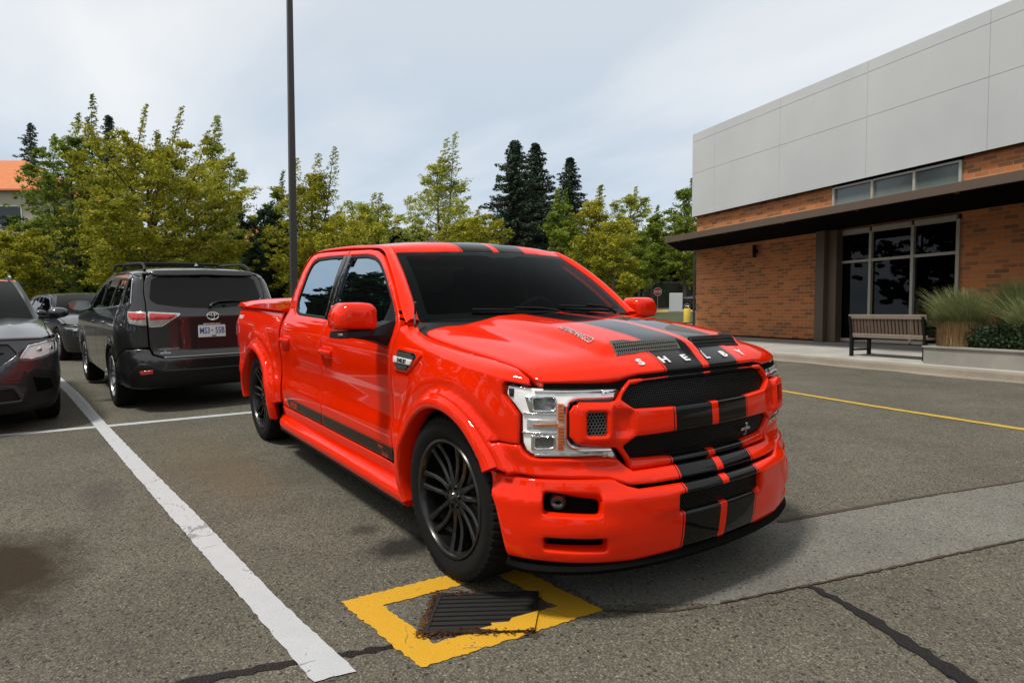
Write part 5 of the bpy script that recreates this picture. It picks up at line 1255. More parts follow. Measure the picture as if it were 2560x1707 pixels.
def make_rear_suv():
    B = HL; X = B.ux
    T = empty('parked_suv', (-6.70, -1.08, 0), R(4.2), 'dark grey SUV with roof rails and red tail lamps, parked rear towards us', 'SUV')
    pm = 'grey_paint'
    th = [(0, .648), (.30, .650), (.55, .657), (.655, .695), (.690, .76), (.700, .95), (.712, 1.14), (.735, 1.28), (.775, 1.40), (.800, 1.52), (.78, 1.60), (.60, 1.633), (0, 1.648)]
    to = th+[(-a, b) for a, b in th[::-1][1:-1]]
    gl = rounded([(.688, 1.325), (.600, 1.272), (.30, 1.228), (0, 1.212), (-.30, 1.228), (-.600, 1.272), (-.688, 1.325), (-.672, 1.55), (-.56, 1.598), (0, 1.610), (.56, 1.598), (.672, 1.55)], .03)
    tg = panel('tailgate', B, to, [gl], res=.035, rnd=.008, skirt=.03, mat=pm, parent=T)
    panel('rear_window', B, inset(gl, -.004), res=.06, rnd=0, off=-.004, skirt=0, mat='tinted_glass' if 0 else 'car_glass', parent=tg)
    lf = panel('roof_spoiler', lambda u, z: (lambda p: (p[0]+.035*sstep(1.57, 1.62, z), p[1], p[2]))(B(u, z)), [(-.64, 1.606), (0, 1.618), (.64, 1.606), (.70, 1.640), (.66, 1.672), (0, 1.690), (-.66, 1.672), (-.70, 1.640)], res=.03, rnd=.010, skirt=.04, mat=pm, parent=tg)
    side = [(.812, 1.52), (.787, 1.40), (.747, 1.28), (.724, 1.14), (.712, .95), (.706, .775), (.80, .765), (1.0, .755), (B.ux(.40)+.02, .60)]
    side += [(B.ux(x), z) for x, z in circ(0, .37, .42, 30, 186, 22)]+[(X(-.46), .335), (X(-2.34), .335)]+[(B.ux(x), z) for x, z in circ(-2.79, .37, .42, -4, 170, 22)]
    side += [(X(-3.30), .42), (X(-3.30), 1.02), (X(-2.9), 1.07), (X(-2.42), 1.11), (X(-2.20), 1.22), (X(-1.85), 1.43), (X(-1.50), 1.56), (X(-1.1), 1.61), (X(-.4), 1.635), (X(.2), 1.63), (X(.45), 1.615), (.86, 1.585)]
    w1 = rounded([(X(.56), 1.548), (X(.68), 1.29), (X(.44), 1.252), (X(.36), 1.555)], .02); w2 = rounded([(X(.27), 1.560), (X(.35), 1.250), (X(-.36), 1.225), (X(-.20), 1.565)], .02)
    w3 = rounded([(X(-.29), 1.565), (X(-.45), 1.222), (X(-1.15), 1.195), (X(-1.10), 1.555)], .02); w4 = rounded([(X(-1.18), 1.545), (X(-1.22), 1.192), (X(-2.10), 1.165), (X(-1.80), 1.36), (X(-1.45), 1.51)], .03)
    sd = panel('body_side', B, side, [w1, w2, w3, w4], res=.045, rnd=.006, skirt=.03, mat=pm, parent=T)
    for w in (w1, w2, w3, w4): panel('side_window', B, inset(w, -.003), res=.1, rnd=0, off=-.008, skirt=0, mat='car_glass', parent=sd)
    tr = MB(); tr.tube([B(u, z) for u, z in [(X(.70), 1.285), (X(.3), 1.243), (X(-.4), 1.214), (X(-1.2), 1.183), (X(-2.12), 1.155)]], .009, 6); tr.tube([Vector(B(u, z))+Vector((0, .003, 0)) for u, z in [(X(.70), 1.285), (X(.60), 1.50), (X(.54), 1.565), (X(.3), 1.578), (X(-.5), 1.585), (X(-1.1), 1.572)]], .006, 6)
    tr.build('window_trim', 'chrome', sd, True)
    for xa, xb, z in ((-.50, -.30, 1.03), (-1.42, -1.22, 1.01)): MB().tube([Vector(B(X(xa+(xb-xa)*k/6), z))+Vector((0, .012+.03*math.sin(math.pi*k/6), 0)) for k in range(7)], .013, 6).build('door_handle', 'chrome', sd, True)
    for x in (-.47, -1.28, -2.2): panel('door_gap', B, [(X(x), .40), (X(x)-.007, .40), (X(x)-.007, 1.18), (X(x), 1.18)], res=.1, rnd=0, off=.001, skirt=0, mat='deep_black', parent=sd)
    both(sd)
    bh = [(0, .636), (.55, .645), (.665, .682), (.702, .748), (.80, .752), (1.0, .742), (B.ux(.40)-.0, .60), (B.ux(.395), .48), (B.ux(.42), .30), (.8, .27), (0, .27)]
    bp = panel('rear_bumper', B, bh+[(-a, b) for a, b in bh[::-1][1:-1]], res=.035, rnd=.010, skirt=.03, mat=pm, parent=T)
    lw = [(0, .50), (.55, .505), (.70, .585), (.80, .59), (.90, .50), (.98, .44), (.98, .30), (0, .29)]
    panel('bumper_skirt', lambda u, z: (lambda p: (p[0]+.004, p[1]*1.003, p[2]))(B(u, z)), lw+[(-a, b) for a, b in lw[::-1][1:-1]], res=.04, rnd=.012, off=.012, skirt=.015, mat='black_plastic', parent=bp)
    panel('bumper_strip', B, [(-.54, .646), (.54, .646), (.54, .652), (-.54, .652)], res=.05, rnd=.001, off=.006, skirt=.01, mat='silver', parent=bp)
    for s in (1, -1): panel('reflector', B, rounded([(s*.80, .50), (s*.66, .515), (s*.66, .472), (s*.79, .462)], .01), res=.03, rnd=.003, off=.022, skirt=.01, mat='red_lamp', parent=bp)
    # tail lamps: outer piece on the quarter, inner piece on the tailgate
    ou = rounded([(.998, 1.190), (.722, 1.178), (.716, 1.022), (.80, 1.024), (.92, 1.045)], .012); inn = rounded([(.690, 1.174), (.350, 1.150), (.545, 1.018), (.684, 1.012)], .012)
    for ol, red in ((ou, [(.97, 1.168), (.732, 1.162), (.728, 1.092), (.90, 1.094)]), (inn, [(.680, 1.162), (.385, 1.142), (.46, 1.092), (.678, 1.088)])):
        tl = panel('tail_light', B, ol, res=.025, rnd=.006, off=.012, skirt=.03, mat='clear_lamp', parent=T); panel('red_lens', B, rounded(red, .01), res=.025, rnd=.003, off=.017, skirt=.006, mat='red_lamp', parent=tl)
        panel('lamp_rim', B, inset(ol, -.010), [inset(ol, .002)], res=.025, rnd=.003, off=.008, skirt=.006, mat='chrome' if ol is inn else 'gloss_black', parent=tl); mirror_of(tl)
    # badge: an oval with two inner ovals
    bd = MB(); 
    def ov(cx, cz, a, b_, r): bd.tube([Vector(B(cx+a*math.cos(R(12*k)), cz+b_*math.sin(R(12*k))))+Vector((.016, 0, 0)) for k in range(31)], r, 6, cap=False)
    ov(.012, 1.118, .066, .045, .0065); ov(.012, 1.118, .019, .042, .005); ov(.012, 1.138, .044, .018, .005); bd.build('oval_badge', 'chrome', tg, True)
    pl = MB().box((.895, 0, .942), (.012, .31, .155), None, .004).build('number_plate', 'badge_white', tg)
    PLS = lambda u, v: (.901, u, v)
    text('plate_number', 'MS3   55B', PLS, 0, .945, .078, 'blue_print', pl, wide=.64, bold=.012, thick=.002, off=.0005); text('plate_frame_text', 'JIM PATTISON LEASE', PLS, 0, 1.034-.012, .021, 'badge_white', pl, wide=.98, bold=.03, thick=.002, off=.0005)
    MB().box((.897, 0, 1.020), (.008, .325, .030), None, .002).build('plate_frame', 'black_plastic', pl); MB().box((.9015, 0, .945), (.003, .022, .016)).build('plate_mark', 'blue_print', pl); MB().box((.9015, .02, .880), (.003, .05, .018)).build('plate_sticker', simple('green_print', (.03, .22, .10), .5), pl)
    text('model_lettering', 'HIGHLANDER', B, -.490, .745, .020, 'silver', tg, wide=1.35, bold=.01, thick=.003, off=.003, shear=.25); text('dealer_lettering', 'JIM', B, -.525, .716, .017, 'silver', tg, wide=1.1, bold=.03, thick=.003, off=.003); text('dealer_lettering', 'PATTISON', B, -.525, .696, .017, 'silver', tg, wide=1.05, bold=.03, thick=.003, off=.003)
    wp = MB(); wp.tube([Vector(B(u, z))+Vector((.028, 0, .01)) for u, z in [(0, 1.222), (.02, 1.25), (.10, 1.283), (.30, 1.292), (.47, 1.290)]], [.020, .018, .012, .010, .006], 8); wp.build('rear_wiper', 'black_plastic', tg, True)
    # roof
    def RS(s, q):
        x = .60-q; k = min(1, abs(s)/.74); return (x-.10*k*k*(1-sstep(.0, .5, q)), s, slerp([(-.12, 1.655), (0, 1.678), (.15, 1.700), (.6, 1.722), (1.2, 1.725), (1.8, 1.70), (2.1, 1.66)], q)-.022*k*k-.05*k**6)
    rr = [(0, -.06), (.45, -.05), (.66, -.0), (.735, .12), (.742, .6), (.742, 1.5), (.70, 1.98), (0, 2.08)]; rf = panel('roof', RS, rr+[(-a, b) for a, b in rr[::-1][1:-1]], res=.06, rnd=.01, skirt=.03, mat=pm, parent=T)
    A = [RS(.735, .06), RS(.742, .5), RS(.742, 1.2), RS(.742, 1.7), RS(.70, 1.98)]; C2 = [B(.86, 1.585), B(X(.1), 1.632), B(X(-.5), 1.633), B(X(-1.1), 1.61), B(X(-1.50), 1.56)]
    both(patch('roof_edge', A, C2, 4, pm, T, .012, (0, .3, .8)))
    both(patch('rear_pillar', [RS(.66, 0), RS(.70, .02), RS(.735, .06)], [B(.800, 1.52), B(.835, 1.565), B(.86, 1.585)], 4, pm, T, .01, (.5, .5, .5)))
    for s in (1, -1):
        y = .60*s; MB().tube(catmull([(.42, y*1.02, 1.675), (.36, y*1.01, 1.715), (.22, y, 1.752), (-.1, y, 1.765), (-.9, y, 1.770), (-1.12, y, 1.745), (-1.20, y, 1.70)], 5), .017, 8).build('roof_rail', 'black_plastic', T, True)
    for x in (-.95, -1.75):
        MB().tube(catmull([(x, -.63, 1.70), (x, -.615, 1.76), (x, -.56, 1.790), (x, -.3, 1.797), (x, 0, 1.80), (x, .3, 1.797), (x, .56, 1.790), (x, .615, 1.76), (x, .63, 1.70)], 5), .019, 8).build('crossbar', 'black_plastic', T, True)
    MB().add([(.30, .02, 1.74), (.18, .0, 1.735), (.12, .03, 1.78), (.18, .04, 1.735), (.10, .02, 1.735)], [(0, 1, 2), (0, 2, 3), (1, 4, 2), (4, 3, 2)]).build('roof_antenna', pm, rf, True)
    # front half, seen only from the side
    ws = patch('windshield', [(-1.50, .60, 1.60), (-1.47, .3, 1.66), (-1.46, 0, 1.67), (-1.47, -.3, 1.66), (-1.50, -.60, 1.60)], [(-2.40, .76, 1.11), (-2.46, .4, 1.13), (-2.48, 0, 1.14), (-2.46, -.4, 1.13), (-2.40, -.76, 1.11)], 6, 'car_glass', T, .03)
    both(patch('front_pillar', [(-1.50, .60, 1.60), (-1.9, .67, 1.40), (-2.40, .76, 1.11)], [B(X(-1.50), 1.56), B(X(-1.85), 1.43), B(X(-2.42), 1.11)], 3, pm, T, .01))
    rows = [[(x, s*w_, z-.06*abs(s)**3) for s in (-1, -.8, -.5, -.2, .2, .5, .8, 1)] for x, w_, z in ((-2.40, .90, 1.165), (-2.8, .915, 1.13), (-3.3, .92, 1.065), (-3.55, .88, 1.0), (-3.75, .78, .90))]
    MB().sweep(rows, caps=False).build('hood', pm, T, True, 60)
    end_cap('front_bumper', B.side, -3.28, -1, .55, (.30, .45, .65, .85, 1.0), pm, T)
    # mirrors, glass interior, underside, wheels
    mr = MB(); mr.sweep([[(-1.93+dx, 1.06+.155*k*math.cos(R(30*j)), 1.205+.075*k*math.sin(R(30*j))) for j in range(12)] for dx, k in ((0.0, .94), (-.01, 1.0), (-.08, .95), (-.15, .6))]); mo = mr.build('side_mirror', pm, T, True, 50)
    MB().sweep([[(-1.927, 1.06+.14*math.cos(R(30*j)), 1.205+.064*math.sin(R(30*j))) for j in range(12)], [(-1.922, 1.06+.14*math.cos(R(30*j)), 1.205+.064*math.sin(R(30*j))) for j in range(12)]]).build('mirror_glass', simple('mirror_face', (.30, .31, .28), .05, .7, var=.05), mo); MB().box((-1.97, .93, 1.16), (.08, .12, .05)).build('mirror_arm', 'black_plastic', mo); both(mo)
    ub = MB(); ub.box((-1.4, 0, .36), (4.3, 1.3, .2)); ub.box((-1.4, 0, .5), (1.9, 1.85, .3)); ub.box((.55, 0, .5), (.6, 1.3, .36)); ub.box((-1.2, 0, .98), (3.0, 1.72, .30)); ub.box((-.75, 0, .90), (.7, 1.70, .8)); ub.build('cabin_floor', 'deep_black', T)
    for x in (-.05, -1.0): st = MB(); [st.box((x, y, 1.15), (.14, .46, .62), Matrix.Rotation(R(12), 3, 'Y'), .05) for y in (-.40, .40)]; st.build('seat_row', 'cabin_black', T)
    add_wheels(T, (0, -2.79), .958, .372, .245, 'alloy', 7, True)
    return T
make_rear_suv()

def make_front_car(B, loc, rz, label, cat, pm, P, name='parked_car', group=None):
    """car seen from its front corner; local +x is the nose, x = 0 the front axle"""
    T = empty(name, loc, rz, label, cat, group); X = B.ux; zt = P['ztop']; hw = P['hw']; wb = P['wb']; r = P['r']
    # nose
    nose = [(0, zt), (.55, zt), (.80, zt-.01), (1.12, zt-.012)]
    ua = max(u for u in [X(r+.06)])
    arch = [(X(x), z) for x, z in circ(0, r, r+.055, 24, 2, 5)]
    nz = [(0, zt), (.4, zt), (P['h'][0][0], P['h'][0][1]+.012)]+[(a, b-.0) for a, b in P['h'][-1:0:-1]][:0]
    bl = [(0, zt), (.45, zt-.004), (.72, zt-.010), (1.15, zt-.012), (X(.40), zt-.02), (X(.42), .64)]+arch+[(X(r+.075), .22), (.7, .20), (0, .20)]
    hl = rounded(P['h'], .014)
    full = bl+[(-a, b) for a, b in bl[::-1][1:-1]]; hm = [(-a, b) for a, b in hl[::-1]]
    gr = rounded(P['g']+[(-a, b) for a, b in P['g'][::-1]], .02); lo = rounded(P['lo']+[(-a, b) for a, b in P['lo'][::-1]], .02)
    fb = panel('front_bumper', B, full, [hl, hm, gr, lo], res=.04, rnd=.008, skirt=.04, mat=pm, parent=T)
    panel('grille', B, inset(gr, -.006), res=.05, rnd=0, off=-.022, skirt=0, mat='gloss_black', parent=fb); panel('lower_grille', B, inset(lo, -.006), res=.05, rnd=0, off=-.022, skirt=0, mat='black_plastic', parent=fb)
    if P.get('lower'):
        lw = P['lower']; panel('bumper_skirt', B, lw+[(-a, b) for a, b in lw[::-1]], [inset(lo, -.012)] if P.get('lowcut') else [], res=.04, rnd=.010, off=.008, skirt=.012, mat='black_plastic', parent=fb)
    if P.get('fog'):
        for s in (1, -1): panel('fog_recess', B, rounded([(s*a, b) for a, b in P['fog']], .02), res=.03, rnd=.010, off=.011, skirt=.01, mat='deep_black', parent=fb)
    gv = MB(); g = P['g']; zc = (g[0][1]+g[-1][1])/2
    gv.tube([Vector(B(u, zc+.02-.06*max(0, .25-abs(u))/.25))+Vector((.0, 0, 0)) for u in np.linspace(-g[0][0]*.9, g[0][0]*.9, 25)], .010, 6).build('grille_trim', 'chrome' if P.get('chrome') else 'black_plastic', fb, True)
    for ol, s in ((hl, 1), (hm, -1)):
        hd = panel('headlight', B, inset(ol, .003), res=.03, rnd=.006, off=-.002, skirt=.02, mat='clear_glass', parent=T)
        panel('lamp_housing', B, inset(ol, .001), res=.03, rnd=0, off=-.030, skirt=0, mat='lamp_white', parent=hd)
        c0 = np.array(ol).mean(0)
        for du in (-.10, .07):
            panel('lamp_lens', B, circ(c0[0]+du*s, c0[1]+.010*np.sign(du)*-0, P.get('lr', .032), 0, 345, 12), res=.015, rnd=.012, drop=.010, off=-.012, skirt=.01, mat='chrome', parent=hd)
        panel('lamp_trim', B, inset(ol, -.004), [inset(ol, .012)], res=.03, rnd=.003, off=-.006, skirt=.01, mat='chrome' if P.get('hchrome') else 'gloss_black', parent=hd)
    # bonnet
    xe = lambda s: B(lerp(tabu, abs(s)), zt)[0]
    tabu = [(B(i*.02, zt)[1], i*.02) for i in range(0, 70)]
    ae = hw-.085; xc = P['xcowl']; zc_ = P['zcowl']
    def HS(s, d):
        k = min(1, abs(s)/ae); f = xe(s); rr_ = xc-.18*k*k
        zz = zt+.004+(zc_-zt)*(1-(1-d)**1.7)+.030*(1-k**3)*(.3+.7*math.sin(math.pi*min(1, d*.8+.1)))-.004
        zz += .014*(sstep(.50, .60, k)-sstep(.60, .98, k))*sstep(0, .4, d)
        return (f+(rr_-f)*d, s, zz)
    ho = [(0, .0), (ae*.6, 0), (ae*.92, 0), (ae, .06), (ae, .97), (ae*.5, 1), (0, 1)]
    panel('hood', HS, ho+[(-a, b) for a, b in ho[::-1][1:-1]], res=.05, rnd=.008, skirt=.03, mat=pm, parent=T)
    top = [HS(ae+.006, d) for d in (.08, .3, .6, .97)]; x0s = [t[0] for t in top]
    both(patch('fender_top', [(x, t[1], t[2]) for x, t in zip(x0s, top)], [B(X(min(x, .40)), zt-.015+.6*(t[2]-zt)) for x, t in zip(x0s, top)], 5, pm, T, .014, (0, .6, .7)))
    # side
    zs_ = lambda x: zt-.015+.6*(lerp(sorted([(a, t[2]) for a, t in zip(x0s, top)]), x)-zt)
    tx = P['tx']; tz = P['tz']; rx = P['rx']
    side = [(X(.395), zs_(.395)), (X(0), zs_(0)), (X(-.4), zs_(-.4)), (X(xc-.1), zs_(xc-.1)+.01), (X(xc-.28), P['belt']+.05), (X((xc-.25+tx)/2), (P['belt']+tz)/2+.06), (X(tx), tz-.025), (X(tx-.5), tz+.012), (X(tx-1.2), tz+.01), (X(rx+.55), tz-.05), (X(rx+.2), tz-.25), (X(rx), P['belt']+.02), (X(rx), .42)]
    side += [(X(x), z) for x, z in circ(-wb, r, r+.055, 188, -6, 18)] + [(X(-wb+r+.12), .24), (X(-r-.10), .24)]+[(X(x), z) for x, z in circ(0, r, r+.055, 186, 24, 18)]+[(X(.415), .64)]
    bz = P['belt']
    wf = rounded([(X(xc-.42), bz+.035), (X((xc-.25+tx)/2-.05), (bz+tz)/2+.0), (X(tx-.12), tz-.095), (X(tx-.62), tz-.060), (X(tx-.66), bz+.03)], .03)
    wr = rounded([(X(tx-.72), bz+.03), (X(tx-.70), tz-.060), (X(tx-1.25), tz-.075), (X(rx+.75), tz-.15), (X(rx+.55), bz+.06)], .03)
    sd = panel('body_side', B, side, [wf, wr], res=.06, rnd=.006, skirt=.03, mat=pm, parent=T)
    for w in (wf, wr): panel('side_window', B, inset(w, -.003), res=.1, rnd=0, off=-.008, skirt=0, mat='car_glass', parent=sd)
    for x in (xc-.38, tx-.70, rx+.62): panel('door_gap', B, [(X(x), .32), (X(x)-.007, .32), (X(x)-.007, bz-.01), (X(x), bz-.01)], res=.1, rnd=0, off=.001, skirt=0, mat='deep_black', parent=sd)
    both(sd)
    # screen, roof, pillars
    wa = hw-.15; ta = P['ta']
    wbot = [(xc-.20, wa, zc_+.0), (xc-.07, wa*.5, zc_+.018), (xc-.03, 0, zc_+.022), (xc-.07, -wa*.5, zc_+.018), (xc-.20, -wa, zc_+.0)]
    wtop = [(tx-.04, ta, tz-.02), (tx+.02, ta*.5, tz+.008), (tx+.04, 0, tz+.015), (tx+.02, -ta*.5, tz+.008), (tx-.04, -ta, tz-.02)]
    patch('windshield', wbot, wtop, 8, 'car_glass', T, .03, (.5, 0, .8))
    both(patch('front_pillar', [wbot[0], tuple((np.array(wbot[0])+np.array(wtop[0]))/2+np.array([.012, 0, .024])), wtop[0]], [B(X(xc-.28), bz+.05), B(X((xc-.25+tx)/2), (bz+tz)/2+.06), B(X(tx), tz-.025)], 4, pm, T, .012, (.3, .5, .6)))
    rows = []
    for i in range(13):
        t = i/12; x = tx+.03+(rx+.45-tx)*t; z0 = tz+.012+.045*math.sin(math.pi*min(1, t*1.05))-.10*t**3; row = []
        for k in range(13): s = -1+2*k/12; row.append((x-.06*s*s*(1-t), s*ta*(1.02+.03*math.sin(math.pi*t)), z0-.035*s*s))
        rows.append(row)
    MB().sweep(rows, caps=False).build('roof', pm, T, True, 60)
    rl = [rows[i][12] for i in (0, 3, 6, 9, 12)]; both(patch('roof_edge', rl, [B(X(tx), tz-.025), B(X(tx-.5), tz+.012), B(X(tx-1.2), tz+.01), B(X(rx+.55), tz-.05), B(X(rx+.3), tz-.18)], 3, pm, T, .008, (0, .4, .8)))
    hatch = [[(rx+.48-.42*t, s*(ta*(1-t)+(hw-.06)*t), tz-.06-(tz-.06-bz)*t+.015*(1-s*s)) for s in (-1, -.6, -.2, .2, .6, 1)] for t in (0, .25, .5, .75, 1)]
    MB().sweep(hatch, caps=False).build('rear_window', 'gloss_black', T, True, 60)
    end_cap('rear_bumper', B.side, rx+.02, -1, P.get('tail', .12), (.28, .45, .65, .85, bz), pm, T, .05)
    if P.get('rails'):
        for s in (1, -1): MB().tube(catmull([(tx-.15, s*ta*.98, tz+.02), (tx-.25, s*ta*.98, tz+.055), (tx-1.5, s*ta*1.0, tz+.06), (rx+.6, s*ta*.96, tz-.0)], 4), .014, 6).build('roof_rail', 'silver', T, True)
    my = P['my']; mr = MB(); mr.sweep([[(P['mx']+dx, my+.115*k*math.cos(R(30*j)), P['mz']+.068*k*math.sin(R(30*j))) for j in range(12)] for dx, k in ((-.075, .9), (-.07, 1.0), (.0, 1.0), (.05, .85), (.08, .5))]); mo = mr.build('side_mirror', P.get('mpaint', pm), T, True, 50)
    MB().sweep([[(P['mx']-.03, y, P['mz']-.075), (P['mx']+.04, y, P['mz']-.07), (P['mx']+.04, y, P['mz']-.035), (P['mx']-.03, y, P['mz']-.035)] for y in (my, my-.20)]).build('mirror_arm', 'black_plastic', mo); both(mo)
    ub = MB(); ub.box((-wb/2, 0, .40), (wb+1.2, hw*1.35, .3)); ub.box((-wb/2, 0, .5), (wb-.95, hw*1.9, .4)); ub.box((-wb/2-.3, 0, .80), (wb-.2, hw*1.75, .24)); ub.box((.50, 0, .5), (.45, hw*1.3, .45)); ub.build('cabin_floor', 'deep_black', T)
    st = MB(); [st.box((tx-.35, y, 1.05), (.14, .46, .60), Matrix.Rotation(R(-12), 3, 'Y'), .05) for y in (-.38, .38)]; st.build('seat_row', 'cabin_black', T)
    MB().box((xc-.42, 0, zc_-.10), (.5, wa*1.9, .12)).build('dashboard', 'cabin_black', T)
    add_wheels(T, (0, -wb), hw-.006, r, r*.66, P.get('rim', 'alloy'), 5, True, .225)
    return T
RGP = dict(ztop=.945, hw=.92, wb=2.70, r=.36, h=[(.576, .765), (.680, .888), (.90, .918), (1.150, .922), (1.150, .872), (1.105, .812), (.90, .778), (.690, .742)],
    g=[(.50, .905), (.56, .80), (.42, .70)], lo=[(.50, .46), (.56, .34)], lower=[(0.0, .43), (.42, .43), (.52, .50), (.62, .66), (.70, .67), (.93, .60), (1.02, .50), (1.06, .30), (1.04, .22), (0, .21)], fog=[(.66, .57), (.86, .53), (.90, .42), (.70, .40)],
    xcowl=-.52, zcowl=1.095, tx=-1.32, tz=1.56, rx=-3.52, belt=1.02, ta=.60, rails=True, mx=-.88, my=1.03, mz=1.155, chrome=False, hchrome=True)
RGP['lower'] = [(.36, .20), (.36, .33), (.60, .36), (.66, .62), (.78, .66), (.95, .60), (1.04, .48), (1.06, .22)]
def fix_lower(p): return p
_l = RGP['lower']; RGP['lower'] = [(.0, .335), (.30, .335), (.56, .33), (.62, .48), (.62, .62), (.72, .665), (.95, .60), (1.04, .48), (1.06, .23), (.7, .205), (0, .205)]
make_front_car(RG, (-6.20, -3.50, 0), R(4.2), 'slate grey crossover cut by the left edge, headlamp facing us', 'SUV', 'slate_paint', RGP)
SDP = dict(ztop=.80, hw=.915, wb=2.75, r=.36, h=[(.50, .690), (.56, .742), (.85, .765), (1.10, .775), (1.12, .745), (1.0, .700), (.80, .690), (.56, .668)],
    g=[(.42, .72), (.48, .58), (.34, .45)], lo=[(.60, .36), (.64, .28)], xcowl=-.45, zcowl=.99, tx=-1.25, tz=1.42, rx=-3.5, belt=.95, ta=.58, mx=-.75, my=1.02, mz=1.03, chrome=True, lr=.02)
def at(px, py, depth):
    """world point seen at a spot of the 2352 x 1568 photograph, depth metres in front of the camera"""
    q = fw*1.0+r2*((px*1.0884-1280)/FPX)-u2*((py*1.0884-853.5)/FPX); return Vector(CAMP)+q*depth
def foot(px, depth): p = at(px, 720, depth); return p.x, p.y, ground_z(p.x, p.y)
def headto(px, depth, ang): return foot(px, depth)
x_, y_, z_ = (-15.15, -2.65, ground_z(-15.15, -2.65))
make_front_car(SD, (-14.7, -1.72, ground_z(-14.7, -1.7)), R(12), 'black low car facing us between the two parked SUVs', 'car', 'black_paint', SDP)
RDP = dict(SDP); make_front_car(SD, (-19.8, -2.32, ground_z(-19.8, -2.3)), R(4), 'red car mostly hidden behind the black low car', 'car', 'dark_red_paint', RDP)
p_ = foot(1585, 47)
FS_ = dict(RGP); FS_['chrome'] = True; make_front_car(RG, (p_[0], p_[1], p_[2]), R(205), 'black SUV parked far away beside the corner of the brick building', 'SUV', 'black_paint', FS_)
# ------------------------------------------------------------------ street furniture in the distance
UPQ = Vector((0, 0, 1)).rotation_difference(GUP)
def pole_():
    x, y, z = -14.0, 2.36, ground_z(-14, 2.36); e = empty('lamp_post', (x, y, z-.05), 0, 'tall dark straight lamp post rising behind the red truck', 'lamp post', grav=True)
    MB().sweep([[(a, -a, h), (a, a, h), (-a, a, h), (-a, -a, h)] for a, h in ((.078, 0), (.076, 4), (.062, 8.6), (.055, 10.6))]).build('pole', simple('pole_paint', (.035, .030, .027), .5), e)
    MB().box((0, 0, .35), (.45, .45, .7), None, .02).build('base', 'planter_concrete', e)
    MB().box((.35, 0, 10.6), (.8, .30, .12), None, .02).build('lamp_head', 'pole_paint', e)
pole_()
simple('sign_red', (.50, .02, .02), .4); simple('sign_white', (.75, .75, .73), .45, 0, var=.03); simple('galvanised', (.30, .31, .30), .5, .6); simple('bollard_yellow', (.72, .50, .06), .5); simple('box_white', (.52, .55, .56), .5, 0, var=.05)
def face_cam(x, y): return math.atan2(CAMP[1]-y, CAMP[0]-x)
def stop_sign():
    x, y, z = foot(1510, 50); e = empty('stop_sign', (x, y, z), face_cam(x, y)+.15, 'small red octagonal stop sign on a thin post, far behind the truck', 'stop sign')
    top = at(1510, 670, 50).z-z
    MB().box((0, 0, top/2+.1), (.05, .05, top+.2)).build('post', 'galvanised', e)
    oc = [(.33*math.cos(R(22.5+45*k)), .33*math.sin(R(22.5+45*k))) for k in range(8)]
    p = MB().prism(oc, lambda q: (.03, q[0], top+q[1]), lambda q: (.045, q[0], top+q[1])).build('sign_plate', 'sign_white', e)
    oc2 = [(a*.91, b*.91) for a, b in oc]; MB().prism(oc2, lambda q: (.0452, q[0], top+q[1]), lambda q: (.048, q[0], top+q[1])).build('red_face', 'sign_red', p)
    text('lettering', 'STOP', lambda u, v: (.048, u, v), 0, top, .20, 'sign_white', p, wide=.78, bold=.03, thick=.004)
stop_sign()
def misc():
    x, y, z = foot(1552, 43); w = at(1566, 700, 43)-at(1538, 700, 43); e = empty('utility_cabinet', (x, y, z), face_cam(x, y), 'pale grey cabinet in front of the far black SUV', 'cabinet'); hgt = at(1552, 673, 43).z-z
    MB().box((0, 0, hgt/2), (.4, w.length*1.05, hgt), None, .015).build('housing', 'box_white', e); MB().box((0, 0, .06), (.5, w.length*1.2, .14)).build('plinth', 'planter_concrete', e); MB().box((.203, 0, hgt*.52), (.006, w.length*.96, hgt*.86)).build('door', 'box_white', e)
    x, y, z = foot(1578, 30); top = at(1578, 709, 30).z-z; e = empty('bollard', (x, y, z), 0, 'yellow round bollard standing behind the bonnet', 'bollard')
    MB().lathe([(0, 0), (.155, 0), (.155, top-.03), (.14, top-.006), (.1, top), (0, top+.004)], 24, 'z').build('post', 'bollard_yellow', e, True, 40); MB().lathe([(.16, 0), (.19, 0), (.19, .04), (.16, .05)], 24, 'z').build('foot_ring', 'planter_concrete', e, True)
    x, y, z = foot(1594, 26); e = empty('sign_post', (x, y, z), 0, 'thin dark post close to the corner of the brick building', 'post', grav=True)
    MB().tube([(0, 0, 0), (0, 0, 3.4)], .045, 10).build('pole', 'pole_paint', e, True); MB().box((0, 0, 3.3), (.12, .12, .25), None, .02).build('cap', 'pole_paint', e)
    x, y, z = foot(1477, 48); e = empty('thin_post', (x, y, z), 0, 'thin brown stake between the stop sign and the small tree', 'post', grav=True); MB().tube([(0, 0, 0), (0, 0, 1.35)], .05, 8).build('stake', simple('stake_brown', (.10, .06, .04), .7), e); MB().box((0, 0, 1.35), (.13, .13, .05)).build('cap', 'stake_brown', e)
misc()
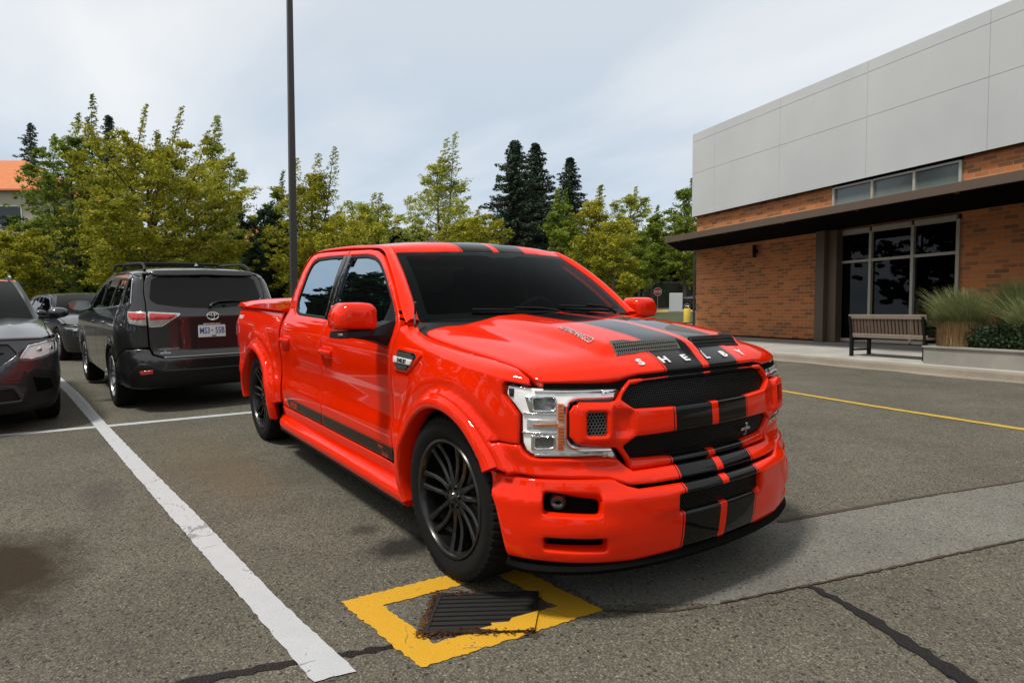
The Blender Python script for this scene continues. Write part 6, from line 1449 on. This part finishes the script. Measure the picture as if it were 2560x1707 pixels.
# far kerb island, verge and road
def xy(px, d): p = at(px, 720, d); return p.x, p.y
painted('far_road', [xy(1380, 58), xy(1640, 58), xy(1640, 44), xy(1380, 44)], simple('pale_road', (.26, .25, .22), .9), .02, step=2, jit=0)
painted('verge', [xy(1440, 43), xy(1660, 43), xy(1660, 31), xy(1520, 29)], simple('verge_green', (.045, .055, .02), .95, 0, var=.5, vs=3), .03, step=1, jit=.1)
painted('far_verge', [xy(-200, 62), xy(1700, 66), xy(1800, 200), xy(-400, 200)], 'verge_green', .03, step=8, jit=.0)
def kerb_far():
    mb = MB(); a, b = Vector(xy(1492, 46)), Vector(xy(1590, 45.5)); L_ = (b-a).length; c = (a+b)/2; mb.box((c.x, c.y, ground_z(c.x, c.y)+.06), (L_, .35, .16), Matrix.Rotation(math.atan2((b-a).y, (b-a).x), 3, 'Z'), .02)
    o = mb.build('yellow_kerb', 'bollard_yellow'); tag(o, 'yellow painted kerb stone in front of the far SUV', 'kerb')
kerb_far()
# ------------------------------------------------------------------ houses behind the trees
simple('terracotta', (.52, .17, .06), .8, 0, var=.2, vs=2); simple('cream_wall', (.42, .39, .30), .8, 0, var=.08); simple('shade_window', (.03, .035, .04), .2)
def house(px0, px1, d, wall_top, ridge_top, label, wins):
    a, b = at(px0, 720, d), at(px1, 720, d); L_ = (b-a).length; x, y = a.x, a.y; z0 = ground_z(x, y)
    e = empty('house', (x, y, z0), math.atan2(b.y-a.y, b.x-a.x), label, 'house'); hz = at((px0+px1)/2, wall_top, d).z-z0; rz_ = at((px0+px1)/2, ridge_top, d).z-z0; dp = 10
    MB().box((L_/2, dp/2, hz/2), (L_, dp, hz)).build('wall', 'cream_wall', e)
    MB().add([(-.6, -.6, hz), (L_+.6, -.6, hz), (L_+.6, dp+.6, hz), (-.6, dp+.6, hz), (L_*.30, dp/2, rz_), (L_*.70, dp/2, rz_), (-.6, -.6, hz-.15), (L_+.6, -.6, hz-.15), (L_+.6, dp+.6, hz-.15), (-.6, dp+.6, hz-.15)], [(0, 1, 5, 4), (1, 2, 5), (2, 3, 4, 5), (3, 0, 4), (6, 9, 8, 7), (0, 6, 7, 1), (1, 7, 8, 2), (2, 8, 9, 3), (3, 9, 6, 0)]).build('roof', 'terracotta', e)
    for (u, v, w_, h_) in wins:
        f = MB().box((L_*u, -.03, hz*v), (w_, .10, h_)).build('window', 'sign_white', e); MB().box((L_*u, -.09, hz*v), (w_-.2, .03, h_-.2)).build('pane', 'shade_window', f)
house(-260, 100, 62, 440, 352, 'cream house with an orange tiled roof at the left edge behind the trees', [(.82, .80, 2.6, 1.9), (.55, .80, 2.6, 1.9), (.82, .35, 2.6, 1.9), (.3, .8, 2.6, 1.9)])
house(455, 600, 72, 560, 513, 'cream house with an orange roof glimpsed through the trees behind the grey SUV', [(.25, .7, 1.6, 1.8), (.7, .7, 1.6, 1.8), (.25, .3, 1.6, 1.8), (.7, .3, 1.6, 1.8)])
# ------------------------------------------------------------------ trees
leaves_mat('leaf_green', [(.028, .048, .006), (.11, .17, .014), (.25, .32, .035), (.40, .45, .09)]); leaves_mat('leaf_yellow', [(.065, .08, .006), (.22, .235, .014), (.43, .41, .03), (.64, .58, .09)])
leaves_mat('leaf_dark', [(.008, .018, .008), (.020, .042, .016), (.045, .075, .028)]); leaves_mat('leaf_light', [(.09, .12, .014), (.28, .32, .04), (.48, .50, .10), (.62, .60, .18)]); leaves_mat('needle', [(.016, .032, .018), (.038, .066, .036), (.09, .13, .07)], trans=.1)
leaves_mat('leaf_orange', [(.05, .035, .006), (.15, .09, .012), (.30, .19, .02), (.38, .16, .02)])
simple('bark', (.075, .055, .04), .9, 0, var=.35, vs=8); simple('bark_grey', (.12, .11, .095), .9, 0, var=.3, vs=8)
def leaf_quads(V, Fc, rn, p, n, sx, sz, size, drift=(0, 0, 0)):
    P = np.random.RandomState(rn.randrange(1 << 30)); D = P.normal(size=(n, 3)); D /= np.linalg.norm(D, axis=1)[:, None]+1e-9; D *= (P.rand(n, 1)**.45); C = np.array(p)+D*np.array([sx, sx, sz])+np.array(drift)*P.rand(n, 1)
    A = P.normal(size=(n, 3))*np.array([1, 1, .55]); A /= np.linalg.norm(A, axis=1)[:, None]; Bv = np.cross(A, P.normal(size=(n, 3))); Bv /= np.linalg.norm(Bv, axis=1)[:, None]+1e-9
    S_ = size*(.6+.8*P.rand(n, 1)); b = len(V); Q = np.stack([C+A*S_, C+Bv*S_*.55, C-A*S_, C-Bv*S_*.55], 1).reshape(-1, 3); V.extend(map(tuple, Q)); Fc.extend([(b+4*i, b+4*i+1, b+4*i+2, b+4*i+3) for i in range(n)])
def tree(px, depth, top_py, wpx, leaf, label, prof=None, n=330, lpc=40, base=.10, spires=(), lean=(0, 0), seed=1, size=.085, trunk=.17, group='trees beyond the car park', bark='bark', xy_=None, H=None, Wd=None):
    rn = random.Random(seed)
    if xy_ is None:
        x, y, z = foot(px, depth); H = at(px, top_py, depth).z-z; Wd = wpx*1.0884/FPX*depth/2*.99; n = int(n*1.25); size *= .88
    else: x, y = xy_; z = ground_z(x, y)
    prof = prof or [(0, .35), (.12, .8), (.3, 1), (.5, .92), (.7, .66), (.85, .40), (1, .06)]
    e = empty('tree', (x, y, z-.1), 0, label, 'tree', group, grav=True)
    right = UPQ.inverted() @ r2
    V = []; Fc = []; limbs = MB(); tt = H*.80
    tp = [(lean[0]*t*t*right.x*H+math.sin(t*5+seed)*.10*t, lean[0]*t*t*right.y*H+math.cos(t*4+seed)*.10*t, t*tt) for t in np.linspace(0, 1, 8)]
    limbs.tube(tp, [trunk*(1.25 if i == 0 else 1)*(1-.85*i/7) for i in range(8)], 8)
    NB_ = max(14, int(n/15)); rt_ = right
    for i in range(NB_):
        tb = ((i+rn.random())/NB_)**1.15; az = i*2.4+rn.uniform(-.5, .5); L_ = lerp(prof, tb)*Wd*rn.uniform(.78, 1.22); ux_, uy_ = math.cos(az), math.sin(az); el = rn.uniform(.35, .85)+.5*tb
        hb = H*(base+(1-base)*tb*.86)-.20*L_; k = min(.999, max(0, hb/tt)); j = int(k*7); b0 = Vector(tp[j]).lerp(Vector(tp[min(7, j+1)]), k*7-j)
        hb = max(hb, .06*H); b0.z = hb; wl = .12*L_
        def P_at(u): return Vector((b0.x+ux_*L_*u+rt_.x*wl*u*u, b0.y+uy_*L_*u+rt_.y*wl*u*u, hb+L_*el*(.55*u+.45*u*u)))
        e_ = P_at(1)
        if e_.z > H*1.0: sc = max(.3, (H-hb)/(e_.z-hb)); L_ *= sc
        limbs.tube([P_at(u) for u in (0, .35, .7, .95)], [trunk*.30*(1-.5*tb)+.01, trunk*.22*(1-.5*tb), trunk*.10, .008], 5)
        nc = int(10+L_*13)
        for c_ in range(nc):
            u = rn.random()**.65; u = .18+.86*u; p = P_at(u); w_ = (.14+.40*L_*max(0, 1-u)**.6)*.9; p += Vector((rn.gauss(0, w_), rn.gauss(0, w_), rn.gauss(0, w_*.6)))
            if p.z > H*1.02: p.z = H*rn.uniform(.9, 1.0)
            s = rn.uniform(.18, .50)*(1.15-.35*u); leaf_quads(V, Fc, rn, p, int(lpc*rn.uniform(.7, 1.3)), s, s*.45, size, (rt_.x*.16+ux_*.10, rt_.y*.16+uy_*.10, .12))
    for (sx, h0, h1, w_, tilt) in list(spires)+[(0, .55, 1.0, .30*Wd, .08)]:    # pointed leaders: (offset px, from, to in part of H, width m, tilt)
        ox = sx*1.0884/FPX*depth; nn = int(44*(h1-h0)*H/5)
        for k in range(nn):
            t = k/nn; h = H*(h0+(h1-h0)*t); sd_ = (-1 if k % 2 else 1); w2 = w_*(1-t)**.75; off_ = ox+tilt*H*(h1-h0)*t+sd_*w2*rn.uniform(.1, .9); dy_ = rn.gauss(0, w2*.45)
            leaf_quads(V, Fc, rn, (off_*rt_.x+dy_*rt_.y, off_*rt_.y-dy_*rt_.x, h+abs(w2)*.3), int(lpc*.55), .09+w2*.30, .06+w2*.10, size*.9, (rt_.x*.20, rt_.y*.20, .12))
        if sx: limbs.tube([(ox*.3*rt_.x, ox*.3*rt_.y, H*max(.1, h0-.25)), (ox*rt_.x, ox*rt_.y, H*h0), ((ox+tilt*H*(h1-h0))*rt_.x, (ox+tilt*H*(h1-h0))*rt_.y, H*h1*.97)], [trunk*.4, trunk*.25, .01], 5)
    limbs.build('trunk', bark, e, True, 60); o = meshobj('crown', V, Fc, leaf, e); return e
def conifer(px, depth, top_py, wpx, label, seed=1, layers=34, mat='needle', group='conifers standing behind the broadleaf trees', size=.10, xy_=None, H=None, Wd=None):
    rn = random.Random(seed)
    if xy_ is None: x, y, z = foot(px, depth); H = at(px, top_py, depth).z-z; Wd = wpx*1.0884/FPX*depth/2
    else: x, y = xy_; z = ground_z(x, y)
    e = empty('conifer', (x, y, z-.1), 0, label, 'conifer', group, grav=True); V = []; Fc = []; tr = MB().tube([(0, 0, 0), (.05, 0, H*.5), (0, 0, H*.98)], [.26, .15, .02], 8)
    NBR = int(layers*8.5)
    for i in range(NBR):
        t = ((i+rn.random())/NBR)**.80; h = H*(.06+.93*t); L_ = (Wd*(1-t)**.85+.14)*rn.choice((.5, .8, 1.0, 1.1, 1.4))*rn.uniform(.85, 1.15); a = i*2.39996+rn.uniform(-.4, .4); dr = rn.uniform(.12, .55)
        K = max(3, int(L_/.17)); pts = [Vector((math.cos(a)*L_*j/K, math.sin(a)*L_*j/K, h-dr*L_*j/K+(dr*.55+.08)*L_*(j/K)**2)) for j in range(K+1)]
        for j in range(1, K+1): leaf_quads(V, Fc, rn, pts[j]+Vector((0, 0, -.05)), 10, .15*(1.25-.6*j/K)+.04, .08, size, (math.cos(a)*.12, math.sin(a)*.12, -.14))
        if L_ > .7: tr.tube([pts[0], pts[len(pts)//2], pts[-1]], [.03, .02, .008], 4)
    tr.build('trunk', 'bark', e, True, 60); meshobj('crown', V, Fc, mat, e); return e
POINT = [(0, .45), (.10, .85), (.28, 1), (.5, .82), (.7, .55), (.85, .28), (1, .03)]
ROUND = [(0, .5), (.15, .9), (.4, 1), (.65, .9), (.85, .6), (1, .15)]
COLU = [(0, .6), (.2, .95), (.5, 1), (.75, .75), (.92, .4), (1, .08)]
# left group
tree(172, 44, 262, 250, 'leaf_green', 'tall fresh green tree with a forked top left of the big yellow tree', POINT, n=380, spires=((50, .55, 1.09, .8, 0), (-40, .5, .90, .9, 0), (20, .6, .98, .6, .1)), seed=11, trunk=.24, base=.16)
tree(350, 36, 300, 345, 'leaf_yellow', 'big yellow-green tree with two tall leaning tips behind the grey SUV', [(0, .55), (.12, .85), (.3, 1), (.5, .95), (.68, .78), (.85, .45), (1, .12)], n=560, spires=((-46, .72, 1.13, .42, .22), (26, .72, 1.12, .40, .28), (80, .6, 1.0, .5, .3), (-100, .5, .86, .5, .15), (-5, .7, .98, .35, .2)), seed=12, trunk=.26, base=.10, size=.075)
tree(492, 46, 268, 170, 'leaf_light', 'airy light green tree at the right side of the big yellow tree', POINT, n=260, seed=13, spires=((0, .6, 1.0, .8, .05), (35, .55, .82, .7, .1)), trunk=.2, base=.18)
tree(20, 34, 515, 180, 'leaf_yellow', 'low golden tree at the left edge above the slate car', ROUND, n=230, seed=14, trunk=.14, size=.075)
tree(-85, 50, 340, 110, 'leaf_green', 'green tree mostly outside the left edge', POINT, n=160, seed=15)
conifer(84, 78, 280, 170, 'dark conifer rising behind the orange roof, left of the fresh green tree', seed=16)
conifer(262, 60, 262, 130, 'dark conifer tip showing behind the forked green tree', seed=17)
tree(160, 50, 500, 260, 'leaf_dark', 'dark green bushy tree under the fresh green tree', ROUND, n=300, seed=18, size=.10)
tree(540, 52, 470, 120, 'leaf_green', 'narrow green tree between the airy tree and the lamp post', POINT, n=160, seed=19)
tree(615, 42, 460, 150, 'leaf_dark', 'dark round tree behind the lamp post foot', ROUND, n=260, seed=20, size=.09)
# middle
tree(718, 40, 352, 190, 'leaf_yellow', 'yellow-green pointed tree just right of the lamp post', POINT, n=360, seed=21, spires=((35, .66, 1.04, .6, .12), (-38, .6, .97, .7, .02)), trunk=.2, base=.08, size=.075)
tree(640, 50, 392, 90, 'leaf_green', 'green tree touching the lamp post on its left', COLU, n=150, seed=22)
tree(850, 46, 442, 150, 'leaf_light', 'light green tree behind the cab roof', ROUND, n=260, seed=23, spires=((22, .6, 1.0, .6, .0),))
tree(800, 38, 492, 170, 'leaf_yellow', 'low yellowish tree right behind the truck roof', ROUND, n=240, seed=24, size=.075)
tree(1010, 42, 318, 165, 'leaf_light', 'tall airy yellow tree above the roof aerial', POINT, n=300, seed=25, spires=((25, .62, 1.03, .7, .05), (0, .5, .9, .8, .0)), trunk=.17, base=.12, size=.072)
tree(1085, 39, 478, 150, 'leaf_yellow', 'low yellow tree beside the conifers', ROUND, n=240, seed=26, size=.075)
conifer(1182, 50, 318, 260, 'tallest dark conifer, left one of the pair', seed=27, layers=40)
conifer(1230, 53, 324, 235, 'dark conifer, right one of the close pair', seed=28, layers=40)
conifer(1308, 56, 358, 190, 'slimmer dark conifer right of the close pair', seed=29)
tree(1285, 43, 432, 110, 'leaf_green', 'fresh green pointed tree in front of the conifers', POINT, n=220, seed=30, spires=((-10, .55, 1.0, .5, 0),))
tree(1362, 40, 424, 120, 'leaf_yellow', 'yellow-green tree with a single tip right of the conifers', POINT, n=260, seed=31, spires=((8, .55, 1.0, .5, .05),), size=.075)
tree(1408, 38, 488, 100, 'leaf_yellow', 'small golden tree above the far side mirror', ROUND, n=200, seed=32, size=.075)
tree(1445, 52, 428, 110, 'leaf_light', 'light green tree with a thin crooked top', COLU, n=200, seed=33, base=.28)
tree(1497, 50, 470, 90, 'leaf_green', 'slim green tree above the stop sign', POINT, n=170, seed=34, base=.30)
tree(1572, 48, 408, 110, 'leaf_green', 'green tree partly hidden by the building corner', COLU, n=220, seed=35, base=.25)
tree(1590, 52, 500, 110, 'leaf_yellow', 'yellow bushy tree below the canopy corner', ROUND, n=200, seed=36, size=.075, base=.25)
tree(1466, 46, 528, 56, 'leaf_green', 'small slender young tree beside the stop sign', COLU, n=110, seed=37, base=.30, trunk=.07, size=.065, bark='bark_grey')
tree(1640, 60, 470, 200, 'leaf_green', 'green tree hidden behind the brick building corner', ROUND, n=200, seed=38)
# a darker belt of far trees closes the view under the crowns
k_ = 0
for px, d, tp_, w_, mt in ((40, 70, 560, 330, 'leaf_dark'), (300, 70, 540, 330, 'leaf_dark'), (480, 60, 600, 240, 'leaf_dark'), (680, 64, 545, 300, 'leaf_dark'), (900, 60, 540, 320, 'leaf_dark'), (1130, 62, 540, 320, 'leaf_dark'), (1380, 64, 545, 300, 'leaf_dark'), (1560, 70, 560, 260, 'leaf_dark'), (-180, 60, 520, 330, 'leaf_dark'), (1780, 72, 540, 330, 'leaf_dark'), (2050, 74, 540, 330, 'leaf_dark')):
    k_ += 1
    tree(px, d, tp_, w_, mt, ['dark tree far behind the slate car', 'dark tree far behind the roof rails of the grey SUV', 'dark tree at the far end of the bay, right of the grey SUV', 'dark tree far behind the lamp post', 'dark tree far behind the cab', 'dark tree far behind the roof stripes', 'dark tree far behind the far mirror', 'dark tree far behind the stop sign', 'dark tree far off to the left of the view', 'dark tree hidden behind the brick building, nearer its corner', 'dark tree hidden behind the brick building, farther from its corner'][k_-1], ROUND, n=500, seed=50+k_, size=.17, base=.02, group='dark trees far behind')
# clipped hedge and low shrubs
def hedge(px0, px1, d, top, label, mat='shrub_leaf', dens=420, seed=1, thick=.6):
    rn = random.Random(seed); a, b = at(px0, 720, d), at(px1, 720, d); z0 = ground_z(a.x, a.y); e = empty('hedge', (a.x, a.y, z0), math.atan2(b.y-a.y, b.x-a.x), label, 'hedge'); L_ = (b-a).length; hh = at((px0+px1)/2, top, d).z-z0
    V = []; Fc = []
    for i in range(int(L_*6)): leaf_quads(V, Fc, rn, (rn.uniform(0, L_), rn.gauss(0, thick*.3), hh*(rn.random()**.6)*.96), dens//6, .35, .16, .075)
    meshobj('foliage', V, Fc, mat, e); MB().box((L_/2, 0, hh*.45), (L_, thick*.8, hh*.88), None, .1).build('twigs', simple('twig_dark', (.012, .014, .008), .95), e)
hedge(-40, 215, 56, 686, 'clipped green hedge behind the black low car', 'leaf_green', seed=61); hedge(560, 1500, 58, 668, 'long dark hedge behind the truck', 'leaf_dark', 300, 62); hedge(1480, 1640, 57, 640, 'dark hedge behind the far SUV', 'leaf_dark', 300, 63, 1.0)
# trees standing out of the frame on the near side: the truck's paint and windows mirror them; the ring behind the camera is added to darken reflections
for k_, (x, y, h, w_, mt) in enumerate(((-37, -12.5, 13, 3.8, 'leaf_dark'), (-29, -11.8, 11.5, 3.2, 'leaf_dark'), (-24, -14, 10.5, 3.2, 'leaf_dark'), (-19, -18, 10.5, 3.4, 'leaf_dark'), (-13, -23, 9, 4.0, 'leaf_green'), (-5, -29, 9, 4.0, 'leaf_dark'), (6, -29, 11, 4.2, 'leaf_green'), (17, -26, 9, 4.2, 'leaf_dark'), (28, -20, 10, 4.6, 'leaf_dark'), (35, -8, 11, 4.6, 'leaf_green'), (38, 6, 9, 4.6, 'leaf_dark'), (36, 20, 10, 4.6, 'leaf_dark'))):
    tree(0, 0, 0, 0, mt, ['first', 'second', 'third', 'fourth', 'fifth', 'sixth', 'seventh', 'eighth', 'ninth', 'tenth', 'eleventh', 'twelfth'][k_]+' tree out of the frame, counted from the slate car round behind the camera', ROUND, n=150, lpc=30, seed=80+k_, size=.20, xy_=(x, y), H=h, Wd=w_, group='trees around the near side of the car park')
